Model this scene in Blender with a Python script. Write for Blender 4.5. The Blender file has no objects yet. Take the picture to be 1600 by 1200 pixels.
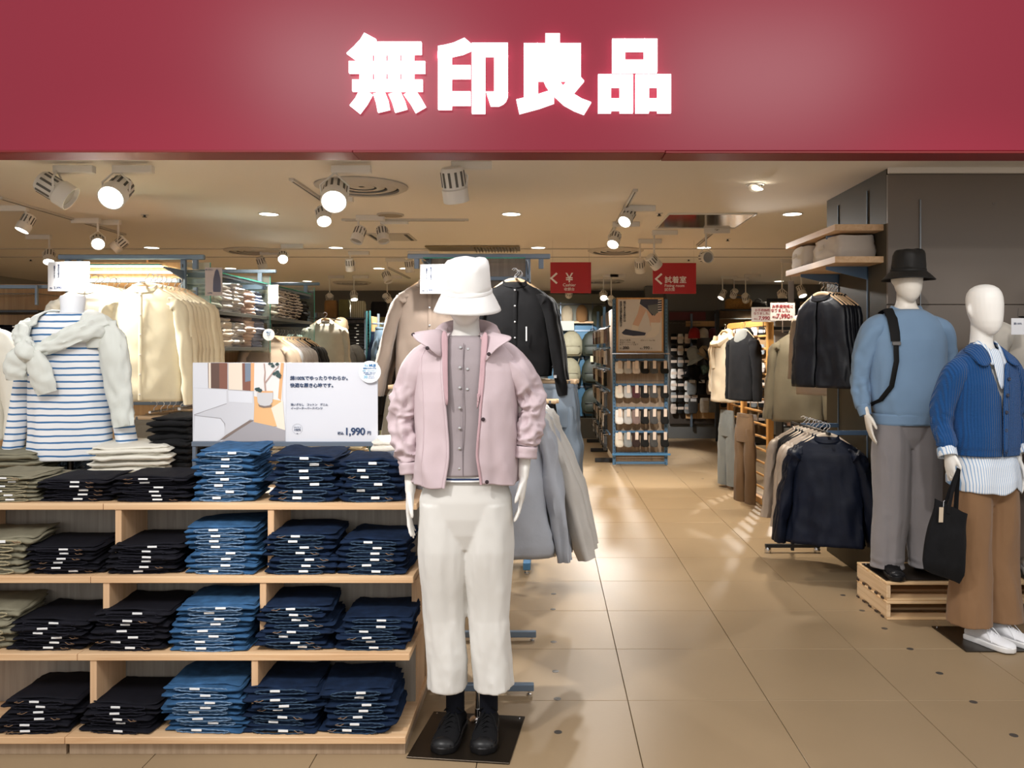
import bpy, bmesh, math, random
from math import sin, cos, pi, radians as R
from mathutils import Vector, Matrix, noise

random.seed(7)
scn = bpy.context.scene
COL = scn.collection

# ------------------------------------------------------------------ camera
F, VX, VY, H = 1280.0, 856.0, 547.0, 1.49       # focal in px (1600 wide), vanishing point, eye height
cam_d = bpy.data.cameras.new('camera')
cam = bpy.data.objects.new('camera', cam_d); COL.objects.link(cam)
cam.location = (0, 0, H); cam.rotation_euler = (pi/2, 0, 0)
cam_d.sensor_width = 36; cam_d.sensor_fit = 'HORIZONTAL'
cam_d.lens = 36*F/1600
cam_d.shift_x = -(VX-800)/1600
cam_d.shift_y = -(600-VY)/1600
cam_d.clip_start = .05
scn.camera = cam

# ------------------------------------------------------------------ light of the place
world = bpy.data.worlds.new('mall_hall'); scn.world = world; world.use_nodes = True
bg = world.node_tree.nodes['Background']
bg.inputs[0].default_value = (1.0, .975, .95, 1); bg.inputs[1].default_value = .62

def lamp(kind, name, loc, energy, color=(1, 1, 1), target=None, **kw):
    d = bpy.data.lights.new(name, kind); d.energy = energy; d.color = color
    for k, v in kw.items(): setattr(d, k, v)
    o = bpy.data.objects.new(name, d); COL.objects.link(o); o.location = loc
    if target is not None:
        o.rotation_euler = (Vector(target)-Vector(loc)).to_track_quat('-Z', 'Y').to_euler()
    return o
WARM = (1, .89, .73); NEUT = (1, .965, .92)
# ceiling lights of the mall hall in front of the shop
lamp('AREA', 'hall_light', (-1.6, .6, 3.9), 34, (1, .97, .95), (-.9, 3.2, .6), shape='RECTANGLE', size=1.6, size_y=.6)
lamp('AREA', 'hall_light', (1.9, .6, 3.9), 26, (1, .97, .95), (1.6, 4.2, .6), shape='RECTANGLE', size=1.6, size_y=.6)
lamp('SPOT', 'hall_spot', (-1.9, 1.0, 3.3), 165, (1, .96, .92), (-.35, 3.2, .9), spot_size=R(46), spot_blend=.7, shadow_soft_size=.06)
lamp('SPOT', 'hall_spot', (.9, .9, 3.3), 115, (1, .95, .90), (2.3, 4.4, 1.1), spot_size=R(40), spot_blend=.7, shadow_soft_size=.06)
lamp('SPOT', 'hall_spot', (-1.2, .5, 3.3), 95, (1, .97, .94), (-1.8, 3.7, 1.2), spot_size=R(50), spot_blend=.7, shadow_soft_size=.08)
scn.view_settings.view_transform = 'Standard'; scn.view_settings.look = 'None'
scn.view_settings.exposure = 0.5; scn.view_settings.gamma = 1
scn.view_settings.use_curve_mapping = False
scn.cycles.max_bounces = 6; scn.cycles.diffuse_bounces = 4
scn.cycles.glossy_bounces = 3; scn.cycles.transmission_bounces = 4; scn.cycles.transparent_max_bounces = 12
scn.cycles.sample_clamp_indirect = 4
scn.cycles.caustics_reflective = False; scn.cycles.caustics_refractive = False

def P(px, py, Y): return Vector(((px-VX)*Y/F, Y, H+(VY-py)*Y/F))

# ------------------------------------------------------------------ materials
_M = {}
def nodes_of(name):
    m = bpy.data.materials.new(name); m.use_nodes = True
    nt = m.node_tree; return m, nt, nt.nodes['Principled BSDF']
def mat(name, col, rough=.6, metal=0, bump=0, scale=200, spec=.5, sheen=0, mottle=0, mscale=8, emit=0, alpha=1):
    key = name
    if key in _M: return _M[key]
    m, nt, b = nodes_of(name); _M[key] = m
    N, L = nt.nodes.new, nt.links.new
    b.inputs['Base Color'].default_value = (*col, 1); b.inputs['Roughness'].default_value = rough
    b.inputs['Metallic'].default_value = metal; b.inputs['Specular IOR Level'].default_value = spec
    if sheen: b.inputs['Sheen Weight'].default_value = sheen
    if emit:
        b.inputs['Emission Color'].default_value = (*col, 1); b.inputs['Emission Strength'].default_value = emit
    if bump or mottle:
        tc = N('ShaderNodeTexCoord')
    if mottle:
        n = N('ShaderNodeTexNoise'); n.inputs['Scale'].default_value = mscale; n.inputs['Detail'].default_value = 5
        L(tc.outputs['Object'], n.inputs['Vector'])
        r = N('ShaderNodeMapRange'); r.inputs[1].default_value = .3; r.inputs[2].default_value = .7
        r.inputs[3].default_value = 1-mottle; r.inputs[4].default_value = 1+mottle
        L(n.outputs[0], r.inputs[0])
        mx = N('ShaderNodeVectorMath'); mx.operation = 'SCALE'; mx.inputs[0].default_value = col
        L(r.outputs[0], mx.inputs['Scale']); L(mx.outputs[0], b.inputs['Base Color'])
    if bump:
        n = N('ShaderNodeTexNoise'); n.inputs['Scale'].default_value = scale; n.inputs['Detail'].default_value = 3
        L(tc.outputs['Object'], n.inputs['Vector'])
        bp = N('ShaderNodeBump'); bp.inputs['Strength'].default_value = bump; bp.inputs['Distance'].default_value = .002
        L(n.outputs[0], bp.inputs['Height']); L(bp.outputs[0], b.inputs['Normal'])
    return m
def cloth(name, col, mottle=.12, mscale=14, bump=.35, scale=500, rough=.88, sheen=.15):
    if max(col) < .06: sheen = .02
    return mat(name, col, rough, 0, bump, scale, .25 if max(col) > .06 else .15, sheen, mottle, mscale)
def wood(name, c1, c2, axis='X', rough=.45, sc=1.0):
    if name in _M: return _M[name]
    m, nt, b = nodes_of(name); _M[name] = m
    N, L = nt.nodes.new, nt.links.new
    tc = N('ShaderNodeTexCoord'); mp = N('ShaderNodeMapping')
    s = {'X': (1.2, 26, 26), 'Y': (26, 1.2, 26), 'Z': (26, 26, 1.2)}[axis]
    mp.inputs['Scale'].default_value = [v*sc for v in s]
    L(tc.outputs['Object'], mp.inputs[0])
    n = N('ShaderNodeTexNoise'); n.inputs['Scale'].default_value = 1.6; n.inputs['Detail'].default_value = 6
    n.inputs['Distortion'].default_value = .6
    L(mp.outputs[0], n.inputs['Vector'])
    cr = N('ShaderNodeValToRGB'); cr.color_ramp.elements[0].position = .3; cr.color_ramp.elements[1].position = .7
    cr.color_ramp.elements[0].color = (*c1, 1); cr.color_ramp.elements[1].color = (*c2, 1)
    L(n.outputs[0], cr.inputs[0]); L(cr.outputs[0], b.inputs['Base Color'])
    b.inputs['Roughness'].default_value = rough; b.inputs['Specular IOR Level'].default_value = .35
    return m
def striped(name, base, line, period, duty=.28, axis='Z', wob=.004, soft=.0, bump=.3):
    """cloth woven with stripes of its own, along one object axis"""
    if name in _M: return _M[name]
    m, nt, b = nodes_of(name); _M[name] = m
    N, L = nt.nodes.new, nt.links.new
    tc = N('ShaderNodeTexCoord'); sp = N('ShaderNodeSeparateXYZ'); L(tc.outputs['Object'], sp.inputs[0])
    n = N('ShaderNodeTexNoise'); n.inputs['Scale'].default_value = 9; L(tc.outputs['Object'], n.inputs['Vector'])
    ma = N('ShaderNodeMath'); ma.operation = 'MULTIPLY_ADD'; ma.inputs[1].default_value = wob
    L(n.outputs[0], ma.inputs[0]); L(sp.outputs[axis], ma.inputs[2])
    dv = N('ShaderNodeMath'); dv.operation = 'DIVIDE'; dv.inputs[1].default_value = period; L(ma.outputs[0], dv.inputs[0])
    fr = N('ShaderNodeMath'); fr.operation = 'FRACT'; L(dv.outputs[0], fr.inputs[0])
    lt = N('ShaderNodeMath'); lt.operation = 'LESS_THAN'; lt.inputs[1].default_value = duty; L(fr.outputs[0], lt.inputs[0])
    mx = N('ShaderNodeMix'); mx.data_type = 'RGBA'
    mx.inputs[6].default_value = (*base, 1); mx.inputs[7].default_value = (*line, 1)
    L(lt.outputs[0], mx.inputs[0]); L(mx.outputs[2], b.inputs['Base Color'])
    b.inputs['Roughness'].default_value = .9; b.inputs['Specular IOR Level'].default_value = .2
    return m
def knit(name, col, period=.012, axis='X', dark=.45):
    m, nt, b = nodes_of(name); N, L = nt.nodes.new, nt.links.new
    tc = N('ShaderNodeTexCoord'); sp = N('ShaderNodeSeparateXYZ'); L(tc.outputs['Object'], sp.inputs[0])
    def wave(o, per):
        a = N('ShaderNodeMath'); a.operation = 'MULTIPLY'; a.inputs[1].default_value = 2*pi/per; L(o, a.inputs[0])
        s = N('ShaderNodeMath'); s.operation = 'SINE'; L(a.outputs[0], s.inputs[0]); return s.outputs[0]
    w1 = wave(sp.outputs[axis], period); w2 = wave(sp.outputs['Z'], period*.55)
    ad = N('ShaderNodeMath'); ad.operation = 'MULTIPLY_ADD'; ad.inputs[1].default_value = .35; L(w2, ad.inputs[0]); L(w1, ad.inputs[2])
    bp = N('ShaderNodeBump'); bp.inputs['Strength'].default_value = .9; bp.inputs['Distance'].default_value = .0025
    L(ad.outputs[0], bp.inputs['Height']); L(bp.outputs[0], b.inputs['Normal'])
    b.inputs['Base Color'].default_value = (*col, 1); b.inputs['Roughness'].default_value = .9; b.inputs['Sheen Weight'].default_value = .15
    b.inputs['Specular IOR Level'].default_value = .2; return m
def glassy(name, col=(.8, .95, .92), alpha=.16, rough=.03):
    if name in _M: return _M[name]
    m = bpy.data.materials.new(name); m.use_nodes = True; _M[name] = m
    nt = m.node_tree; nt.nodes.clear(); N, L = nt.nodes.new, nt.links.new
    o = N('ShaderNodeOutputMaterial'); t = N('ShaderNodeBsdfTransparent'); t.inputs[0].default_value = (*[1-(1-c)*.35 for c in col], 1)
    g = N('ShaderNodeBsdfGlossy'); g.inputs['Roughness'].default_value = rough; g.inputs[0].default_value = (1, 1, 1, 1)
    d = N('ShaderNodeBsdfDiffuse'); d.inputs[0].default_value = (*col, 1)
    lw = N('ShaderNodeFresnel'); lw.inputs[0].default_value = 1.5
    m1 = N('ShaderNodeMixShader'); m1.inputs[0].default_value = alpha*.5; L(t.outputs[0], m1.inputs[1]); L(d.outputs[0], m1.inputs[2])
    m2 = N('ShaderNodeMixShader'); L(lw.outputs[0], m2.inputs[0]); L(m1.outputs[0], m2.inputs[1]); L(g.outputs[0], m2.inputs[2])
    L(m2.outputs[0], o.inputs[0]); return m

EMIT = lambda n, c, s: mat(n, c, .5, emit=s)
WHITE = mat('white_enamel', (.72, .70, .66), .35)
OFFWHITE = mat('mannequin_white', (.83, .81, .77), .42, spec=.4)
CREAMSKIN = mat('mannequin_cream', (.78, .73, .65), .4, spec=.4)
STEEL = mat('chrome', (.75, .75, .76), .18, 1)
BLUESTEEL = mat('blue_grey_steel', (.17, .23, .31), .38, .35)
BLUEPAINT = mat('bright_blue_steel', (.07, .22, .42), .4, .2)
DARKSTEEL = mat('dark_steel', (.035, .037, .04), .4, .5)
BRONZE = mat('bronze_plate', (.045, .034, .024), .3, .75)
BEECH = wood('beech', (.63, .39, .21), (.76, .53, .32), 'X')
BEECHZ = wood('beech_upright', (.60, .38, .21), (.74, .50, .31), 'Z')
BEECHY = wood('beech_deep', (.63, .39, .21), (.76, .53, .32), 'Y')
GREYWOOD = wood('grey_veneer', (.27, .245, .21), (.40, .365, .32), 'Z')
OAK = wood('oak_panel', (.48, .28, .13), (.62, .40, .20), 'Z')
OAKORANGE = wood('orange_oak', (.56, .27, .07), (.70, .38, .12), 'Z')
HANGERWOOD = wood('hanger_wood', (.62, .42, .24), (.74, .54, .34), 'X', .4)
PALEWOOD = wood('pale_hanger_wood', (.70, .56, .42), (.82, .70, .56), 'X', .4)
PINE = wood('pine', (.66, .42, .21), (.80, .58, .34), 'X', .6)
INK = mat('navy_ink', (.02, .05, .13), .6)
BLACKINK = mat('black_ink', (.02, .02, .02), .6)
REDINK = mat('dark_red_ink', (.22, .01, .02), .6)
PAPER = mat('white_card', (.82, .83, .86), .5)
GLASS = glassy('clear_glass')
GLASSEDGE = mat('glass_edge', (.05, .35, .27), .2)

# ------------------------------------------------------------------ objects
def tag(o, label=None, cat=None, group=None, kind=None):
    if label: o['label'] = label
    if cat: o['category'] = cat
    if group: o['group'] = group
    if kind: o['kind'] = kind
    return o
def thing(name, label, cat, loc=(0, 0, 0), rz=0, group=None):
    o = bpy.data.objects.new(name, None); COL.objects.link(o); o.empty_display_size = .05
    o.location = loc; o.rotation_euler = (0, 0, rz); return tag(o, label, cat, group)
def link(name, me, parent=None, loc=None, rot=None):
    o = bpy.data.objects.new(name, me); COL.objects.link(o)
    if parent is not None: o.parent = parent
    if loc is not None: o.location = loc
    if rot is not None: o.rotation_euler = rot
    return o
def clone(o, loc=None, rz=None, label=None, group=None, parent=None, cat=None):
    kids = list(o.children)
    c = o.copy(); COL.objects.link(c); c.parent = parent
    if loc is not None: c.location = loc
    if rz is not None: c.rotation_euler = (c.rotation_euler[0], c.rotation_euler[1], rz)
    if label: c['label'] = label
    if group: c['group'] = group
    if cat: c['category'] = cat
    for k in kids: clone(k, parent=c)
    return c
class Proto:
    """first use hands out the original, later uses hand out copies"""
    def __init__(s, make): s.make, s.o, s.used = make, None, False
    def __call__(s, loc, rz=0, label=None, group=None, cat=None):
        if s.o is None: s.o = s.make()
        if not s.used:
            s.used = True; o = s.o; o.location = loc; o.rotation_euler = (o.rotation_euler[0], o.rotation_euler[1], rz)
            tag(o, label, cat, group); return o
        return clone(s.o, loc, rz, label, group, cat=cat)

class MB:
    def __init__(s): s.v, s.f, s.m = [], [], []
    def add(s, vs, fs, mi=0, M=None):
        b = len(s.v)
        for p in vs:
            p = Vector(p); s.v.append(tuple(M @ p if M else p))
        for f in fs: s.f.append([i+b for i in f]); s.m.append(mi)
        return s
    def box(s, c, sz, mi=0, M=None, b=0):
        x, y, z = [v/2 for v in sz]; cx, cy, cz = c
        b = min(b, x*.45, y*.45, z*.45)
        if b <= 0:
            vs = [(cx+i*x, cy+j*y, cz+k*z) for k in (-1, 1) for j in (-1, 1) for i in (-1, 1)]
            return s.add(vs, [(0, 2, 3, 1), (4, 5, 7, 6), (0, 1, 5, 4), (2, 6, 7, 3), (0, 4, 6, 2), (1, 3, 7, 5)], mi, M)
        vs = []; idx = {}
        for k in (-1, 1):
            for j in (-1, 1):
                for i in (-1, 1):
                    for a in range(3):
                        d = [x-b, y-b, z-b]; d[a] += b
                        idx[(i, j, k, a)] = len(vs); vs.append((cx+i*d[0], cy+j*d[1], cz+k*d[2]))
        fs = []
        for i in (-1, 1):
            q = [(i, -1, -1, 0), (i, 1, -1, 0), (i, 1, 1, 0), (i, -1, 1, 0)]; fs.append([idx[t] for t in (q if i > 0 else q[::-1])])
            q = [(-1, i, -1, 1), (1, i, -1, 1), (1, i, 1, 1), (-1, i, 1, 1)]; fs.append([idx[t] for t in (q if i < 0 else q[::-1])])
            q = [(-1, -1, i, 2), (1, -1, i, 2), (1, 1, i, 2), (-1, 1, i, 2)]; fs.append([idx[t] for t in (q if i > 0 else q[::-1])])
        for i in (-1, 1):
            for j in (-1, 1):
                q = [(i, j, -1, 0), (i, j, -1, 1), (i, j, 1, 1), (i, j, 1, 0)]; fs.append([idx[t] for t in (q if i*j > 0 else q[::-1])])
                q = [(i, -1, j, 0), (i, 1, j, 0), (i, 1, j, 2), (i, -1, j, 2)]; fs.append([idx[t] for t in (q if i*j > 0 else q[::-1])])
                q = [(-1, i, j, 1), (-1, i, j, 2), (1, i, j, 2), (1, i, j, 1)]; fs.append([idx[t] for t in (q if i*j > 0 else q[::-1])])
                for k in (-1, 1):
                    q = [(i, j, k, 0), (i, j, k, 1), (i, j, k, 2)]; fs.append([idx[t] for t in (q if i*j*k > 0 else q[::-1])])
        return s.add(vs, fs, mi, M)
    def rings(s, rs, cyc=True, caps=(True, True), mi=0, M=None):
        n = len(rs[0]); vs = [p for r in rs for p in r]; fs = []
        m = n if cyc else n-1
        for a in range(len(rs)-1):
            for i in range(m):
                j = (i+1) % n; fs.append((a*n+i, a*n+j, (a+1)*n+j, (a+1)*n+i))
        if cyc and caps[0]: fs.append(tuple(range(n))[::-1])
        if cyc and caps[1]: fs.append(tuple((len(rs)-1)*n+i for i in range(n)))
        return s.add(vs, fs, mi, M)
    def tube(s, pts, r, n=10, caps=(True, True), mi=0, M=None, flat=None):
        pts = [Vector(p) for p in pts]; rs = []
        if not hasattr(r, '__len__'): r = [r]*len(pts)
        up = None
        for i, p in enumerate(pts):
            t = (pts[min(i+1, len(pts)-1)]-pts[max(i-1, 0)]).normalized()
            if up is None:
                a = Vector((0, 0, 1)) if abs(t.z) < .8 else Vector((0, 1, 0)); u = t.cross(a).normalized()
            else: u = (up-t*up.dot(t)).normalized()
            up = u; w = t.cross(u)
            ra, rb = r[i] if hasattr(r[i], '__len__') else (r[i], r[i])
            rs.append([p+u*ra*cos(2*pi*k/n)+w*rb*sin(2*pi*k/n) for k in range(n)])
        return s.rings(rs, True, caps, mi, M)
    def lathe(s, prof, n=20, c=(0, 0, 0), mi=0, caps=(True, True), M=None, sx=1, sy=1):
        return s.rings([[(c[0]+r*sx*cos(2*pi*k/n), c[1]+r*sy*sin(2*pi*k/n), c[2]+z) for k in range(n)] for r, z in prof], True, caps, mi, M)
    def poly(s, pts, y0, y1, mi=0):
        """flat outline of (x, z) extruded in y"""
        n = len(pts); vs = [(x, y0, z) for x, z in pts]+[(x, y1, z) for x, z in pts]
        fs = [tuple(range(n)), tuple(range(n, 2*n))[::-1]]+[(i, (i+1) % n, n+(i+1) % n, n+i) for i in range(n)]
        return s.add(vs, fs, mi)
    def mesh(s, name, mats, smooth=True, ang=40):
        me = bpy.data.meshes.new(name); me.from_pydata(s.v, [], s.f)
        if not isinstance(mats, (list, tuple)): mats = [mats]
        for m in mats: me.materials.append(m)
        me.polygons.foreach_set('material_index', s.m)
        bm = bmesh.new(); bm.from_mesh(me); bmesh.ops.recalc_face_normals(bm, faces=bm.faces); bm.to_mesh(me); bm.free()
        if smooth:
            me.polygons.foreach_set('use_smooth', [True]*len(me.polygons)); me.set_sharp_from_angle(angle=R(ang))
        me.update(); return me
    def obj(s, name, mats, parent=None, loc=None, rot=None, smooth=True, ang=40):
        return link(name, s.mesh(name, mats, smooth, ang), parent, loc, rot)
def RZ(a): return Matrix.Rotation(a, 4, 'Z')
def T(x, y=0, z=0): return Matrix.Translation((x, y, z) if not hasattr(x, '__len__') else x)
def bx(name, c, sz, m, parent=None, b=.002, smooth=False): return MB().box(c, sz, b=b).obj(name, m, parent, smooth=smooth)

def text(s, size, loc, m, parent=None, rz=0, align='CENTER', bold=0, rx=pi/2, name='lettering', spacing=1.0, line=1.0, ry=0, sx=1):
    cu = bpy.data.curves.new(name, 'FONT'); cu.body = s; cu.size = size; cu.align_x = align
    cu.extrude = .0006; cu.offset = bold; cu.space_character = spacing; cu.space_line = line
    cu.resolution_u = 3
    cu.materials.append(m); tmp = bpy.data.objects.new('t', cu); COL.objects.link(tmp)
    dg = bpy.context.evaluated_depsgraph_get(); me = bpy.data.meshes.new_from_object(tmp.evaluated_get(dg)); me.name = name
    bpy.data.objects.remove(tmp); bpy.data.curves.remove(cu)
    o = link(name, me, parent, loc, (rx, ry, rz)); o.scale = (sx, 1, 1); return o

# ------------------------------------------------------------------ cloth and body surfaces
def interp(tab, t):
    if t <= tab[0][0]: return tab[0][1:]
    for a, b in zip(tab, tab[1:]):
        if t <= b[0]:
            u = (t-a[0])/(b[0]-a[0]); u = u*u*(3-2*u)*.5+u*.5
            return tuple(x+(y-x)*u for x, y in zip(a[1:], b[1:]))
    return tab[-1][1:]
def sgnpow(v, e): return math.copysign(abs(v)**e, v)
def nz(x, y, z): return noise.noise(Vector((x, y, z)))
def shell(tab, n=56, m=56, gap=None, folds=(), seed=0, hem=0):
    """tab rows: z, half width, half depth, y centre [, exponent]; z falls. gap(z) = half width of a front opening"""
    z0, z1 = tab[0][0], tab[-1][0]; tt = [((r[0]-z0)/(z1-z0),)+tuple(r) + ((2.3,) if len(r) < 5 else ()) for r in tab]
    rs = []
    for a in range(m+1):
        t = a/m; z, w, d, cy, ex = interp(tt, t); e = 2/ex
        g = gap(z) if gap else 0; th0 = math.asin(min(.98, g/w)) if gap else 0
        ring = []
        for i in range(n if not gap else n+1):
            th = th0+(2*pi-2*th0)*i/n
            x, y = w*sgnpow(sin(th), e), cy-d*sgnpow(cos(th), e)
            k = Vector((sin(th), -cos(th)))
            dd = 0
            for (fx, fz, amp, pw) in folds:
                nv = nz(k.x*fx+seed, k.y*fx*.8-seed, z*fz+seed*1.7); nv = nv if amp > 0 else -(.45-1.8*abs(nv)); dd += amp*(t**pw if pw >= 0 else (1-t)**(-pw))*nv
            zz = z+(hem*nz(th*1.3+seed, 3, seed)*t)
            ring.append((x+k.x*dd, y+k.y*dd, zz))
        rs.append(ring)
    return rs
def catmull(pts, m):
    P_ = [Vector(p) for p in pts]; P_ = [2*P_[0]-P_[1]]+P_+[2*P_[-1]-P_[-2]]; out = []
    for k in range(m+1):
        s = k/m*(len(pts)-1); i = min(int(s), len(pts)-2); u = s-i; a, b, c, d = P_[i:i+4]
        out.append(.5*((2*b)+(c-a)*u+(2*a-5*b+4*c-d)*u*u+(3*b-a-3*c+d)*u**3))
    return out
def limb(pts, rad, n=26, m=40, wr=(), seed=0, ref=(0, -1, 0)):
    """tapered tube along pts; rad = [(t, ra, rb)]; wr = [(angular freq, along freq, amp, t0, t1)]"""
    C = catmull(pts, m); rs = []; up = Vector(ref)
    for i, p in enumerate(C):
        t = (C[min(i+1, m)]-C[max(i-1, 0)]).normalized(); u = (up-t*up.dot(t)).normalized(); up = u; w = t.cross(u); k = i/m
        ra, rb = interp(rad, k); ring = []
        for j in range(n):
            a = 2*pi*j/n; dd = 0
            for (fa, fl, amp, t0, t1) in wr:
                e = max(0, min(1, (k-t0)/.08+.0))*max(0, min(1, (t1-k)/.06+.3)) if t1 > t0 else 1
                nv = nz(cos(a)*fa+seed, sin(a)*fa, k*fl+seed); dd += amp*e*nv if amp > 0 else -amp*e*(.55-2.0*abs(nv))
            ring.append(p+u*(ra+dd)*cos(a)+w*(rb+dd)*sin(a))
        rs.append(ring)
    return rs
def modif(o, kind, **kw):
    m = o.modifiers.new(kind.lower(), kind)
    for k, v in kw.items(): setattr(m, k, v)
    return m
def solid(o, t=.003, off=-1): modif(o, 'SOLIDIFY', thickness=t, offset=off); return o
ORD = ['first', 'second', 'third', 'fourth', 'fifth', 'sixth', 'seventh', 'eighth', 'ninth', 'tenth', 'eleventh', 'twelfth', 'thirteenth', 'fourteenth', 'fifteenth', 'sixteenth', 'seventeenth', 'eighteenth', 'nineteenth', 'twentieth']
def pos_words(i, n, a='top', b='bottom'):
    if i == 0: return a+'most'
    if i == n-1: return b+'most'
    return ORD[i]
# ================================================================== THE SETTING
ZC = 2.6; YB = 14.9
XL, XR = -8.2, 7.2
floor = bx('floor', ((XL+XR)/2, 6.2, -.03), (XR-XL+2, 18.2, .04), mat('floor_screed', (.30, .24, .165), .5), b=0); tag(floor, kind='structure')
# tile pitch .6 m; joints at X = .34 + .596k, Y = 4.084 + .6k
tile_m = mat('floor_tile', (.315, .226, .134), .42, bump=.12, scale=60, mottle=.045, mscale=1.3, spec=.32)
TW, TD = .596, .6
tme = MB().box((0, 0, 0), (TW-.003, TD-.003, .012), b=.0012).mesh('tile', tile_m, False)
for j in range(-4, 12):
    for i in range(-7, 6):
        if len(floor.children) < 300:
            link('tile', tme, floor, (.34+TW*(i+.5), 4.084+TD*(j+.5), -.006))
# beyond the single tiles and at the sides: one sheet with the same joints in its material
def joint_floor():
    m, nt, b = nodes_of('far_floor_tiles'); N, L = nt.nodes.new, nt.links.new
    tc = N('ShaderNodeTexCoord'); mp = N('ShaderNodeMapping'); mp.inputs['Location'].default_value = (-.34, -4.084, 0)
    br = N('ShaderNodeTexBrick'); br.offset = 0; br.inputs['Brick Width'].default_value = TW; br.inputs['Row Height'].default_value = TD
    br.inputs['Scale'].default_value = 1; br.inputs['Mortar Size'].default_value = .003
    br.inputs['Color1'].default_value = br.inputs['Color2'].default_value = (.315, .226, .134, 1); br.inputs['Mortar'].default_value = (.2, .15, .1, 1)
    L(tc.outputs['Object'], mp.inputs[0]); L(mp.outputs[0], br.inputs['Vector']); L(br.outputs[0], b.inputs['Base Color'])
    b.inputs['Roughness'].default_value = .42; b.inputs['Specular IOR Level'].default_value = .32; return m
JF = joint_floor(); y_t = 4.084+TD*12; x0t, x1t = .34-TW*7, .34+TW*6
mb = MB()
for (a, b_, c, d) in ((XL-1, XR+1, y_t, 15.3), (XL-1, x0t, -2.9, y_t), (x1t, XR+1, -2.9, y_t), (x0t, x1t, -2.9, 4.084-TD*4)):
    mb.box(((a+b_)/2, (c+d)/2, -.005), (b_-a, d-c, .01))
mb.obj('floor_sheet', JF, floor, smooth=False)
stud = MB().lathe([(.016, 0), (.016, .0012), (.013, .0016)], 14).mesh('floor_stud', mat('stud_metal', (.12, .11, .10), .45, .6))
for (px, py) in ((865, 928), (864, 952), (865, 1003), (868, 1049), (871, 1092), (872, 1144), (1317, 930), (1347, 954), (1382, 982), (1422, 1014), (1468, 1052), (1521, 1097), (1584, 1149), (965, 738), (1098, 748), (938, 735)):
    Y = F*H/(py-VY); link('floor_stud', stud, floor, ((px-VX)*Y/F, Y, 0))

ceil_m = mat('ceiling_paint', (.78, .74, .68), .9)
ceiling = MB().box(((XL+XR)/2, (4.06+15.3)/2, ZC+.05), (XR-XL+1, 11.24, .1)).obj('ceiling', ceil_m, smooth=False); tag(ceiling, kind='structure')
# shallow ceiling joint strips that cross the shop
for y in (8.95, 9.75):
    bx('trim_strip', (-1, y, ZC-.004), (13, .03, .012), mat('strip_paint', (.5, .47, .43), .8), ceiling)
wall_paint = mat('charcoal_wall', (.105, .105, .10), .7, bump=.1)
w = bx('wall_back', ((XL+XR)/2, YB+.45, 1.3), (XR-XL+1, .1, 2.7), wall_paint, b=0); tag(w, kind='structure')
w = bx('wall_left', (XL-.05, 9.6, 1.3), (.1, 11.2, 2.7), mat('side_wall', (.3, .29, .27), .8), b=0); tag(w, kind='structure')
w = bx('wall_right', (XR+.05, 9.9, 1.3), (.1, 10.6, 2.7), mat('side_wall', (.3, .29, .27), .8), b=0); tag(w, kind='structure')
# grey box of the fitting rooms in the back right
w = bx('wall_fitting', (3.3, 13.9, 1.33), (2.6, .12, 2.54), mat('fitting_grey', (.145, .145, .135), .45, .2), b=.003); tag(w, kind='structure')
w = bx('trim_fitting', (2.05, 13.86, .17), (3.3, .1, .34), mat('grey_plinth', (.12, .125, .125), .5), b=.003); tag(w, kind='structure')
w = bx('wall_header', (2.55, 14.2, 2.28), (1.75, .2, .62), mat('header_grey', (.16, .165, .15), .35, .4), b=.003); tag(w, kind='structure')
# column clad in brown-grey panels
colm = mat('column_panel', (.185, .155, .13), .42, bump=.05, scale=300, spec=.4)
CX, CY = 2.07, 4.985
col = thing('wall_column', None, None, (0, 0, 0)); tag(col, kind='structure')
bx('core', (CX+2.2, CY+.56, 1.3), (4.36, 1.06, 2.6), mat('column_core', (.05, .045, .04), .7), col, b=0)
for (x0, x1) in ((CX, CX+2.39), (CX+2.394, CX+4.4)):
    for (z0, z1) in ((0.0, 1.765), (1.769, 2.56)):
        bx('panel', ((x0+x1)/2, CY+.012, (z0+z1)/2), (x1-x0, .022, z1-z0), colm, col, b=.0015)
for (z0, z1) in ((0, 2.598),):
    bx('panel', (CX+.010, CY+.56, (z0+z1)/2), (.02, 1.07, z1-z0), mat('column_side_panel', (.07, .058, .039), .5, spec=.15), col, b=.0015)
bx('trim_ceiling', (CX+2.2, CY-.006, 2.582), (4.4, .03, .036), ceil_m, col)
# slot track let into the front panel and on the side
bx('slot_track', P(1438, 381, CY-.004)+Vector((0, .001, 0)), (.009, .012, .54), mat('slot_metal', (.3, .32, .34), .4, .8), col)
bx('slot_track', P(1438, 520, CY-.004), (.006, .008, .5), mat('slot_metal', (.3, .32, .34), .4, .8), col)
for Y in (5.3, 5.83):
    bx('slot_track', (CX-.004, Y, 1.52), (.008, .012, 2.0), BLUESTEEL, col)
mb = MB().lathe([(.005, 0), (.005, .004)], 10, M=T(P(1552, 318, CY))@Matrix.Rotation(pi/2, 4, 'X')); mb.obj('screw', STEEL, col)

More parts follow.
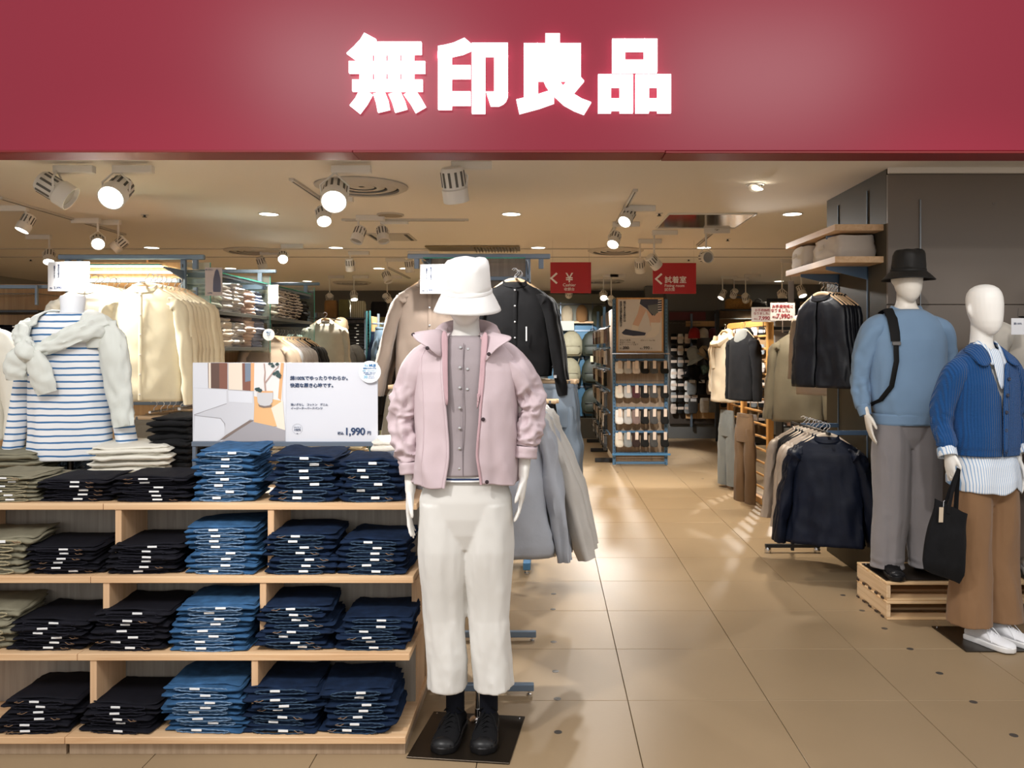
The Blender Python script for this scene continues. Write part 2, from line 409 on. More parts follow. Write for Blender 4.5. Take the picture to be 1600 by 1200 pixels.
# ------------------------------------------------------------------ red fascia with the shop's characters
fas = thing('fascia_sign', 'long dark red shop sign with four white glowing characters across the top', 'sign', (0, 0, 0))
RED = mat('fascia_red', (.27, .012, .035), .32, bump=.02, scale=40, spec=.35)
RED2 = mat('fascia_red_edge', (.20, .005, .008), .5)
for (x0, x1) in ((-4.2, 4.2),):
    bx('face_panel', ((x0+x1)/2, 3.92, 2.93), (x1-x0, .04, .98), RED, fas, b=.002)
for (x0, x1, dz) in ((-4.2, -.93, 0), (-.93, .56, -.001), (.56, 4.2, -.004)):
    bx('bottom_panel', ((x0+x1)/2, 3.98, 2.437+dz), (x1-x0-.002, .16, .012), RED2, fas, b=.002)
bx('back_panel', (0, 4.05, 2.93), (8.4, .02, .98), mat('fascia_back', (.5, .47, .42), .8), fas)
LET = mat('letter_white', (1, 1, 1), .5, emit=1.25)
YL = 3.875
def cr(ox, oy):
    def f(pts):
        out = []
        for x, y in pts:
            p = P(ox+x*.175, oy+y*.175, YL); out.append((p.x, p.z))
        return out
    return f
def rect(a, b, c, d): return [(a, c), (b, c), (b, d), (a, d)]
A_, B_ = cr(520, 40), cr(790, 40)
chars = [
 (A_, [[(280, 62), (385, 118), (370, 145), (300, 235), (240, 290), (215, 312), (120, 245), (190, 180), (245, 120)],
       rect(366, 790, 142, 250), rect(238, 368, 175, 250), rect(238, 350, 240, 490), rect(370, 472, 240, 490), rect(491, 594, 240, 490), rect(612, 724, 240, 490),
       rect(142, 822, 315, 420), rect(172, 800, 480, 582),
       [(235, 575), (290, 575), (350, 612), (300, 700), (238, 782), (148, 710), (200, 645)], [(358, 606), (458, 580), (490, 660), (506, 745), (400, 770), (385, 690)],
       [(495, 610), (600, 580), (640, 665), (662, 740), (553, 770), (530, 690)], [(632, 615), (685, 578), (742, 578), (790, 650), (830, 720), (735, 775), (690, 695)]]),
 (A_, [rect(938, 1060, 225, 745), [(938, 180), (1000, 170), (1080, 150), (1175, 107), (1240, 163), (1240, 215), (1160, 250), (1060, 272), (938, 290)],
       rect(1050, 1228, 352, 468), rect(1050, 1228, 586, 708), rect(1240, 1360, 152, 780), rect(1350, 1562, 152, 270), rect(1440, 1562, 260, 600),
       [(1368, 588), (1562, 588), (1562, 630), (1545, 670), (1520, 695), (1480, 714), (1408, 714)]]),
 (B_, [rect(355, 485, 68, 165), rect(163, 290, 155, 650), rect(280, 672, 155, 265), rect(280, 560, 275, 368), rect(543, 672, 255, 490), rect(280, 560, 378, 490),
       [(340, 488), (480, 488), (512, 533), (605, 605), (680, 650), (765, 682), (700, 790), (610, 755), (520, 705), (435, 625), (392, 578), (360, 535)],
       [(553, 488), (672, 458), (702, 490), (605, 605), (512, 533)], [(95, 658), (163, 642), (290, 610), (392, 578), (433, 625), (433, 688), (300, 735), (122, 783)]]),
 (B_, [rect(952, 1068, 115, 412), rect(1237, 1355, 115, 412), rect(1060, 1245, 115, 223), rect(1060, 1245, 303, 412),
       rect(826, 942, 433, 776), rect(1020, 1138, 433, 776), rect(935, 1028, 433, 545), rect(935, 1028, 648, 754),
       rect(1161, 1281, 433, 776), rect(1357, 1478, 433, 776), rect(1275, 1365, 433, 545), rect(1275, 1365, 648, 754)]),
]
for f, strokes in chars:
    mb = MB()
    for s in strokes: mb.poly(f(s), YL, YL+.02)
    mb.obj('letter', LET, fas, smooth=False)

# ------------------------------------------------------------------ ceiling fittings
DLM = EMIT('downlight_lens', (1, .93, .78), 9)
def mk_down():
    t = thing('downlight', None, 'light')
    MB().lathe([(.052, 0), (.085, 0), (.085, -.006), (.08, -.008), (.073, -.006)], 24, caps=(False, False)).obj('ring', WHITE, t)
    MB().lathe([(.0735, -.004), (.06, -.003), (.001, -.003)], 24).obj('lens', DLM, t)
    return t
down = Proto(mk_down)
for r, (py, xs) in enumerate(((334, (420, 799, 1238)), (386.5, (237, 525, 841, 1100)), (419, (360, 592, 633)), (439, (1217, 700, 480)))):
    Y = F*(ZC-H)/(VY-py)
    for k, px in enumerate(xs):
        x = (px-VX)*Y/F
        where = ['nearest row', 'second row back', 'third row back', 'rearmost row'][r]
        who = {0: ['left of the round air vent', 'between the round vents near the middle', 'beside the brown column'],
               1: ['over the left wooden panel frame', 'right of the second round vent', 'right above the middle frame', 'behind the arrow signs'],
               2: ['left above the glass shelves', 'above the far dark-jacket mannequin', 'close to the middle frame'],
               3: ['by the hanging blank card on the right', 'hidden near the frame', 'by the left wall']}[r][k]
        down((x, Y, ZC), 0, 'round recessed downlight in the %s, %s' % (where, who), 'recessed ceiling downlights')
        lamp('SPOT', 'downlight_lamp', (x, Y, ZC-.02), 150, WARM, (x, Y, 0), spot_size=R(120), spot_blend=.8, shadow_soft_size=.07)
# adjustable downlight
t = thing('gimbal_downlight', 'small tilted white gimbal downlight alone near the right front of the ceiling', 'light', P(1180, 288, F*(ZC-H)/(VY-288)))
MB().lathe([(.03, 0), (.062, 0), (.062, -.006), (.05, -.008)], 20, caps=(False, False)).obj('ring', WHITE, t)
MB().tube([(0, 0, .01), (-.015, -.02, -.03)], [.042, .04], 16).obj('lamp_head', WHITE, t)
MB().lathe([(.036, 0), (.001, 0)], 16, M=T(.01, -.02, -.034)@Matrix.Rotation(.5, 4, 'X')).obj('lens', DLM, t)
# round air diffusers
def mk_diff():
    t = thing('air_diffuser', None, 'vent'); VW = mat('vent_paint', (.48, .45, .41), .6)
    for k, (r0, r1, z) in enumerate(((.31, .25, 0), (.235, .17, .006), (.155, .10, .012), (.085, .02, .018))):
        MB().lathe([(r0, -.002), (r0, -.010), (r1+.02, -.030+z), (r1, -.026+z), (r1+.01, -.004)], 40, caps=(False, False)).obj('louver_ring', VW, t)
    MB().lathe([(.30, -.001), (.001, -.001)], 24).obj('dark_throat', mat('vent_dark', (.12, .11, .10), .9), t)
    return t
diff = Proto(mk_diff)
for px, py, lab in ((565, 290, 'large round ringed air vent behind the middle front spotlight'), (395, 391, 'round ringed air vent over the glass shelves on the left'), (962, 391, 'round ringed air vent above the two arrow signs'),
                    (550, 441, 'far round ringed air vent above the dark-jacket mannequin'), (945, 439, 'small far round air vent between the arrow signs')):
    Y = F*(ZC-H)/(VY-py); diff(((px-VX)*Y/F, Y, ZC), 0, lab, 'round air vents')
Y = F*(ZC-H)/(VY-335); t = thing('ceiling_speaker', 'round perforated speaker grille in the ceiling beside the big vent', 'speaker', ((610-VX)*Y/F, Y, ZC))
MB().lathe([(.11, 0), (.11, -.008), (.10, -.012)], 28).obj('rim', mat('vent_paint', (.48, .45, .41), .6), t)
MB().lathe([(.098, -.0125), (.001, -.013)], 28).obj('grille', mat('grille_tan', (.30, .26, .21), .8, bump=.6, scale=900), t)
# polished access hatch
a0, a1 = F*(ZC-H)/(VY-333), F*(ZC-H)/(VY-355)
xa, xb = (1055-VX)*a0/F, (1192-VX)*a0/F
t = thing('access_hatch', 'shiny rectangular metal panel set into the ceiling above the red fitting room sign', 'hatch', ((xa+xb)/2-.05, (a0+a1)/2, ZC-.004))
bx('mirror_panel', (0, 0, 0), (xb-xa-.01, a1-a0-.01, .008), mat('polished_steel', (.62, .58, .5), .12, .9), t)
for sx_ in (-1, 1): bx('rim', (sx_*(xb-xa)/2, 0, -.002), (.012, a1-a0, .014), WHITE, t)
for sy_ in (-1, 1): bx('rim', (0, sy_*(a1-a0)/2, -.002), (xb-xa, .012, .014), WHITE, t)
Y = F*(ZC-H)/(VY-370); t = thing('air_grille', 'square slotted air grille in the ceiling beyond the pair of white track spots', 'vent', ((612-VX)*Y/F, Y, ZC-.004))
bx('plate', (0, 0, 0), (.42, .5, .008), mat('vent_paint', (.48, .45, .41), .6), t)
for s_ in (-1, 1): bx('slot', (s_*.17, 0, -.005), (.03, .42, .004), BLACKINK, t)
Y = F*(ZC-H)/(VY-387); t = thing('bronze_vent', 'wide bronze slatted intake in the ceiling just above the middle frame', 'vent', ((740-VX)*Y/F, Y, ZC-.01))
bx('plate', (0, 0, 0), (1.0, .4, .012), mat('bronze_slat', (.26, .2, .11), .35, .7), t)
for k in range(14): bx('slat', (.02+k*.034, 0, -.014), (.008, .36, .022), mat('bronze_slat', (.26, .2, .11), .35, .7), t)
for (px, py, lab) in ((226, 335, 'small dark round sprinkler head left of the nearest left downlight'), (1030, 333, 'small dark sprinkler head left of the shiny ceiling panel'), (48, 405, 'small sprinkler head far left over the dark shelves'),
                 (1137, 373, 'small sprinkler head below the shiny ceiling panel'), (1076, 405, 'tiny sprinkler head over the red fitting room sign')):
    Y = F*(ZC-H)/(VY-py); t = thing('sprinkler', lab, 'sprinkler', ((px-VX)*Y/F, Y, ZC), 0, 'ceiling sprinklers')
    MB().lathe([(.03, 0), (.028, -.005), (.012, -.006)], 16).obj('flange', WHITE, t); MB().lathe([(.010, -.004), (.008, -.02), (.018, -.021), (.018, -.024)], 12).obj('nozzle', DARKSTEEL, t)

# ------------------------------------------------------------------ track spots
LENS = EMIT('spot_lens', (1, .93, .80), 14)
FINM = mat('fin_gap', (.10, .095, .085), .6)
def spot(px, py, Y, aim, label, size=1.0, lit=True, power=0, boxdx=1, fins=True, group='track spotlights', col=NEUT, cone=40):
    """head centre seen at px,py at depth Y; aim = world point"""
    c = P(px, py, Y); ax = (Vector(aim)-c).normalized(); q = ax.to_track_quat('-Z', 'Y')
    t = thing('track_spotlight', label, 'spotlight', c, 0, group)
    M = q.to_matrix().to_4x4(); s = size
    mb = MB().lathe([(.03*s, .10*s), (.05*s, .098*s), (.058*s, .085*s), (.058*s, -.005*s), (.066*s, -.01*s), (.066*s, -.075*s), (.060*s, -.075*s), (.056*s, -.05*s)], 24, M=M, caps=(True, False)); mb.obj('lamp_head', WHITE, t)
    if fins:
        mb = MB()
        for k in range(11):
            a = 2*pi*k/11+.2; mb.box((0, 0, 0), (.012*s, .006*s, .074*s), M=M@RZ(a)@T(.0575*s, 0, .042*s)@RZ(pi/2))
        mb.obj('cooling_fins', FINM, t, smooth=False)
    MB().lathe([(.0575*s, -.055*s), (.001, -.052*s)], 24, M=M).obj('lens', LENS if lit else mat('unlit_lens', (.35, .34, .32), .2), t)
    # yoke, stem and driver box below the ceiling track
    zt = ZC-c.z-.055*min(s, 1.15); d = .075*s
    sidev = ax.cross(Vector((0, 0, 1))).normalized()
    MB().tube([sidev*d*.86, sidev*d*.95+Vector((0, 0, .05*s)), sidev*.0+Vector((0, 0, .115*s)), -sidev*d*.95+Vector((0, 0, .05*s)), -sidev*d*.86], .006*s, 6).obj('yoke', WHITE, t)
    if zt > .11*s: MB().tube([(0, 0, .11*s), (0, 0, zt+.002)], .011*s, 8).obj('stem', WHITE, t)
    bxm = MB().box((boxdx*.10, 0, zt+.022), (.235, .045, .044), b=.003); bxm.obj('driver_box', WHITE, t, smooth=False)
    if power:
        e = c+ax*.08*s
        lamp('SPOT', 'spot_lamp', e, power*5.0, col, aim, spot_size=R(cone), spot_blend=.6, shadow_soft_size=.05*s)
    return t
YF = 4.72
spot(90, 298, 4.85, (.4, 5.6, .3), 'large ribbed white track spot at the far left front, tilted to the right', 1.15, False)
spot(182, 300, 4.85, (-2.45, 2.6, .9), 'large lit white track spot at the left front, second from the left edge', 1.15, True, 26)
spot(523, 305, 4.85, (-.9, 2.9, .9), 'large lit white track spot under the sign left of centre', 1.15, True, 14)
spot(710, 292, 4.75, (-.35, 5.45, .7), 'large ribbed white spot pointing down above the white bucket hat', 1.15, False, 13, cone=85)
sp = [
 (40, 350, 6.3, (-4.6, 5.6, .6), 1, 'small lit white track spot at the left edge of the picture on the slanted track', 40),
 (153, 378, 6.9, (-2.7, 5.0, 1.4), 1, 'small lit white spot in the middle of the slanted track', 60),
 (185, 383, 7.0, (-5.2, 6.4, .8), 0, 'small unlit white spot at the end of the slanted track', 0),
 (77, 402, 7.9, (-4.2, 6.6, 0), 1, 'small white spot half hidden behind the left price card', 0),
 (505, 338, 5.9, (-1.0, 4.6, .9), 1, 'pair head hanging behind the middle front spotlight, lit', 60),
 (560, 368, 6.75, (-2.1, 5.9, .4), 0, 'small white spot on the short cross track, tilted left', 40),
 (598, 368, 6.95, (-.9, 6.1, .4), 0, 'small white spot on the short cross track, tilted right', 0),
 (980, 340, 6.3, (-.15, 5.2, 1.3), 1, 'small lit spot on the upper end of the lone slanted track by the middle aisle', 26),
 (960, 375, 7.1, (.0, 5.9, .9), 1, 'small lit spot on the lower end of the lone slanted track by the middle aisle', 14),
 (442, 402, 8.6, (-2.2, 6.9, 1.5), 1, 'small lit spot hanging straight down over the glass shelves', 50),
 (409, 412, 9.2, (-2.8, 9.8, .6), 0, 'small ribbed spot facing away, over the glass shelves', 0),
 (547, 415, 9.2, (-2.2, 9.8, .6), 0, 'small ribbed spot facing away, over the aisle left of the middle frame', 0),
 (640, 417, 9.2, (-1.4, 9.6, .6), 0, 'small white spot touching the left edge of the middle frame', 0),
 (605, 434, 9.9, (-1.2, 9.3, .6), 0, 'small white spot at the end of a slanted track left of the middle frame', 0),
 (515, 466, 12.2, (-3.8, 13.9, 1.3), 0, 'far left spot of the three above the back wall shelves', 40),
 (553, 463, 12.2, (-2.6, 11.6, .9), 1, 'lit spot, middle of the three above the back wall shelves', 40),
 (605, 466, 12.2, (-1.7, 13.9, 1.3), 0, 'right spot of the three above the back wall shelves', 40),
 (1000, 416, 8.2, (1.2, 9.6, .5), 0, 'small spot pointing straight down left of the fitting room sign', 40),
 (1022, 410, 7.6, (2.3, 8.4, 1.0), 0, 'larger white spot above the top left corner of the fitting room sign', 28),
 (1103, 402, 7.5, (1.85, 5.6, 2.1), 0, 'ribbed white spot right of the fitting room sign, tilted right', 7),
 (943, 462, 12.0, (.8, 10.6, 1.1), 1, 'lit spot above the sock rack, nearer the cashier sign', 60),
 (955, 470, 12.0, (1.3, 13.5, 1.1), 1, 'second lit spot above the sock rack', 40),
 (1129, 461, 12.3, (1.7, 11.9, .8), 1, 'small lit spot in the row of three right of the fitting room sign, leftmost', 40),
 (1147, 459, 12.6, (2.6, 13.9, 1.2), 0, 'small spot in the row of three right of the fitting room sign, middle', 0),
 (1165, 466, 12.0, (3.4, 13.4, 1.2), 0, 'small spot in the row of three right of the fitting room sign, rightmost', 40),
 (1222, 462, 10.0, (2.6, 8.6, .9), 0, 'small white spot left of the dangling blank card by the shelf', 40),
 (1252, 456, 10.0, (3.4, 9.4, .9), 1, 'lit spot under the white bags on the wooden wall shelf', 40),
 (889, 459, 12.4, (.2, 14.6, 1.3), 0, 'small spot hanging under the cashier sign', 40),
]
for (px, py, Y, aim, lit, lab, pw) in sp:
    spot(px, py, Y, aim, lab, .8, bool(lit), pw, 1 if px > 200 else -1, fins=True, cone=55)
TRK = mat('track_white', (.55, .53, .49), .5)
def track(p0, p1, lab):
    a = Vector((*P(p0[0], p0[1], F*(ZC-H)/(VY-p0[1])).xy, ZC)); b = Vector((*P(p1[0], p1[1], F*(ZC-H)/(VY-p1[1])).xy, ZC))
    t = thing('light_track', lab, 'track', a, 0, 'ceiling light tracks'); L_ = (b-a).length; M = RZ(math.atan2(b.y-a.y, b.x-a.x))
    MB().box((L_/2, 0, -.009), (L_, .034, .018), b=.002, M=M).obj('rail', TRK, t, smooth=False)
    MB().box((L_/2, 0, -.0185), (L_-.06, .008, .002), M=M).obj('slot', BLACKINK, t, smooth=False)
track((0, 307), (195, 365), 'long slanted ceiling track at the far left carrying three small spots')
track((455, 278), (505, 312), 'short slanted track beside the big round vent')
track((534, 342), (732, 342), 'short track running across the ceiling above the two white spots')
track((993, 295), (955, 364), 'short slanted track running back over the middle aisle')
track((1122, 355), (1090, 382), 'short track below the shiny ceiling panel')
track((606, 417), (640, 434), 'thin slanted track just left of the middle frame')

lamp('SPOT', 'spot_lamp', P(1180, 288, F*(ZC-H)/(VY-288))+Vector((.02, -.03, -.06)), 60, NEUT, (1.85, 5.25, .9), spot_size=R(42), spot_blend=.7, shadow_soft_size=.05)
lamp('SPOT', 'spot_lamp', P(90, 298, 4.85)+Vector((.05, .0, -.12)), 160, NEUT, (-2.55, 5.2, 1.3), spot_size=R(70), spot_blend=.7, shadow_soft_size=.06)
# ================================================================== MANNEQUINS
def hand_into(mb, w, d, side, s=1.0, fwd=(0, -1, 0), curl=.45, spread=1.0):
    """five fingers and a palm; w wrist, d direction of the forearm, side +1 when the palm faces -x"""
    d = Vector(d).normalized(); f = Vector(fwd); f = (f-d*f.dot(d)).normalized(); c = d.cross(f).normalized()
    if c.x*side > 0: c = -c                     # palm normal points to the body
    K = lambda a, b, e=0: w+d*a*s+f*b*s+c*e*s
    rs = []
    for a, hw, th, b in ((-.035, .021, .019, 0), (0, .0205, .0165, 0), (.02, .025, .0155, .001), (.05, .035, .0145, .003), (.075, .038, .0125, .002), (.092, .036, .010, 0), (.1, .028, .006, 0)):
        rs.append([K(a, b+hw*cos(2*pi*k/14), .004*a/.1+th*sin(2*pi*k/14)) for k in range(14)])
    mb.rings(rs)
    for b, ln, r, cu in ((.029, .072, .0082, .8), (.0105, .080, .0085, .95), (-.008, .075, .0082, 1.1), (-.026, .058, .0072, 1.3)):
        p = K(.078, b, .004); a = .08*curl; dirn = d; pts = [p]; rr = [r*s]
        for k, seg in enumerate((.016, .42*ln, .32*ln, .26*ln)):
            a += (0, .30, .42, .30)[k]*curl*cu
            v = (d*cos(a)+c*sin(a)+f*(b*1.6*spread if k > 0 else 0)).normalized()
            p = p+v*seg*s; pts.append(p); rr.append(r*s*(1, .96, .88, .66)[k])
        pts.append(p+v*.004*s); rr.append(r*.35*s)
        mb.tube(pts, rr, 10)
    p = [K(.012, .014, .003), K(.035, .036, .010), K(.060, .050, .016), K(.084, .055, .022), K(.094, .054, .025)]
    mb.tube(p, [.012*s, .0115*s, .0098*s, .0085*s, .005*s], 10)

def head_rings(c, s=1.0, tilt=0):
    """egg-shaped display head: c = chin-level centre"""
    tab = [(-.015, .020, .030, -.030), (0, .040, .052, -.024), (.02, .056, .070, -.016), (.05, .068, .084, -.010), (.09, .076, .094, -.002), (.13, .080, .099, .003),
           (.165, .079, .098, .006), (.19, .073, .091, .007), (.21, .060, .076, .007), (.224, .040, .052, .007), (.231, .018, .024, .007)]
    return [[(c[0]+w*s*cos(2*pi*k/24), c[1]+(y+d*sin(2*pi*k/24))*s, c[2]+z*s) for k in range(24)] for z, w, d, y in tab]

def body(parent, h=1.0, head=True, arms=(), hipw=1.0, legs=True, skin=OFFWHITE, ears=True, neck_cut=None, z_bottom=.9, foot=((-.09, 0), (.09, 0)), zs=(1.59, 1.54, 1.48), shw=.17, voxel=.006, chest_d=.095, curl=.45):
    """one continuous figure; zs = chin, neck base, shoulder heights; arms = (shoulder, elbow, wrist, hand dir)"""
    zc, zn, zsd = zs; mb = MB()
    if head: mb.rings(head_rings((0, -.01, zc), h))
    if head and ears:
        for e in (-1, 1): mb.tube([(e*.070*h, .004, zc+.075*h), (e*.083*h, .010, zc+.098*h), (e*.083*h, .012, zc+.122*h), (e*.072*h, .008, zc+.138*h)], [(.006, .010), (.007, .012), (.007, .013), (.005, .008)], 8)
    top = (neck_cut or zc+.05)
    R_ = [(top, .050*h, .053*h, .012), (zc-.0, .050*h, .054*h, .014), (zn+.03, .052*h, .055*h, .018), (zn, .065*h, .062*h, .02), (zn-.02, .095*h, .07*h, .018), (zsd-.005, shw*.88, .078*h, .012),
          (zsd-.045, shw*1.0, .088*h, .008), (zsd-.12, shw*.93, chest_d*h, 0), (zsd-.22, .145*h, chest_d*h*1.02, -.002), (zsd-.38, .115*h, .078*h, 0), (z_bottom, .15*hipw*h, .095*h, .005), (z_bottom-.12, .15*hipw*h, .09*h, .005)]
    mb.rings([[(w*sgnpow(cos(2*pi*k/28), .9), y+d*sgnpow(sin(2*pi*k/28), .9), z) for k in range(28)] for z, w, d, y in R_])
    for (S_, E_, W_, D_, side) in arms:
        S_, E_, W_ = Vector(S_), Vector(E_), Vector(W_)
        C = catmull([S_, S_.lerp(E_, .5), E_, E_.lerp(W_, .45), W_], 16)
        tb = [(0, .050), (.12, .046), (.35, .038), (.5, .033), (.62, .034), (.85, .025), (1, .0205)]
        mb.tube(C, [interp(tb, k/16)[0]*h for k in range(17)], 14)
        hand_into(mb, W_, D_, side, 1.0*h, curl=curl)
    if legs:
        for i, (fx, fy) in enumerate(foot):
            e = -1 if i == 0 else 1
            C = catmull([(e*.08*hipw, 0, z_bottom-.08), (e*.085, -.01, .48*h), (fx, fy+.02, .30*h), (fx, fy+.02, .09)], 14)
            tb = [(0, .078), (.4, .055), (.55, .050), (.7, .045), (.9, .033), (1, .032)]
            mb.tube(C, [interp(tb, k/14)[0]*h for k in range(15)], 14)
    o = mb.obj('body', skin, parent)
    modif(o, 'REMESH', mode='VOXEL', voxel_size=voxel, use_smooth_shade=True); modif(o, 'SMOOTH', factor=.5, iterations=5)
    return o

def shoe(parent, x, y, z, rz, upper, sole, laces, L_=.26, name='shoe', toecap=None):
    M = T(x, y, z)@RZ(rz)
    tab = [(0, .030, .062), (.06, .034, .070), (.18, .035, .090), (.32, .036, .098), (.45, .040, .075), (.6, .046, .058), (.78, .048, .048), (.88, .045, .044), (.95, .037, .038), (.985, .025, .030), (1.0, .010, .024)]
    rs = []
    for t, w, hh in tab:
        yy = .085-t*L_; ring = []
        for k in range(16):
            a = 2*pi*k/16; zz = .018+(hh-.018)*(.5+.5*sgnpow(sin(a), .8)); ww = w*(1-.32*max(0, sin(a))*min(1, hh/.09))
            ring.append((ww*sgnpow(cos(a), .75), yy, zz))
        rs.append(ring)
    o = MB().rings(rs, M=M).obj(name, upper, parent)
    sr = []; cyl = [(interp(tab, t_/14)[0], .085-L_*t_/14) for t_ in range(15)]
    outl = [(w_, y_) for w_, y_ in cyl]+[(-w_, y_) for w_, y_ in cyl[::-1]]
    for z_, g in ((0, 1.04), (.004, 1.09), (.022, 1.09), (.026, 1.0)):
        sr.append([(x_*g, .085-L_/2+(y_-.085+L_/2)*(1+(g-1)*.35), z_) for x_, y_ in outl])
    MB().rings(sr, M=M).obj('sole', sole, o)
    mb = MB()
    for k in range(5):
        yy = .005-k*.022; zt = .094-k*.0095; mb.tube([(-.022, yy, zt-.012), (0, yy-.004, zt+.001), (.022, yy-.008, zt-.012)], .0028, 6, M=M)
        mb.tube([(.022, yy, zt-.012), (0, yy-.010, zt), (-.022, yy-.020, zt-.016)], .0025, 6, M=M)
    mb.tube([(0, -.0, .098), (.02, -.012, .108), (.036, -.004, .094), (.018, .0, .094)], .0028, 6, M=M); mb.tube([(0, 0, .098), (-.022, -.014, .106), (-.036, -.004, .09), (-.016, .0, .094)], .0028, 6, M=M)
    mb.tube([(0, 0, .098), (.03, -.04, .080), (.045, -.07, .045)], .0024, 6, M=M); mb.tube([(0, 0, .098), (-.03, -.045, .078), (-.048, -.085, .03)], .0024, 6, M=M)
    mb.obj('laces', laces, o)
    if toecap:
        MB().lathe([(.046, 0), (.0475, .012), (.041, .025), (.022, .034), (.002, .037)], 20, M=M@T(0, .085-L_*.87, .012), sy=.72).obj('toe_cap', toecap, o)
    return o

def trousers(parent, m, zw, zcr, zh, hem_w, foot, hipw=.175, hipd=.115, waist=.155, kneew=None, name='trousers', seed=1, crease=0, hem_d=None, breakz=0, cy=0, split=.085):
    """waist height, crotch height, hem height; each leg a wide draped tube sharing the seat"""
    mb = MB()
    rs = shell([(zw, waist, hipd*.86, cy), (zw-.04, waist+.004, hipd*.9, cy), (zw-.12, hipw*.98, hipd*.96, cy), (zcr+.12, hipw*.98, hipd*.93, cy), (zcr+.06, hipw*.9, hipd*.82, cy), (zcr+.0, hipw*.6, hipd*.62, cy)], 56, 20, folds=[(3.0, 5, .005, 1)], seed=seed)
    mb.rings(rs, True, (True, True))
    for i, (fx, fy) in enumerate(foot):
        e = -1 if i == 0 else 1; kw = kneew or (hem_w+.01); hd = hem_d or hem_w*.85
        z0 = zcr+.17; top = (e*split, cy, z0); kn = (e*split*.9+fx*.1, fy*.5-.005+cy*.5, (zcr+zh)*.5); hm = (fx, fy, zh)
        m_ = 60; ring = []
        for a in range(m_+1):
            t = a/m_; p = catmull([top, kn, hm], 20)[int(t*20)] if False else Vector(top).lerp(Vector(kn), min(1, t*2)).lerp(Vector(kn).lerp(Vector(hm), max(0, t*2-1)), 1 if t > .5 else 0)
            w, d = interp([(0, hipw*.5, hipd*.86), (.2, hipw*.55, hipd*.88), (.5, kw, kw*.92), (1, hem_w, hd)], t); rg = []
            for k in range(40):
                an = 2*pi*k/40; c_, s_ = cos(an), sin(an)
                dd = .012*(.35+.65*t)*nz(c_*2.0+seed+e, s_*2.0, t*3.2+seed)+.004*(.5-2*abs(nz(c_*2.4+seed, s_*2.4+e, t*3.5)))+.0015*(.4-2*abs(nz(c_*4, s_*4+e, t*11+seed)))
                if breakz and t > 1-breakz: dd += .012*((t-1+breakz)/breakz)*sin(t*90+2*nz(c_*2, s_*2, seed))*(.5+.5*nz(c_, s_, 3))
                cr_ = crease*math.exp(-((c_*.5)**2)/.01)*(s_ < 0)
                rg.append((p.x+(w+dd)*sgnpow(c_, .92), p.y+(d+dd+cr_)*sgnpow(s_, .92), p.z+.006*nz(c_*2, s_*2, seed+e)*t))
            ring.append(rg)
        mb.rings(ring, True, (True, True))
    o = mb.obj(name, m, parent, ang=60); modif(o, 'REMESH', mode='VOXEL', voxel_size=.005, use_smooth_shade=True); modif(o, 'SMOOTH', factor=.5, iterations=5); return o

def bucket_hat(parent, m, c, s=1.0, brim_drop=.055, brim_r=.06, name='bucket_hat', crown_h=.11, tilt=0, dent=.006, rx=.092, ry=.108):
    """c = centre of the band ring"""
    prof = [(0, 0.002), (.55, 0), (.80, -.004), (.93, -.016), (.98, -.035), (1.0, -.07), (1.02, -.10), (1.05, -crown_h-.0)]
    rs = []
    for k_, (f_, z) in enumerate(prof[1:]):
        rs.append([(f_*rx*s*cos(2*pi*k/40)+dent*nz(cos(2*pi*k/40)*2, sin(2*pi*k/40)*2, z*30), f_*ry*s*sin(2*pi*k/40)+dent*nz(cos(2*pi*k/40)*2+5, sin(2*pi*k/40)*2, z*30), crown_h+z+dent*nz(cos(2*pi*k/40)*1.5, sin(2*pi*k/40)*1.5, 9)) for k in range(40)])
    M = T(c)@Matrix.Rotation(tilt, 4, 'X')
    mb = MB(); mb.rings(rs, True, (True, False), M=M)
    band = MB().rings([[((rx*1.05+.003)*s*cos(2*pi*k/40)*f, (ry*1.05+.003)*s*sin(2*pi*k/40)*f, z) for k in range(40)] for z, f in ((.012, .985), (.010, 1), (.0, 1.005), (-.002, .99))], M=M)
    br = []
    for a in range(9):
        t = a/8; g = brim_r*t
        br.append([((rx*1.05*s+g)*cos(th), (ry*1.05*s+g)*sin(th), -brim_drop*(t**1.15)-.010*t*sin(th)+.0012*(a % 2)+.006*t*nz(cos(th), sin(th), 2)) for th in [2*pi*k/56 for k in range(56)]])
    o = mb.obj(name, m, parent, ang=70); solid(o, .0025)
    bo = MB().rings(br, True, (False, False), M=M).obj('brim', m, o, ang=60); solid(bo, .003)
    band.obj('band', m, o); return o

def base_plate(parent, c, rz, size=.38, z=0, dots=True, m=None):
    M = T(*c, z)@RZ(rz)
    o = MB().box((0, 0, .004), (size, size, .006), b=.002, M=M).obj('base_plate', m or BRONZE, parent, smooth=False)
    mb = MB()
    for i in (-1, 1): mb.lathe([(.004, .007), (.003, .0095)], 8, M=M@T(i*(size/2-.02), size/2-.02, 0))
    mb.obj('rivet', STEEL, o); return o

# ---------------------------------------------------------------- 1. centre mannequin in the pink jacket
PK = cloth('pink_shell', (.55, .445, .475), .05, 5, .18, 260, .62, .1)
PKZ = cloth('pink_zip', (.50, .33, .36), .05)
GREYTOP = cloth('grey_mauve_knit', (.33, .285, .30), .05, 10)
CHALK = cloth('chalk_cotton', (.69, .68, .65), .03, 5, .12, 900, .85)
WHITEC = cloth('white_cotton', (.86, .85, .84), .03, 5)
BLK = cloth('black_cotton', (.012, .012, .016), .2)
BLKL = mat('black_leather', (.010, .010, .011), .38, spec=.3)
m1 = thing('mannequin', 'white mannequin in a pink hooded jacket and white bucket hat beside the jeans display', 'mannequin', (-.316, 3.163, 0))
base_plate(m1, (.012, -.01), R(-7))
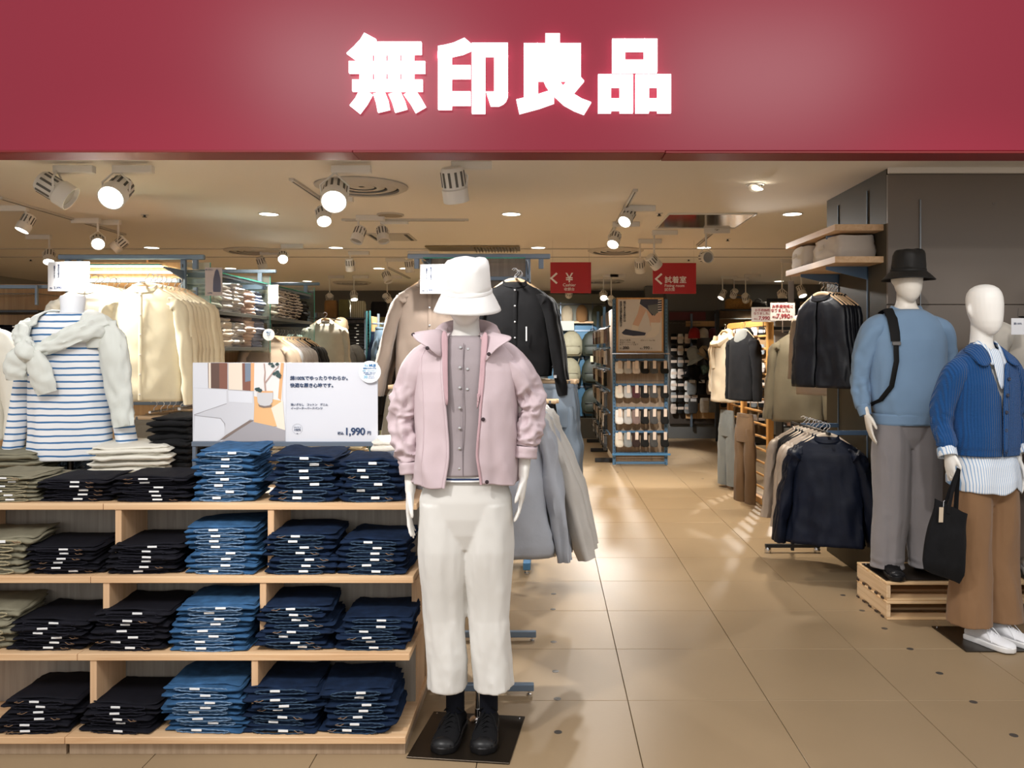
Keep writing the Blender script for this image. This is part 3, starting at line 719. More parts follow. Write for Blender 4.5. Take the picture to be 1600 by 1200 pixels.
# arms: viewer left, viewer right
body(m1, 1.0, True, [((-.165, .012, 1.455), (-.215, .035, 1.20), (-.212, -.02, .945), (-.06, -.10, -1), -1), ((.165, .012, 1.455), (.235, .03, 1.21), (.222, -.015, 1.00), (-.05, -.06, -1), 1)],
     foot=((-.046, .0), (.086, .0)), zs=(1.60, 1.535, 1.475), shw=.165, z_bottom=.93)
bucket_hat(m1, WHITEC, (.005, -.01, 1.712), 1.0, .070, .036, crown_h=.128, tilt=R(14), rx=.090, dent=.010)
SHBLK = mat('black_canvas', (.008, .008, .009), .85, spec=.12)
for sx_, rz_ in ((-.048, R(-10)), (.084, R(-3))):
    shoe(m1, sx_, .0, .008, rz_, SHBLK, BLKL, SHBLK, .25, toecap=BLKL)
mb = MB()
for fx in (-.044, .086): mb.tube([(fx, .02, .09), (fx, .022, .16), (fx-.01, .02, .26)], [.036, .036, .042], 18)
mb.obj('socks', cloth('navy_sock', (.006, .007, .012), .1), m1)
o = MB().tube([(.034, .13, .008), (.034, .13, .80)], .009, 12).obj('support_rod', STEEL, m1); MB().lathe([(.035, .006), (.03, .014), (.012, .02), (.012, .05)], 16, (.034, .13, 0)).obj('rod_foot', STEEL, o)
trousers(m1, CHALK, 1.04, .735, .195, .077, ((-.068, -.0), (.108, .0)), hipw=.182, hipd=.125, waist=.150, kneew=.080, seed=3, hem_d=.095)
# grey henley
mb = MB(); rs = shell([(1.545, .075, .068, .012), (1.53, .095, .080, .006), (1.50, .135, .088, .004), (1.44, .158, .10, 0), (1.32, .158, .112, 0), (1.15, .150, .115, 0), (1.02, .158, .125, 0)], 48, 40, folds=[(2.4, 4, .008, .7)], seed=2)
mb.rings(rs, True, (False, False)); g = mb.obj('grey_top', GREYTOP, m1, ang=60); solid(g, .003)
tag(g, 'mauve grey button-up cotton top')
MB().rings([[((w)*cos(2*pi*k/32), .012+d*sin(2*pi*k/32), z-.035*max(0, -sin(2*pi*k/32))) for k in range(32)] for z, w, d in ((1.562, .073, .064), (1.564, .077, .068), (1.548, .084, .075), (1.543, .079, .070))]).obj('neckband', GREYTOP, g)
mb = MB(); MBp = MB()
for k in range(7):
    z = 1.50-k*.075; y = -interp([(0, .082), (.2, .104), (.5, .115), (1, .125)], (1.52-z)/.5)[0]-.0035
    mb.lathe([(.005, -.002), (.005, .0012), (.003, .0016)], 12, M=T(-.012, y, z)@Matrix.Rotation(pi/2, 4, 'X'))
    if k < 3: mb.lathe([(.005, -.002), (.005, .0012), (.003, .0016)], 12, M=T(.016, y+.002, z-.006)@Matrix.Rotation(pi/2, 4, 'X'))
mb.obj('buttons', STEEL, g)
MB().tube([(0, -.088, 1.515), (0, -.111, 1.40), (0.001, -.120, 1.25), (0, -.122, 1.12), (.002, -.131, 1.02)], [(.001, .003)]*5, 6).obj('placket_edge', cloth('mauve_shadow', (.17, .14, .16)), g)
# striped undershirt hem
o = MB().rings(shell([(1.045, .153, .118, 0), (1.0, .160, .127, 0)], 40, 4), True, (False, False)).obj('undershirt_hem', striped('white_navy_stripe', (.8, .8, .8), (.03, .05, .12), .018, .4), g)
# jacket body
def gapj(z):
    return interp([(0, .050), (.10, .078), (.22, .070), (.50, .054), (.8, .045), (1, .060)], (1.56-z)/.58)[0]
rs = shell([(1.555, .095, .080, .025, 2.2), (1.535, .125, .092, .016, 2.2), (1.505, .160, .102, .008, 2.2), (1.465, .196, .116, .004, 2.2), (1.41, .200, .128, 0, 2.3), (1.30, .197, .142, 0, 2.4), (1.15, .200, .148, 0, 2.3), (1.04, .204, .150, 0, 2.3), (.985, .202, .148, 0, 2.3)],
           90, 70, gap=gapj, folds=[(1.6, 3, .024, .4), (2.0, 3.6, -.016, .4), (3.6, 7, -.006, .2)], seed=5, hem=.02)
jk = MB().rings(rs, False).obj('pink_jacket', PK, m1, ang=60); solid(jk, .004, 0); tag(jk, 'open pale pink hooded shell jacket with rolled sleeves')
# hem cord channel and zip edges follow the opening
for e in (0, -1):
    pts = [r[e] for r in rs]; s_ = 1 if e == 0 else -1
    mb = MB().tube([Vector(p)+Vector((0, -.003, 0)) for p in pts[2:]], [(.005, .0045)]*(len(pts)-2), 8); mb.obj('zip', PKZ if e == 0 else PK, jk)
pts = [Vector(r[6])+Vector((0, -.004, 0)) for r in rs[4:]]; 
pts2 = [Vector(r[-9])+Vector((0, -.003, 0)) for r in rs[4:]]
MB().tube(pts2, [(.0016, .0016)]*len(pts2), 6).obj('placket_seam', PK, jk)
# sleeves, pushed up with deep wrinkles
for e in (-1, 1):
    pth = [(e*.07, .005, 1.475), (e*.14, .005, 1.462), (e*.192, .006, 1.405), (e*.225, .014, 1.31), (e*.240, .022, 1.22), (e*.225, .0, 1.12), (e*.212, -.005, 1.06)] if e < 0 else [(e*.07, .005, 1.475), (e*.14, .005, 1.462), (e*.196, .006, 1.405), (e*.236, .016, 1.33), (e*.252, .02, 1.25), (e*.240, .0, 1.17), (e*.232, -.005, 1.12)]
    rs2 = limb(pth, [(0, .035, .04), (.17, .074, .058), (.33, .082, .064), (.5, .074, .056), (.68, .070, .052), (.84, .060, .048), (.94, .053, .045), (1, .050, .042)], 44, 96,
               wr=[(1.5, 5, .012, 0, 0), (.9, 9, -.018, .42, .97), (1.6, 15, -.010, .38, .97), (1.6, 5, -.010, .05, .6)], seed=e*3+8)
    sl = MB().rings(rs2, True, (True, False)).obj('sleeve', PK, jk, ang=70); solid(sl, .003)
    cf = limb([pth[-1], (pth[-1][0]-e*.004, pth[-1][1]-.003, pth[-1][2]-.045)], [(0, .053, .045), (1, .052, .046)], 32, 6, wr=[(2, 3, .004, 0, 0)], seed=4)
    c_ = MB().rings(cf, True, (False, False)).obj('cuff', PK, jk); solid(c_, .004)
# hood lying behind the neck, collar wings
hood = []
for a in range(25):
    th = R(-70)+R(320)*a/24; r0 = Vector((sin(th)*.088, -cos(th)*.072+.03, 0))
for a in range(29):
    u = a/28; th = pi*(-.70+1.40*u)              # around the back of the neck
    cx_, cy_ = sin(th)*.100, cos(th)*.086+.030; up_ = cos(th)*.5+.5
    z_ = 1.530+.035*up_; rr = .022+.030*up_; ring = []
    dirv = Vector((sin(th), cos(th), 0))
    for k in range(14):
        b_ = 2*pi*k/14; ring.append(Vector((cx_, cy_, z_))+dirv*rr*.85*cos(b_)+Vector((0, 0, 1))*rr*sin(b_)+dirv*.006*nz(a*.5, k*.5, 1))
    hood.append(ring)
MB().rings(hood).obj('hood', PK, jk)
def flap(pts, m, parent, name='collar_flap', t=.004):
    """triangulated fan strip between two edge curves"""
    a, b = pts; n = len(a); mb = MB(); mb.add(list(a)+list(b), [(i, i+1, n+i+1, n+i) for i in range(n-1)])
    o = mb.obj(name, m, parent, ang=60); modif(o, 'SUBSURF', levels=1, render_levels=2); solid(o, t, 0); return o
flap(([(-.072, -.045, 1.575), (-.115, -.075, 1.567), (-.160, -.100, 1.560), (-.200, -.105, 1.552)], [(-.070, -.095, 1.45), (-.100, -.135, 1.475), (-.130, -.150, 1.505), (-.165, -.135, 1.520)]), PK, jk)
flap(([(.078, -.040, 1.572), (.115, -.060, 1.555), (.150, -.080, 1.548), (.192, -.095, 1.538)], [(.075, -.105, 1.43), (.098, -.125, 1.465), (.125, -.135, 1.497), (.160, -.125, 1.518)]), PK, jk)
flap(([(-.085, -.080, 1.57), (-.080, -.105, 1.50), (-.074, -.125, 1.40), (-.062, -.142, 1.28)], [(-.060, -.075, 1.56), (-.058, -.103, 1.49), (-.056, -.122, 1.39), (-.050, -.138, 1.28)]), PKZ, jk, 'zip')
flap(([(.092, -.075, 1.565), (.088, -.103, 1.49), (.079, -.125, 1.39), (.058, -.145, 1.27)], [(.066, -.070, 1.555), (.066, -.100, 1.48), (.062, -.122, 1.38), (.052, -.140, 1.27)]), PKZ, jk, 'zip')
snap = mat('snap_black', (.03, .015, .02), .35)
for p in ((-.186, -.108, 1.548), (-.128, -.147, 1.497), (.098, -.136, 1.475), (.078, -.150, 1.235), (.092, -.152, 1.005)):
    MB().lathe([(.0075, -.002), (.007, .0025), (.004, .003)], 12, M=T(p)@Matrix.Rotation(pi/2, 4, 'X')).obj('snap', snap, jk)
MB().box((.060, -.150, 1.315), (.008, .006, .03), b=.002).obj('zip_pull', PKZ, jk)

# ---------------------------------------------------------------- 2. man in the blue sweatshirt on the pallet
SKYB = cloth('sky_sweat', (.175, .275, .41), .04, 6, .25, 500)
GREYP = cloth('grey_trouser', (.225, .21, .215), .05, 7)
ZP = .209
m2 = thing('mannequin', 'tall white mannequin in a light blue sweatshirt and black bucket hat on the pallet', 'mannequin', (2.07, 4.72, ZP))
base_plate(m2, (-.02, .0), 0, .37)
body(m2, 1.06, True, [((-.195, .01, 1.42), (-.262, .05, 1.14), (-.258, -.03, .92), (.10, -.12, -1), -1), ((.195, .01, 1.42), (.262, .05, 1.14), (.262, .0, .92), (0, -.1, -1), 1)],
     foot=((-.085, .0), (.11, .02)), zs=(1.575, 1.525, 1.455), shw=.195, z_bottom=.88, skin=CREAMSKIN)
bucket_hat(m2, cloth('black_nylon', (.015, .014, .013), .15, 12, .2, 200, .5), (.003, -.01, 1.735), 1.0, .050, .055, crown_h=.125, tilt=R(3), dent=.010)
o = MB().tube([(.0, .12, .008), (.0, .12, .6)], .009, 12).obj('support_rod', STEEL, m2)
shoe(m2, -.125, -.03, .008, R(-6), SHBLK, BLKL, SHBLK, .28, toecap=BLKL); shoe(m2, .135, -.01, .008, R(28), SHBLK, BLKL, SHBLK, .28, toecap=BLKL)
trousers(m2, GREYP, .98, .72, .035, .093, ((-.125, .0), (.115, .015)), hipw=.20, hipd=.135, waist=.165, kneew=.108, seed=12, crease=.010, hem_d=.10, breakz=.12, split=.095)
mb = MB(); rs = shell([(1.515, .090, .082, .012), (1.50, .12, .095, .006), (1.47, .170, .11, .004), (1.42, .220, .122, 0, 2.2), (1.34, .228, .140, 0), (1.15, .230, .15, 0), (1.0, .222, .155, 0), (.93, .205, .15, 0), (.915, .197, .146, 0), (.86, .195, .142, 0)], 72, 60, folds=[(1.6, 2.5, .020, .8), (2.8, 4, -.008, .9), (5, 9, .004, 1)], seed=31)
sw = mb.rings(rs, True, (False, False)).obj('sweatshirt', SKYB, m2, ang=60); solid(sw, .004)
MB().rings([[(w*cos(2*pi*k/32), .012+d*sin(2*pi*k/32), z-.030*max(0, -sin(2*pi*k/32))) for k in range(32)] for z, w, d in ((1.535, .083, .072), (1.538, .088, .078), (1.520, .098, .090), (1.512, .093, .084))]).obj('neckband', SKYB, sw)
MB().rings(shell([(.918, .2, .149, 0), (.912, .203, .152, 0), (.862, .199, .148, 0), (.855, .194, .142, 0)], 60, 8, folds=[(7, 1, .003, 0)], seed=2), True, (False, False)).obj('waistband', SKYB, sw)
for e in (-1, 1):
    pth = [(e*.09, .005, 1.43), (e*.165, .005, 1.42), (e*.222, .01, 1.36), (e*.256, .035, 1.22), (e*.268, .045, 1.08), (e*.262, .0, .95)]
    rs2 = limb(pth, [(0, .03, .04), (.15, .078, .062), (.32, .092, .070), (.5, .080, .064), (.8, .068, .057), (.95, .058, .048), (1, .046, .040)], 32, 60, wr=[(1.5, 5, .013, 0, 0), (1.5, 14, .010, .45, .98), (2.6, 30, .005, .6, .98)], seed=e*2+20)
    sl = MB().rings(rs2, True, (True, False)).obj('sleeve', SKYB, sw, ang=70); solid(sl, .003)
    cf = MB().rings(limb([(e*.264, .004, .965), (e*.256, -.012, .905)], [(0, .046, .040), (.2, .046, .041), (1, .040, .035)], 28, 8, wr=[(6, 1, .002, 0, 0)]), True, (False, False)).obj('cuff', SKYB, sw); solid(cf, .003)
WEB = mat('black_webbing', (.009, .009, .009), .7, bump=.4, scale=400, spec=.15)
st = MB().tube([(-.118, .09, 1.44), (-.128, .05, 1.505), (-.130, -.03, 1.515), (-.130, -.095, 1.46), (-.128, -.128, 1.38), (-.128, -.138, 1.33)], [(.026, .006), (.028, .006), (.030, .006), (.030, .006), (.029, .006), (.027, .005)], 12).obj('backpack_strap', WEB, m2)
MB().tube([(-.128, -.142, 1.335), (-.132, -.160, 1.22), (-.160, -.158, 1.08), (-.205, -.11, 1.00), (-.225, .02, .96)], [(.016, .003)]*5, 8).obj('lower_strap', WEB, st)
MB().box((-.128, -.150, 1.318), (.05, .012, .022), b=.003).obj('buckle', mat('buckle', (.18, .17, .16), .3, .6), st)
MB().lathe([(.02, -.18), (.11, -.15), (.13, 0), (.11, .13), (.04, .17)], 20, (0.0, .165, 1.24), sx=1.0, sy=.48).obj('backpack', WEB, m2)
m2.scale = (.95, .95, 1)
# ---------------------------------------------------------------- 3. woman in the cobalt cardigan
COB = knit('cobalt_knit', (.010, .072, .235), .012)
STRB = striped('blue_pinstripe', (.76, .79, .83), (.25, .40, .62), .011, .30, 'X', .002)
BRN = cloth('brown_twill', (.225, .125, .062), .04, 6)
m3 = thing('mannequin', 'white bald mannequin in a cobalt blue knit cardigan and wide brown trousers, right front', 'mannequin', (2.245, 4.22, 0), R(14))
base_plate(m3, (0, .0), R(-14), .385)
body(m3, 1.05, True, [((-.145, .01, 1.375), (-.220, .04, 1.16), (-.262, -.04, .985), (.02, -.10, -1), -1), ((.145, .01, 1.375), (.215, .04, 1.16), (.225, .0, .92), (0, -.1, -1), 1)],
     foot=((-.07, .0), (.07, .0)), zs=(1.585, 1.50, 1.405), shw=.145, z_bottom=.9)
SHW = mat('white_canvas', (.78, .79, .82), .75); SOLW = mat('white_rubber', (.80, .80, .80), .4)
shoe(m3, -.062, -.06, .008, R(14), SHW, SOLW, SHW, .26); shoe(m3, .085, -.05, .008, R(18), SHW, SOLW, SHW, .26)
trousers(m3, BRN, 1.02, .70, .10, .112, ((-.105, -.01), (.105, .0)), hipw=.18, hipd=.125, waist=.15, kneew=.100, seed=22, hem_d=.12, crease=.004)
# striped shirt tail under the cardigan
rs = shell([(1.08, .145, .115, 0), (.97, .162, .120, 0), (.92, .180, .138, 0), (.84, .192, .15, 0), (.80, .190, .15, 0)], 64, 30, folds=[(2.5, 4, .018, 1)], seed=41, hem=.05)
rs = [[(p[0], p[1], p[2]-.035*max(0, -p[1]/.15)*(i/30)) for p in r] for i, r in enumerate(rs)]
sh = MB().rings(rs, True, (False, False)).obj('striped_shirt', STRB, m3, ang=60); solid(sh, .003)
flap(([(-.052, .0, 1.545), (-.05, -.045, 1.53), (-.03, -.075, 1.50), (-.012, -.10, 1.44)], [(-.085, .0, 1.50), (-.082, -.06, 1.485), (-.065, -.09, 1.45), (-.045, -.115, 1.40)]), STRB, sh)
flap(([(.052, .0, 1.545), (.05, -.045, 1.53), (.03, -.075, 1.50), (.012, -.10, 1.44)], [(.085, .0, 1.50), (.082, -.06, 1.485), (.065, -.09, 1.45), (.045, -.115, 1.40)]), STRB, sh)
flap(([(-.03, -.072, 1.50), (-.035, -.100, 1.45), (-.03, -.118, 1.38), (-.01, -.130, 1.29)], [(.03, -.072, 1.50), (.035, -.100, 1.45), (.03, -.118, 1.38), (.01, -.130, 1.29)]), STRB, sh, 'shirt_front')
# cardigan
def gapc(z): return interp([(0, .07), (.15, .055), (.42, .018), (.5, .004), (1, .003)], (1.50-z)/.5)[0]
rs = shell([(1.50, .085, .080, .012), (1.485, .11, .092, .008), (1.455, .150, .103, .004), (1.405, .187, .115, 0, 2.2), (1.32, .190, .128, 0), (1.18, .186, .135, 0), (1.06, .190, .142, 0), (1.0, .186, .14, 0), (.985, .180, .136, 0), (.955, .179, .135, 0)], 150, 60, gap=gapc, folds=[(1.8, 3, .012, .7), (4, 7, .005, .7)], seed=51)
# knitted ribs
cd = MB().rings(rs, False).obj('cardigan', COB, m3, ang=80); solid(cd, .004, 0)
for e in (-1, 1):
    pth = [(e*.07, .005, 1.41), (e*.14, .005, 1.402), (e*.19, .01, 1.35), (e*.226, .035, 1.21), (e*.240, .03, 1.12), (e*.258, -.02, 1.03), (e*.262, -.035, .985)] if e < 0 else [(e*.07, .005, 1.41), (e*.14, .005, 1.402), (e*.19, .01, 1.35), (e*.22, .035, 1.20), (e*.23, .03, 1.10), (e*.228, .0, .98)]
    r2 = limb(pth, [(0, .03, .04), (.15, .068, .056), (.3, .080, .062), (.5, .070, .058), (.85, .054, .049), (1, .040, .036)], 56, 56, wr=[(1.5, 5, .010, 0, 0), (2, 16, .007, .5, .95)], seed=e+60)
    sl = MB().rings(r2, True, (True, False)).obj('sleeve', COB, cd, ang=80); solid(sl, .003)
    w_ = Vector(pth[-1]); cf = MB().rings(limb([w_+Vector((0, .006, .012)), w_+Vector((e*.004, -.010, -.030))], [(0, .050, .046), (1, .052, .047)], 30, 5, wr=[(2, 3, .003, 0, 0)]), True, (False, False)).obj('shirt_cuff', STRB, sh); solid(cf, .003)
flap(([(-.050, .03, 1.535), (-.060, -.035, 1.525), (-.052, -.080, 1.495), (-.040, -.115, 1.425)], [(-.120, .03, 1.49), (-.135, -.04, 1.475), (-.140, -.095, 1.435), (-.118, -.135, 1.40)]), COB, cd)
flap(([(.050, .03, 1.535), (.060, -.035, 1.525), (.052, -.080, 1.495), (.040, -.115, 1.425)], [(.120, .03, 1.49), (.135, -.04, 1.475), (.140, -.095, 1.435), (.118, -.135, 1.40)]), COB, cd)
flap(([(.060, -.110, 1.43), (.042, -.135, 1.35), (.022, -.148, 1.25), (.012, -.160, 1.10), (.010, -.158, .96)], [(.030, -.115, 1.43), (.010, -.138, 1.35), (-.012, -.150, 1.25), (-.020, -.160, 1.10), (-.020, -.158, .96)]), COB, cd, 'button_band', .006)
for (bx_, bz) in ((.030, 1.345), (.008, 1.265), (.0, 1.18), (-.004, 1.09), (-.004, .985)):
    MB().lathe([(.0095, 0), (.0095, .003), (.006, .004), (.005, .003)], 14, M=T(bx_, -.158 if bz < 1.3 else -.143, bz)@Matrix.Rotation(pi/2, 4, 'X')).obj('button', mat('navy_button', (.02, .025, .05), .3), cd)
m3.scale = (.95, .95, 1)
# black tote in her hand
tt = thing('tote_bag', 'black cotton tote bag with a paper tag held in the cobalt cardigan mannequin\'s hand', 'bag', (1.968, 4.03, .60), R(16))
tt.scale = (.9, .9, .86)
tt.rotation_euler = (0, R(10), R(16))
BLKC = cloth('black_canvas_tote', (.007, .007, .008), .2, 20, .5, 300, .9)
rs = []
for a in range(17):
    t = a/16; z = .14-.40*t; w = interp([(0, .115), (.5, .125), (.9, .135), (1, .125)], t)[0]; d = interp([(0, .014), (.5, .045), (.85, .05), (1, .02)], t)[0]
    rs.append([(w*sgnpow(cos(2*pi*k/36), .6)+.006*nz(k*.3, t*3, 0)-.03*t*0, d*sgnpow(sin(2*pi*k/36), .9)+.016*nz(cos(2*pi*k/36)*2, t*2.5, 3), z+.02*nz(cos(2*pi*k/36)*1.5, 1, 1)*(1-t)-.035*cos(2*pi*k/36)*(1-t)-.03*cos(2*pi*k/36)*t) for k in range(36)])
MB().rings(rs, True, (False, True)).obj('pouch', BLKC, tt, ang=60)
MB().tube([(-.035, -.02, .10), (-.020, -.012, .22), (.012, 0, .36), (.035, .012, .22), (.05, .014, .10)], [(.012, .003)]*5, 8).obj('handle', BLKC, tt)
MB().tube([(-.035, .02, .10), (-.010, .014, .24), (.012, .012, .35), (.040, .018, .22), (.05, .018, .10)], [(.012, .003)]*5, 8).obj('handle', BLKC, tt)
tg = MB().box((-.085, -.040, .10), (.028, .002, .085), b=.0005, M=RZ(0)@Matrix.Rotation(-.12, 4, 'Y')).obj('price_tag', mat('kraft_tag', (.55, .45, .34), .7), tt, smooth=False)
MB().tube([(-.080, -.03, .135), (-.074, -.02, .165), (-.06, -.012, .17)], .001, 5).obj('string', PAPER, tg)

# ---------------------------------------------------------------- 4. mannequin cut by the right edge of the frame
IVJ = cloth('ivory_shell', (.60, .56, .49), .06, 6, .2, 300, .75)
m4 = thing('mannequin', 'mannequin at the far right edge in an ivory jacket with a black shoulder strap', 'mannequin', (2.86, 4.72, ZP), R(-8))
base_plate(m4, (0, 0), 0, .36)
body(m4, 1.0, True, [((-.18, .01, 1.40), (-.235, .05, 1.16), (-.235, -.03, .93), (.05, -.10, -1), -1)], foot=((-.09, .0), (.10, .0)), zs=(1.53, 1.47, 1.40), shw=.18, z_bottom=.88, voxel=.009)
rs = shell([(1.47, .095, .085, .015), (1.44, .15, .10, .006), (1.40, .198, .12, 0), (1.25, .205, .14, 0), (1.0, .205, .145, 0), (.86, .20, .14, 0)], 48, 40, gap=lambda z: .03, folds=[(1.8, 3, .02, .6)], seed=71)
j4 = MB().rings(rs, False).obj('ivory_jacket', IVJ, m4, ang=60); solid(j4, .004, 0)
MB().rings(shell([(1.45, .12, .10, 0), (1.3, .19, .13, 0), (.9, .19, .13, 0)], 32, 12), True, (False, False)).obj('denim_shirt', cloth('denim_blue_shirt', (.10, .19, .35), .1), j4)
flap(([(-.045, -.02, 1.52), (-.05, -.07, 1.49), (-.03, -.10, 1.44)], [(-.09, .0, 1.47), (-.105, -.07, 1.44), (-.08, -.115, 1.39)]), cloth('denim_blue_shirt', (.10, .19, .35), .1), j4)
for e in (-1, 1):
    sl = MB().rings(limb([(e*.18, .005, 1.41), (e*.23, .01, 1.33), (e*.25, .04, 1.15), (e*.245, -.01, .94)], [(0, .085, .07), (.5, .068, .06), (1, .055, .048)], 26, 30, wr=[(1.5, 8, .012, 0, 0)], seed=e+80), True, (True, False)).obj('sleeve', IVJ, j4, ang=70)
MB().tube([(-.10, .05, 1.475), (-.115, -.05, 1.465), (-.09, -.13, 1.36), (-.03, -.155, 1.22), (.05, -.16, 1.08)], [(.02, .005)]*5, 10).obj('shoulder_strap', WEB, m4)
trousers(m4, cloth('taupe_trouser', (.17, .135, .115), .05), .98, .70, .10, .10, ((-.10, 0), (.11, 0)), hipw=.19, hipd=.13, waist=.16, seed=82)
shoe(m4, -.09, -.03, .008, R(-10), SHW, SOLW, SHW, .26); shoe(m4, .12, -.02, .008, R(15), SHW, SOLW, SHW, .26)
tg = thing('price_card', 'white price card hanging on the ivory jacket at the far right edge', 'card', P(1590, 510, 4.5)); 
MB().box((0, 0, 0), (.07, .002, .09), b=.0005).obj('card', PAPER, tg, smooth=False); MB().tube([(0, 0, .045), (.01, .01, .10)], .001, 5).obj('string', BLACKINK, tg)
text('綿100%', .014, (0, -.002, .01), INK, tg)
# fifth: blue sleeve at the very edge
m5 = thing('mannequin', 'mannequin mostly out of the frame on the right, only its denim-blue sleeve showing', 'mannequin', (2.755, 4.2, 0), R(-10))
body(m5, 1.0, True, [((-.17, .01, 1.40), (-.225, .04, 1.16), (-.225, -.03, .93), (.05, -.10, -1), -1)], foot=((-.09, .0), (.10, .0)), zs=(1.53, 1.47, 1.40), shw=.17, z_bottom=.88, voxel=.010)
DB = cloth('denim_blue_shirt', (.10, .19, .35), .1)
o = MB().rings(shell([(1.47, .09, .08, .012), (1.40, .17, .11, 0), (1.2, .18, .13, 0), (.9, .18, .13, 0)], 36, 24, folds=[(2, 3, .015, .6)], seed=91), True, (False, False)).obj('denim_shirt', DB, m5)
for e in (-1, 1): MB().rings(limb([(e*.165, .005, 1.41), (e*.21, .01, 1.33), (e*.235, .04, 1.15), (e*.23, -.01, .94)], [(0, .075, .06), (.5, .062, .056), (1, .05, .045)], 24, 30, wr=[(1.5, 8, .010, 0, 0)], seed=e+85), True, (True, False)).obj('sleeve', DB, o, ang=70)
trousers(m5, cloth('taupe_trouser', (.17, .135, .115), .05), .98, .70, .04, .11, ((-.10, 0), (.11, 0)), hipw=.18, hipd=.125, waist=.15, seed=83)

# ---------------------------------------------------------------- pallet under the right mannequins
pl = thing('pallet', 'low light pine pallet platform of two stacked layers in front of the brown column', 'pallet', (0, 0, 0))
PX0, PX1, PY0, PY1 = 1.868, 3.3, 4.515, 4.955
PINEX = wood('pine_light', (.66, .42, .21), (.82, .60, .36), 'X', .6); PINEY = wood('pine_side', (.62, .42, .24), (.78, .58, .37), 'Y', .6)
for lz in (0, .105):
    for k, yy in enumerate((PY0+.05, (PY0+PY1)/2, PY1-.05)): bx('bottom_board', ((PX0+PX1)/2, yy, lz+.008), (PX1-PX0-.01, .09, .015), PINEX, pl)
    for xx in (PX0+.012, PX0+.5, PX0+1.0, PX1-.012): bx('stringer', (xx, (PY0+PY1)/2, lz+.052), (.023, PY1-PY0-.004, .073), PINEY, pl, b=.003)
    for k, yy in enumerate((PY0+.045, PY0+.135, PY0+.225, PY0+.315, PY0+.405)): bx('deck_board', ((PX0+PX1)/2, yy-.005, lz+.097), (PX1-PX0, .08, .015), PINEX, pl, b=.003)
    for k in range(5): bx('notch', (PX0-.0005, PY0+.06+k*.09, lz+.004), (.006, .03, .012), mat('notch_dark', (.05, .03, .02), .9), pl, b=0)
# ================================================================== TERRACED JEANS DISPLAY
# shelf fronts: depth Y and top height z, top to bottom
XRT = -.52
SH = [(3.26, .879), (3.17, .613), (3.08, .347), (3.0, .072)]
DIV = [-1.104, -1.712, -2.315]
def unit(xr, label, first):
    u = thing('display_shelf', label, 'shelf', (0, 0, 0), 0, 'terraced wooden display units')
    xl = xr-1.25; cx_ = (xl+xr)/2
    for i, (Y, z) in enumerate(SH):
        d = (4.06-Y) if i in (0, 3) else .34
        bx('shelf_board', (cx_, Y+d/2, z-.0125), (xr-xl-.002, d, .025), BEECH, u, b=.0015)
        # seen edge grain strip of the right end follows the board itself
        if i < 3:
            Yn, zn_ = SH[i+1]; zt, zb = z-.025, zn_
            bx('back_panel', (cx_, Y+.235, (zt+zb)/2), (xr-xl-.03, .018, zt-zb), GREYWOOD, u, b=.001)
            for dx in DIV:
                if xl < dx < xr-.1: bx('divider', (dx, (Y+.02+Y+.225)/2-.01, (zt+zb)/2), (.025, .215, zt-zb), BEECHZ, u, b=.0012)
    bx('plinth', (cx_, 3.53, .0225), (xr-xl-.012, 1.02, .045), GREYWOOD if False else wood('plinth_wood', (.33, .24, .16), (.44, .33, .23), 'Z'), u, b=.001)
    if first:
        bx('side_panel', (xr-.022, 3.80, .45), (.02, .50, .82), BEECHZ, u, b=.001)
        bx('side_panel', (xr-.022, 3.445, .30), (.02, .25, .52), BEECHZ, u, b=.001)
    return u
unit(XRT, 'pale beech terraced display unit full of folded jeans, right unit with the open end', True)
unit(XRT-1.25, 'pale beech terraced display unit full of folded trousers, cut by the left edge', False)

# ---- folded trousers, one mesh per variant
DEN1 = mat('mid_denim', (.030, .088, .190), .85, bump=.5, scale=700, mottle=.28, mscale=26, spec=.15)
DEN1L = mat('mid_denim_seam', (.13, .21, .33), .9, bump=.6, scale=600, mottle=.35, mscale=90, spec=.1)
DEN2 = mat('dark_denim', (.0065, .016, .042), .85, bump=.5, scale=700, mottle=.30, mscale=26, spec=.15)
DEN2L = mat('dark_denim_seam', (.035, .062, .105), .9, bump=.6, scale=600, mottle=.4, mscale=90, spec=.1)
BLKD = mat('black_twill', (.0065, .0065, .0105), .8, bump=.4, scale=700, mottle=.2, mscale=20, spec=.15)
BLKDL = mat('black_twill_edge', (.013, .013, .020), .85, bump=.5, scale=600, spec=.15)
KHA = mat('khaki_twill', (.20, .185, .13), .85, bump=.4, scale=700, mottle=.12, mscale=20, spec=.15)
KHAL = mat('khaki_edge', (.33, .29, .19), .85, bump=.4, scale=600, mottle=.15, spec=.15)
LAB = mat('white_label', (.80, .82, .84), .6)
LABT = mat('brown_cord', (.33, .19, .10), .8)
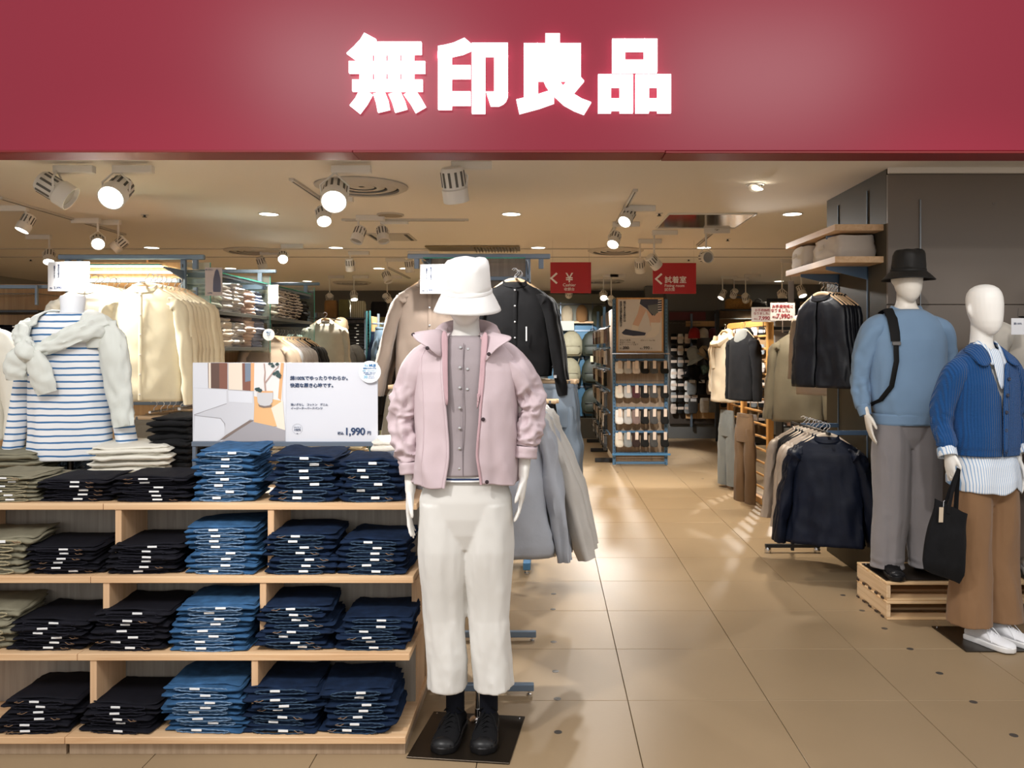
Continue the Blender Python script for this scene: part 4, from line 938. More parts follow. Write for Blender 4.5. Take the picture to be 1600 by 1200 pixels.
def folded_mesh(w, d, h, seed, layers=2, rough=1.0):
    """folded garment: soft slabs with rolled front edges, the upper one set back; origin bottom centre, front at -d/2"""
    mb = MB(); nx = 20; ny = 10
    for L_ in range(layers):
        fr = (0, .60, 1)[L_:L_+2] if layers == 2 else (L_/layers, (L_+1)/layers)
        z0 = h*fr[0]; hh = h*(fr[1]-fr[0])*1.16; ww = w*(1-.07*L_+.10*rough*nz(seed, L_, 0)); off = .030*rough*nz(seed, L_, 5); dd = d*(1+.08*rough*nz(seed, 9, L_))
        rs = []; fb = .022*L_
        for t in (0, .006, .020, .045, .10, .22, .36, .52, .68, .84, .96, 1):
            y = -d/2+fb+dd*t; prof = math.sqrt(max(0, 1-(1-min(1, t/.045))**2)) if t < .045 else (1 if t < .96 else .4); prof = max(.22, prof)
            ring = []
            for k in range(nx*2):
                an = 2*pi*k/(nx*2); c_, s_ = sgnpow(cos(an), .42), sgnpow(sin(an), .46)
                x = off+ww/2*c_*(.93+.07*prof)+.010*rough*nz(t*3+seed, k*.2, L_)
                zb = (.0095*nz(x*13+seed*3, y*6, L_*2.3)+.0035*nz(x*34+seed, y*16, L_)+.002*nz(x*70, y*30, seed))*rough
                ring.append((x+.012*rough*nz(L_, s_*1.3+seed, 4)*(abs(c_)>.8), y+.020*rough*nz(x*8+seed, L_*3.1, 1)*(1-t), z0+hh/2+hh/2*s_*prof*(1+.25*rough*nz(x*18, y*9, seed))+zb+.012*t))
            rs.append(ring)
        mb.rings(rs)
    return mb
def band_mesh(w, h, seed, front):
    """gathered elastic waistband seen as a long flattened loop at the front"""
    mb = MB(); pts = []; n = 44; cx_ = .015*nz(seed, 1, 1); hw = w*.34+.012*nz(seed, 4, 4)
    for k in range(n+1):
        a = 2*pi*k/n; x = cx_+hw*sgnpow(cos(a), .75); z = h*.42+(h*.33)*sgnpow(sin(a), .8)*(1+.3*nz(x*12, seed, 2))+.003*nz(x*30, seed, 3)
        y = front+.004*nz(x*25, seed, 6)-.004+.0022*sin(k*4.1)
        pts.append((x, y, z))
    mb.tube(pts, [.0026+.0010*(k % 2) for k in range(n+1)], 6); return mb
def make_fold(name, m, ml, w, d, h, seed, layers=2, cord=0, band=True, tag_=True):
    def mk():
        o = folded_mesh(w, d, h, seed, layers).obj(name, m, ang=70)
        if band: band_mesh(w, h, seed, -d/2).obj('waistband', ml, o)
        if tag_:
            tx = .02+.045*nz(seed, 8, 1); MB().box((tx, -d/2-.008, h*.62), (.036, .003, .0105), b=.0008, M=None).obj('label', LAB, o, rot=None, smooth=False)
        if cord:
            MB().tube([(tx+.04, -d/2-.006, h*.7), (tx+.055, -d/2-.014, h*.45), (tx+.075, -d/2-.010, h*.5), (tx+.062, -d/2-.012, h*.72)], .0011, 5).obj('drawcord', LABT, o)
        return o
    return Proto(mk)
JH = .027
FOLD = {}
for key, m, ml, nm, n in (('mid', DEN1, DEN1L, 'folded_jeans', 4), ('dark', DEN2, DEN2L, 'folded_jeans', 4), ('black', BLKD, BLKDL, 'folded_trousers', 4), ('khaki', KHA, KHAL, 'folded_trousers', 3)):
    FOLD[key] = [make_fold(nm, m, ml, .275, .26, JH, 11*i+len(key), 2, cord=(i % 2 == 0 and key != 'mid')) for i in range(n+1)]
COLN = {'mid': 'mid-blue jeans', 'dark': 'dark indigo jeans', 'black': 'black trousers', 'khaki': 'khaki trousers'}
SN = ['top shelf', 'second shelf', 'third shelf', 'bottom shelf']
# columns: (px left, px right at the front, count, kind) per shelf
ROWS = [
 [(-52, 52, 6, 'khaki', 'khaki stack'), (50, 166, 5, 'black', 'left black stack'), (168, 292, 6, 'black', 'right black stack'), (296, 400, 8, 'mid', 'mid-blue stack'), (412, 526, 7, 'dark', 'left indigo stack'), (527, 627, 6, 'dark', 'right indigo stack')],
 [(-80, 32, 5, 'khaki', 'khaki stack'), (36, 146, 6, 'black', 'left black stack'), (160, 272, 6, 'black', 'right black stack'), (284, 398, 8, 'mid', 'mid-blue stack'), (408, 520, 7, 'dark', 'left indigo stack'), (524, 634, 6, 'dark', 'right indigo stack')],
 [(-100, 10, 5, 'khaki', 'khaki stack'), (8, 128, 6, 'black', 'left black stack'), (134, 252, 7, 'black', 'right black stack'), (264, 386, 8, 'mid', 'mid-blue stack'), (402, 510, 8, 'dark', 'left indigo stack'), (524, 634, 6, 'dark', 'right indigo stack')],
 [(-130, -8, 4, 'khaki', 'khaki stack'), (-8, 104, 6, 'black', 'left black stack'), (122, 232, 5, 'black', 'right black stack'), (252, 374, 8, 'mid', 'mid-blue stack'), (382, 496, 7, 'dark', 'left indigo stack'), (502, 610, 7, 'dark', 'right indigo stack')],
]
rnd = random.Random(3)
TOPS = [(728, 733, 729, 690, 697, 705), (818, 831, 828, 803, 812, 820), (925, 937, 925, 915, 918, 935), (1050, 1052, 1060, 1035, 1037, 1037)]
for r, (Y, z) in enumerate(SH):
    for c_, (xa_, xb_, n, kind, nm) in enumerate(ROWS[r]):
        Yf = Y+.012; xc = ((xa_+xb_)/2-VX)*Yf/F
        if xb_ < 0 : continue
        top_y = TOPS[r][c_]; hh = (H-(top_y-VY)*(Y+.27)/F-z-.010)/n      # pile height as seen
        zz = z+.001
        for k in range(n):
            o = FOLD[kind][rnd.randrange(len(FOLD[kind]))]((xc+rnd.uniform(-.018, .018), Yf+.135+rnd.uniform(-.010, .014)+.002*k, zz), rnd.uniform(-.10, .10),
                '%s, %s, %s, %s of the beech display' % (COLN[kind], pos_words(n-1-k, n) if n-1-k in (0, n-1) else pos_words(n-1-k, n)+' from the top', nm, SN[r]), 'folded trousers on the terraced display', 'trousers')
            s_ = hh/JH; sx_ = (xb_-xa_)/112.0; sx_ = max(.92, min(1.08, sx_)); o.scale = (sx_*(-1 if rnd.random() < .4 else 1), .86, s_*rnd.uniform(.97, 1.0)); zz += hh*rnd.uniform(.94, 1.04)

# ---- the big signboard standing on the display
YS = 3.72
def sb(x, y): p = P(300+x*.19375, 560+y*.19375, YS); return (p.x, p.z)
sg = thing('signboard', 'wide white advertising board with a sofa photo and the price 1,990 above the jeans', 'sign', (0, 0, 0))
FR = mat('frame_slate', (.16, .20, .26), .45, .4)
x0, z1 = sb(4, 34); x1, z0 = sb(1496, 672)
bx('board', ((x0+x1)/2, YS+.006, (z0+z1)/2), (x1-x0, .01, z1-z0), mat('board_white', (.66, .68, .74), .45), sg, b=.001)
pm = [mat('pr_white', (.72, .74, .80), .5), mat('pr_offwhite', (.62, .63, .68), .5), mat('pr_brown', (.13, .075, .06), .5), mat('pr_redbrown', (.24, .10, .07), .5), mat('pr_greywall', (.50, .47, .48), .5), mat('pr_orange', (.80, .42, .20), .5),
      mat('pr_floor', (.80, .47, .22), .5), mat('pr_paleback', (.80, .78, .77), .5), mat('pr_rug', (.36, .35, .38), .5), mat('pr_leaf', (.035, .075, .075), .5), mat('pr_stem', (.45, .30, .26), .5), mat('pr_pot', (.60, .60, .62), .5), mat('pr_cream', (.85, .74, .62), .5), mat('pr_shadow', (.22, .17, .15), .5), mat('pr_blueroom', (.20, .25, .33), .5)]
mb = MB(); lay = [0]
def pg(mi, pts):
    lay[0] += 1; y = YS-.0002*lay[0]-.0002; b = [(p[0], y, p[1]) for p in (sb(*q) for q in pts)]; mb.add(b, [list(range(len(b)))], mi)
pg(0, [(10, 36), (760, 36), (755, 668), (10, 668)])
pg(4, [(288, 38), (480, 38), (480, 262), (288, 262)]); pg(2, [(128, 36), (286, 36), (286, 248), (132, 240)]); pg(3, [(220, 36), (286, 36), (286, 248), (222, 244)]); pg(12, [(134, 36), (152, 36), (154, 242), (136, 240)])
pg(12, [(295, 38), (405, 38), (408, 256), (297, 250)]); pg(3, [(405, 38), (428, 38), (430, 258), (410, 256)]); pg(14, [(428, 38), (476, 38), (476, 180), (430, 190)]); pg(3, [(430, 190), (476, 182), (476, 262), (430, 258)])
pg(5, [(476, 36), (504, 36), (502, 262), (474, 262)]); pg(7, [(504, 36), (735, 36), (730, 350), (500, 330)]); pg(5, [(718, 36), (742, 36), (720, 340), (695, 320)])
pg(6, [(500, 305), (720, 340), (735, 400), (748, 545), (640, 550), (500, 520)]); pg(12, [(640, 400), (735, 340), (752, 580), (690, 560)])
pg(8, [(240, 668), (480, 508), (650, 545), (752, 578), (752, 668)]); pg(13, [(215, 660), (440, 500), (500, 500), (262, 650)])
pg(1, [(10, 235), (130, 240), (300, 255), (498, 268), (505, 370), (500, 500), (475, 492), (275, 618), (215, 668), (10, 668)])
pg(0, [(14, 238), (280, 256), (282, 362), (120, 430), (20, 452)]); pg(0, [(295, 258), (490, 272), (490, 360), (300, 350)]); pg(0, [(30, 458), (235, 482), (268, 530), (262, 620), (205, 665), (14, 665)])
pg(8, [(20, 451), (280, 362), (284, 365), (22, 456)]); pg(8, [(22, 456), (235, 480), (270, 525), (268, 560), (262, 525), (232, 486), (22, 461)])
pg(13, [(535, 370), (600, 385), (650, 372), (640, 392), (580, 398), (545, 388)]); pg(11, [(526, 275), (656, 275), (652, 350), (630, 378), (590, 384), (550, 376), (532, 352)]); pg(5, [(526, 275), (560, 262), (655, 262), (656, 276)])
pg(10, [(590, 265), (582, 170), (588, 110), (580, 40), (588, 40), (596, 112), (592, 172), (602, 265)]); pg(10, [(592, 190), (660, 100), (700, 60), (704, 64), (664, 108), (596, 200)])
for (lx, ly, s_) in ((535, 248, 22), (552, 258, 20), (690, 110, 20), (702, 135, 24), (668, 122, 18), (655, 60, 17), (690, 45, 17), (630, 42, 14), (648, 42, 12), (710, 150, 12), (522, 245, 14)):
    pg(9, [(lx-s_, ly+s_*.2), (lx-s_*.3, ly-s_*.6), (lx+s_*.5, ly-s_*.7), (lx+s_, ly+s_*.1), (lx+s_*.3, ly+s_*.8), (lx-s_*.5, ly+s_*.7)])
mb.obj('photo_print', pm, sg, smooth=False)
def st(s, x, y, size_px, m=INK, align='LEFT', bold=0, sp=1.0, **k):
    p = sb(x, y); return text(s, size_px*.19375*YS/F*1.0, (p[0], YS-.002, p[1]), m, sg, align=align, bold=bold, spacing=sp, **k)
st('綿100%でゆったりやわらか。', 792, 172, 37, bold=.0004); st('快適な履き心地です。', 792, 230, 37, bold=.0004)
st('洗いざらし　コットン　デニム', 796, 380, 21.5, bold=.0001); st('イージーテーパードパンツ', 796, 410, 21.5, bold=.0001)
st('税込', 1174, 612, 25, bold=.0003); st('1,990', 1228, 616, 82, bold=.0010, sp=.92); st('円', 1412, 612, 32, bold=.0004)
st('コットン', 850, 560, 15, align='CENTER'); st('100%', 850, 584, 26, align='CENTER'); st('綿', 850, 608, 9, align='CENTER')
p = sb(850, 568); MB().lathe([(.0232, 0), (.0232, .0006), (.0226, .0006), (.0226, 0)], 36, caps=(False, False), M=T(p[0], YS-.0008, p[1])@Matrix.Rotation(pi/2, 4, 'X')).obj('ring_mark', mat('grey_ink', (.35, .37, .42), .6), sg)
# slate stand under the board
bx('stand_rail', ((x0+x1)/2, YS+.006, z0-.010), (x1-x0+.004, .028, .022), FR, sg)
for xx in (x0+.008, x1-.008): bx('stand_leg', (xx, YS+.006, (z0-.02+.88)/2), (.016, .02, z0-.02-.88), FR, sg)
bx('stand_foot', ((x0+x1)/2, YS+.05, .883), (x1-x0, .10, .006), FR, sg)
# round badge on the corner
c = P(572.5, 578, YS-.012); c2 = P(574, 582, YS-.012)
bd = thing('round_badge', 'round white recycling campaign badge on the top right corner of the big board', 'badge', P(578, 581, YS-.012))
MB().lathe([(.049, 0), (.05, .001), (.05, .003), (.001, .003)], 40, M=Matrix.Rotation(pi/2, 4, 'X')).obj('disc', mat('badge_white', (.82, .84, .87), .4), bd)
BLI = mat('badge_blue', (.05, .22, .48), .6); LBI = mat('badge_light_blue', (.30, .60, .78), .6)
def bt(s, x, z, size, m=BLI, bold=0, al='CENTER'): return text(s, size, (x, -.0045, z), m, bd, bold=bold, align=al)
bt('Re', -.016, .024, .015, LBI, .0002); bt('MUJI', .012, .024, .0155, BLI, .0006); bt('循環するサイクル', .0, .013, .0075, BLI, .0002); bt('回収　キャンペーン', 0, .002, .0072, LBI, .0001)
bt('服を回収・再生します', 0, -.006, .0055); bt('対象商品のマーク', 0, -.013, .0055); bt('30', -.019, -.029, .018, LBI, .0006); bt('ポイント', .008, -.022, .0062); bt('プレゼント', .008, -.030, .0062)
# ================================================================== HANGERS AND HUNG CLOTHES
def mk_hanger(wm=HANGERWOOD, clips=False):
    def mk():
        t = thing('clothes_hanger', None, 'hanger')
        if clips: MB().tube([(-.14, 0, -.045), (.14, 0, -.045)], [(.011, .014)]*2, 8).obj('bar', wm, t)
        else:
            C = catmull([(-.165, 0, -.102), (-.11, 0, -.062), (-.05, 0, -.024), (0, 0, -.014), (.05, 0, -.024), (.11, 0, -.062), (.165, 0, -.102)], 18)
            MB().tube(C, [(.0075, .014-.002*abs(i-9)/9) for i in range(19)], 10).obj('bar', wm, t)
        hk = [(0, 0, -.012), (0, 0, .012)]+[(.021*sin(a)+.0, 0, .040-.021*cos(a)+.0) for a in [R(v) for v in (10, 60, 110, 160, 200, 240)]]
        MB().tube(hk, .0026, 6).obj('hook', STEEL, t)
        if clips:
            for e in (-1, 1): MB().box((e*.10, 0, -.062), (.016, .024, .05), b=.003).obj('clip', mat('clip_grey', (.16, .16, .17), .4, .4), t, smooth=False)
        return t
    return Proto(mk)
hanger = mk_hanger(); pale_hanger = mk_hanger(PALEWOOD); clip_hanger = mk_hanger(HANGERWOOD, True)

def hung_top(name, m, length=.62, hw=.215, depth=.045, sleeve=.55, flare=1.0, neck='round', trim=None, seed=1, fold=.010, n=36, sl_out=.05, hemgather=False, sl_r=.062, label=None, gap=None, sl_bend=.0):
    def mk():
        zt = -.028; tab = [(zt, .078, .030, 0), (zt-.016, .102, .036, 0), (zt-.045, hw*.74, .040, 0), (zt-.082, hw*.96, depth*.95, 0, 2.1), (zt-.14, hw, depth*1.1, 0), (zt-length*.55, hw*(1+(flare-1)*.5), depth*1.25, 0), (zt-length*.93, hw*flare, depth*1.35, 0), (zt-length, hw*flare*(.93 if hemgather else 1), depth*(1.1 if hemgather else 1.35), 0)]
        rs = shell(tab, n, 30, gap=(lambda z: gap) if gap else None, folds=[(2.2, 3, fold*1.2, .8), (2.4, 4.5, -fold*.8, .6), (4.5, 9, -fold*.35, .5)], seed=seed)
        rs = [[(p[0], p[1], p[2]-(.035 if neck != 'high' else .0)*max(0, min(1, -p[1]/.03))*max(0, 1-i/5)) for p in r] for i, r in enumerate(rs)]
        o = MB().rings(rs, not gap, (False, False)).obj(name, m, ang=70); o['_h'] = 1
        del o['_h']
        if gap or True: solid(o, .0025)
        if sleeve:
            for e in (-1, 1):
                pth = [(e*(hw-.09), 0, zt-.088), (e*(hw-.035), 0, zt-.108), (e*(hw+.006), 0, zt-.165), (e*(hw+sl_out*.55+sl_bend), .005, zt-.10-sleeve*.5), (e*(hw+sl_out), 0, zt-.10-sleeve)]
                r2 = limb(pth, [(0, .02, .02), (.22, sl_r*.62, .036), (.35, sl_r*1.0, .042), (.7, sl_r*.86, .042), (.95, sl_r*.72, .036), (1, sl_r*.6, .032)], 18, 26, wr=[(1.5, 6, fold*.9, 0, 0), (1.6, 11, -fold*.6, 0, 0)], seed=seed+e)
                s_ = MB().rings(r2, True, (True, True)).obj('sleeve', m, o, ang=70)
        if neck in ('round', 'high'):
            zz = 0 if neck == 'round' else .015
            MB().rings([[(w*cos(2*pi*k/24), d*sin(2*pi*k/24), z-.030*max(0, -sin(2*pi*k/24))) for k in range(24)] for z, w, d in ((zt+.012+zz, .068, .030), (zt+.013+zz, .073, .034), (zt-.008, .083, .040), (zt-.012, .078, .036))]).obj('neckband', m, o)
        if neck == 'hood':
            MB().lathe([(.01, -.17), (.07, -.15), (.10, -.08), (.095, -.02), (.06, .025), (.01, .04)], 20, (0, .04, zt), sy=.55).obj('hood', m, o)
        if neck == 'collar':
            for e in (-1, 1): flap(([(e*.02, .02, zt+.03), (e*.055, -.01, zt+.02), (e*.03, -.045, zt-.03)], [(e*.07, .02, zt-.005), (e*.105, -.02, zt-.02), (e*.075, -.055, zt-.055)]), m, o)
        if trim:
            mb = MB(); f_ = lambda z: -interp([(0, .045), (.3, depth*1.2), (1, depth*1.4)], (zt-z)/length)[0]-.006
            MB().tube([(0, f_(zt-.04-k*(length-.05)/8), zt-.04-k*(length-.05)/8) for k in range(9)], [(.012, .003)]*9, 6).obj('placket', m, o)
            for k in range(6):
                z = zt-.055-k*(length-.10)/5; mb.lathe([(.006, 0), (.006, .002), (.003, .003)], 10, M=T(0, f_(z)-.004, z)@Matrix.Rotation(pi/2, 4, 'X'))
            mb.obj('buttons', trim, o)
        if label: MB().box((hw*.35, -depth*1.5-.01, zt-length*.55), (.008, .001, .09)).obj('size_strip', PAPER, o, smooth=False)
        return o
    return Proto(mk)
def hung_legs(name, m, length=.95, hw=.17, seed=1, fold=.012, leg_w=.085, zt=-.06, elastic=True, spread=.02):
    def mk():
        mb = MB(); mb.rings(shell([(zt, hw*.85, .022, 0), (zt-.04, hw*.9, .03, 0), (zt-.15, hw, .045, 0), (zt-.27, hw*.98, .045, 0)], 30, 10, folds=[(5, 3, fold*.5, 0)], seed=seed), True, (True, True))
        for e in (-1, 1):
            mb.rings(limb([(e*hw*.5, 0, zt-.14), (e*(hw*.5+spread*.5), 0, zt-.5*length), (e*(hw*.5+spread), 0, zt-length)], [(0, hw*.45, .04), (.4, leg_w, .04), (1, leg_w*.95, .035)], 22, 26, wr=[(1.6, 4, fold, 0, 0), (3, 8, fold*.5, 0, 0)], seed=seed+e, ref=(1, 0, 0)), True, (True, True))
        o = mb.obj(name, m, ang=70)
        if elastic: MB().rings(shell([(zt+.004, hw*.86, .026, 0), (zt-.018, hw*.88, .030, 0), (zt-.036, hw*.86, .028, 0)], 48, 6, folds=[(14, 1, .004, 0)], seed=seed)).obj('waistband', m, o)
        return o
    return Proto(mk)
def hung_skirt(name, m, length=.8, hw=.15, flare=1.7, seed=1, fold=.02):
    def mk():
        o = MB().rings(shell([(-.06, hw*.85, .025, 0), (-.10, hw, .035, 0), (-.06-length*.5, hw*(1+flare)/2, .06, 0), (-.06-length, hw*flare, .075, 0)], 44, 24, folds=[(4, 2, fold, .8)], seed=seed)).obj(name, m, ang=70)
        MB().rings(shell([(-.055, hw*.87, .028, 0), (-.075, hw*.9, .031, 0), (-.095, hw*.87, .030, 0)], 44, 5, folds=[(12, 1, .004, 0)], seed=seed)).obj('waistband', m, o)
        return o
    return Proto(mk)
def row(garm, hang, p0, step, n, rz, what, where, cat='clothes', near='front', gname=None, jit=.008, hlabel=True):
    """a rail of alike garments on hangers; garm = Proto or list, p0 = hook point of the nearest"""
    rr = random.Random(len(what)*7+n)
    for k in range(n):
        g = garm[k % len(garm)] if isinstance(garm, list) else garm
        w = what[k % len(what)] if isinstance(what, list) else what
        p = Vector(p0)+Vector(step)*k+Vector((rr.uniform(-jit, jit), 0, rr.uniform(-jit, jit)*.3)); a = rz+rr.uniform(-.05, .05)
        g(p, a, '%s, %s from the %s, %s' % (w, ORD[k], near, where), gname or 'clothes on '+where, cat)
        if hang: hang(p, a, 'hanger, %s from the %s, %s' % (ORD[k], near, where), 'hangers on '+where, 'hanger')

CREAM = cloth('cream_cotton', (.70, .62, .43), .05, 6)
IVORY = cloth('ivory_cotton', (.72, .69, .60), .05, 6)
MINT = cloth('mint_ivory', (.66, .72, .67), .04, 6)
TAUPE = cloth('taupe_cotton', (.30, .235, .19), .05, 8)
CHARC = cloth('charcoal_cotton', (.045, .042, .038), .1)
BLK2 = cloth('black_jersey', (.010, .010, .011), .15)
OLIVE = cloth('olive_grey', (.20, .175, .13), .08, 8)
OLIVE2 = cloth('olive_padded', (.19, .165, .115), .08, 8, .2, 300, .6)
GREIGE = mat('greige_nylon', (.56, .535, .50), .5, bump=.3, scale=60, mottle=.05, spec=.35)
BLUEGREY = mat('blue_grey_nylon', (.43, .46, .52), .45, bump=.3, scale=60, mottle=.06, spec=.4)
SATIN = mat('satin_blue_grey', (.20, .25, .31), .28, bump=.2, scale=40, mottle=.06, spec=.6)
NAVY = mat('navy_nylon', (.005, .008, .019), .55, bump=.5, scale=30, spec=.22, mottle=.2)
BLKN = mat('black_nylon_vest', (.006, .007, .011), .45, bump=.6, scale=26, spec=.3, mottle=.2)
BEIGEN = mat('beige_nylon', (.38, .31, .25), .5, bump=.4, scale=40, mottle=.06)
KNITB = knit('powder_knit', (.30, .38, .50), .010)

# ------------------------------------------------------------------ striped torso form on the display
TX = (110-VX)*3.88/F
tf = thing('torso_form', 'torso form in a blue striped top, pale sweater tied over its shoulders', 'mannequin', (TX, 3.88, .88))
MB().lathe([(.11, 0), (.11, .008), (.02, .014), (.014, .03), (.014, .2)], 24).obj('stand', BRONZE, tf)
mb = MB()
zr = lambda y: H+(VY-y)*3.88/F-.88      # picture height to height above the shelf
mb.rings([[(w*cos(2*pi*k/28), yy+d*sin(2*pi*k/28), z) for k in range(28)] for z, w, d, yy in ((.868, .001, .001, .02), (.868, .052, .048, .02), (.862, .056, .052, .02), (.80, .050, .050, .018), (.77, .060, .056, .014), (.745, .105, .075, .01), (.70, .15, .09, .004), (.60, .155, .10, 0), (.40, .13, .085, 0), (.25, .14, .09, 0), (.12, .14, .09, 0))])
mb.obj('torso', mat('torso_white', (.80, .82, .86), .45), tf)
STR = striped('white_blue_stripe', (.80, .81, .83), (.06, .17, .36), .031, .27, 'Z', .010)
rs = shell([(.785, .105, .075, .012), (.765, .14, .086, .008), (.735, .175, .095, .004, 2.2), (.69, .188, .105, 0, 2.2), (.55, .182, .12, 0), (.35, .180, .125, 0), (.18, .186, .13, 0), (.10, .190, .13, 0)], 60, 60, folds=[(1.8, 3, .016, .8), (4, 6, .006, .8)], seed=15)
to = MB().rings(rs, True, (False, False)).obj('striped_top', STR, tf, ang=70); solid(to, .003)
for e in (-1, 1):
    r2 = limb([(e*.09, 0, .70), (e*.15, .0, .69), (e*.195, .005, .62), (e*.225, .01, .42), (e*(.275 if e < 0 else .285), -.005, .10)], [(0, .03, .04), (.14, .055, .055), (.3, .062, .060), (.7, .055, .045), (1, .056, .040)], 28, 40, wr=[(1.6, 5, .010, 0, 0)], seed=e+33)
    s_ = MB().rings(r2, True, (True, False)).obj('sleeve', STR, to, ang=70); solid(s_, .003)
PALE = cloth('pale_sweat', (.66, .685, .64), .04, 6, .4)
cape = shell([(.795, .085, .070, .015), (.785, .115, .085, .012), (.765, .160, .098, .006), (.73, .198, .112, .004, 2.2), (.68, .214, .122, .004, 2.2), (.62, .215, .126, .02)], 50, 20, gap=lambda z: .09 if z > .72 else .12, folds=[(3, 5, .014, .3)], seed=8)
cp = MB().rings(cape, False).obj('draped_sweater', PALE, tf, ang=70); solid(cp, .008, 1)
for pth, r0 in (([(.19, -.04, .73), (.13, -.115, .70), (.02, -.145, .645), (-.075, -.15, .600)], .052), ([(-.19, -.04, .72), (-.165, -.11, .69), (-.13, -.14, .64), (-.085, -.15, .605)], .050)):
    MB().rings(limb(pth, [(0, r0*.6, r0), (.5, r0*.34, r0*.85), (1, r0*.4, r0*.5)], 30, 34, wr=[(1.6, 5, -.012, 0, 0), (2, 9, .005, 0, 0)], seed=r0*99)).obj('tied_sleeve', PALE, cp, ang=70)
MB().rings(limb([(-.12, -.165, .635), (-.095, -.185, .60), (-.06, -.165, .575)], [(0, .024, .032), (.5, .030, .040), (1, .024, .03)], 20, 12, wr=[(2, 4, .01, 0, 0)])).obj('knot', PALE, cp, ang=70)
for pth, m_ in (([(-.11, -.165, .62), (-.15, -.17, .54), (-.150, -.16, .475)], 1), ([(-.07, -.170, .60), (-.035, -.17, .50), (-.010, -.16, .415)], 2)):
    MB().rings(limb(pth, [(0, .026, .034), (.4, .026, .054), (.8, .022, .050), (1, .016, .046)], 22, 18, wr=[(2, 5, .010, 0, 0)], seed=m_)).obj('sleeve_end', PALE, cp, ang=70)
MB().rings(limb([(.17, -.02, .72), (.225, -.05, .62), (.265, -.065, .42), (.292, -.075, .255)], [(0, .04, .06), (.3, .040, .070), (.9, .026, .050), (1, .022, .046)], 30, 36, wr=[(1.6, 6, -.012, 0, 0), (2, 9, .006, 0, 0)], seed=9)).obj('hanging_sleeve', PALE, cp, ang=70)
# cream cardigan form cut by the left edge
t2 = thing('torso_form', 'torso form in a cream cardigan cut off by the left edge of the picture', 'mannequin', (-2.80, 3.95, .88))
MB().lathe([(.11, 0), (.11, .008), (.02, .014), (.014, .03), (.014, .2)], 24).obj('stand', BRONZE, t2)
o = MB().rings(shell([(.74, .10, .075, .01), (.70, .17, .095, 0), (.64, .188, .11, 0), (.4, .18, .12, 0), (.18, .19, .125, 0)], 40, 30, folds=[(2, 3, .014, .7)], seed=4), True, (False, False)).obj('cream_cardigan', IVORY, t2, ang=70); solid(o, .003)
MB().lathe([(.06, .70), (.052, .76), (.052, .80)], 20).obj('neck', OFFWHITE, t2)
for e in (-1, 1): MB().rings(limb([(e*.10, 0, .66), (e*.15, 0, .655), (e*.20, .0, .58), (e*.235, .0, .38), (e*.245, -.01, .10)], [(0, .03, .04), (.15, .058, .055), (.3, .07, .064), (.9, .055, .05), (1, .045, .04)], 24, 30, wr=[(1.6, 8, .012, 0, 0)], seed=e+3)).obj('sleeve', IVORY, o, ang=70)

# ------------------------------------------------------------------ folded piles on top of the display
def pile(x, y, z, n, m, w, d, h, rz, label, name='folded_sweater', group=None, seed=1, ml=None, jit=.012, cat='clothes'):
    pr = [make_fold(name, m, ml or m, w, d, h, seed*5+i, 2, band=False, tag_=False) for i in range(min(2, n))]
    rr = random.Random(seed)
    for k in range(n):
        j = n-1-k; lab = label % (pos_words(j, n) if (j in (0, n-1)) else pos_words(j, n)+' from the top') if n > 1 else label.replace('%s ', '')
        dx, dy = rr.uniform(-jit, jit), rr.uniform(-jit, jit)
        pr[k % len(pr)]((x+dx, y+dy, z+.001+h*k), rz+rr.uniform(-.06, .06), lab, group or ('folded pile: '+label.replace('%s ', '').replace('%s', ''))[:80], cat)
ZT = .879
def px_x(px, Y): return (px-VX)*Y/F
pile(px_x(215, 3.80), 3.82, ZT, 6, IVORY, .34, .30, .0285, .15, '%s piece of the ivory sweatshirts folded right of the striped torso form', seed=3)
pile(px_x(276, 3.86), 3.90, ZT, 9, BLK2, .20, .22, .0325, -.1, '%s piece of the black knit pile left of the big white board', seed=5)
pile(px_x(110, 3.70), 3.73, ZT, 1, cloth('grey_green_knit', (.19, .19, .14), .1), .30, .22, .035, -.15, '%s grey-green folded knit lying behind the black trousers at the left', seed=6)
pile(px_x(90, 3.98), 3.98, ZT, 3, KNITB, .24, .16, .03, .2, '%s powder blue knit below the hem of the striped top', seed=7)
pile(px_x(172, 4.0), 4.0, ZT, 3, cloth('grey_blue_denim', (.17, .21, .26), .15), .22, .16, .03, .3, '%s grey-blue rolled knit below the hem of the striped top', seed=9)
pile(px_x(22, 3.80), 3.84, ZT, 5, KHA, .30, .30, .028, .1, '%s olive folded trousers behind the khaki stack at the left edge', name='folded_trousers', seed=8)
pile(px_x(440, 3.95), 3.95, ZT, 6, cloth('sand_cotton', (.45, .36, .24), .08), .26, .18, .028, .05, '%s sand garment of the pile behind the big board, left', seed=11)
pile(px_x(530, 3.95), 3.95, ZT, 6, cloth('straw_cotton', (.55, .44, .26), .08), .24, .18, .028, -.05, '%s straw garment of the pile behind the big board, right', seed=12)
FLC = mat('fleece', (.70, .66, .58), .95, bump=1.0, scale=160, mottle=.08, sheen=.3)
pile(px_x(628, 3.70), 3.72, ZT, 5, FLC, .25, .24, .040, .05, '%s cream fleece between the big board and the pink jacket mannequin', seed=13)

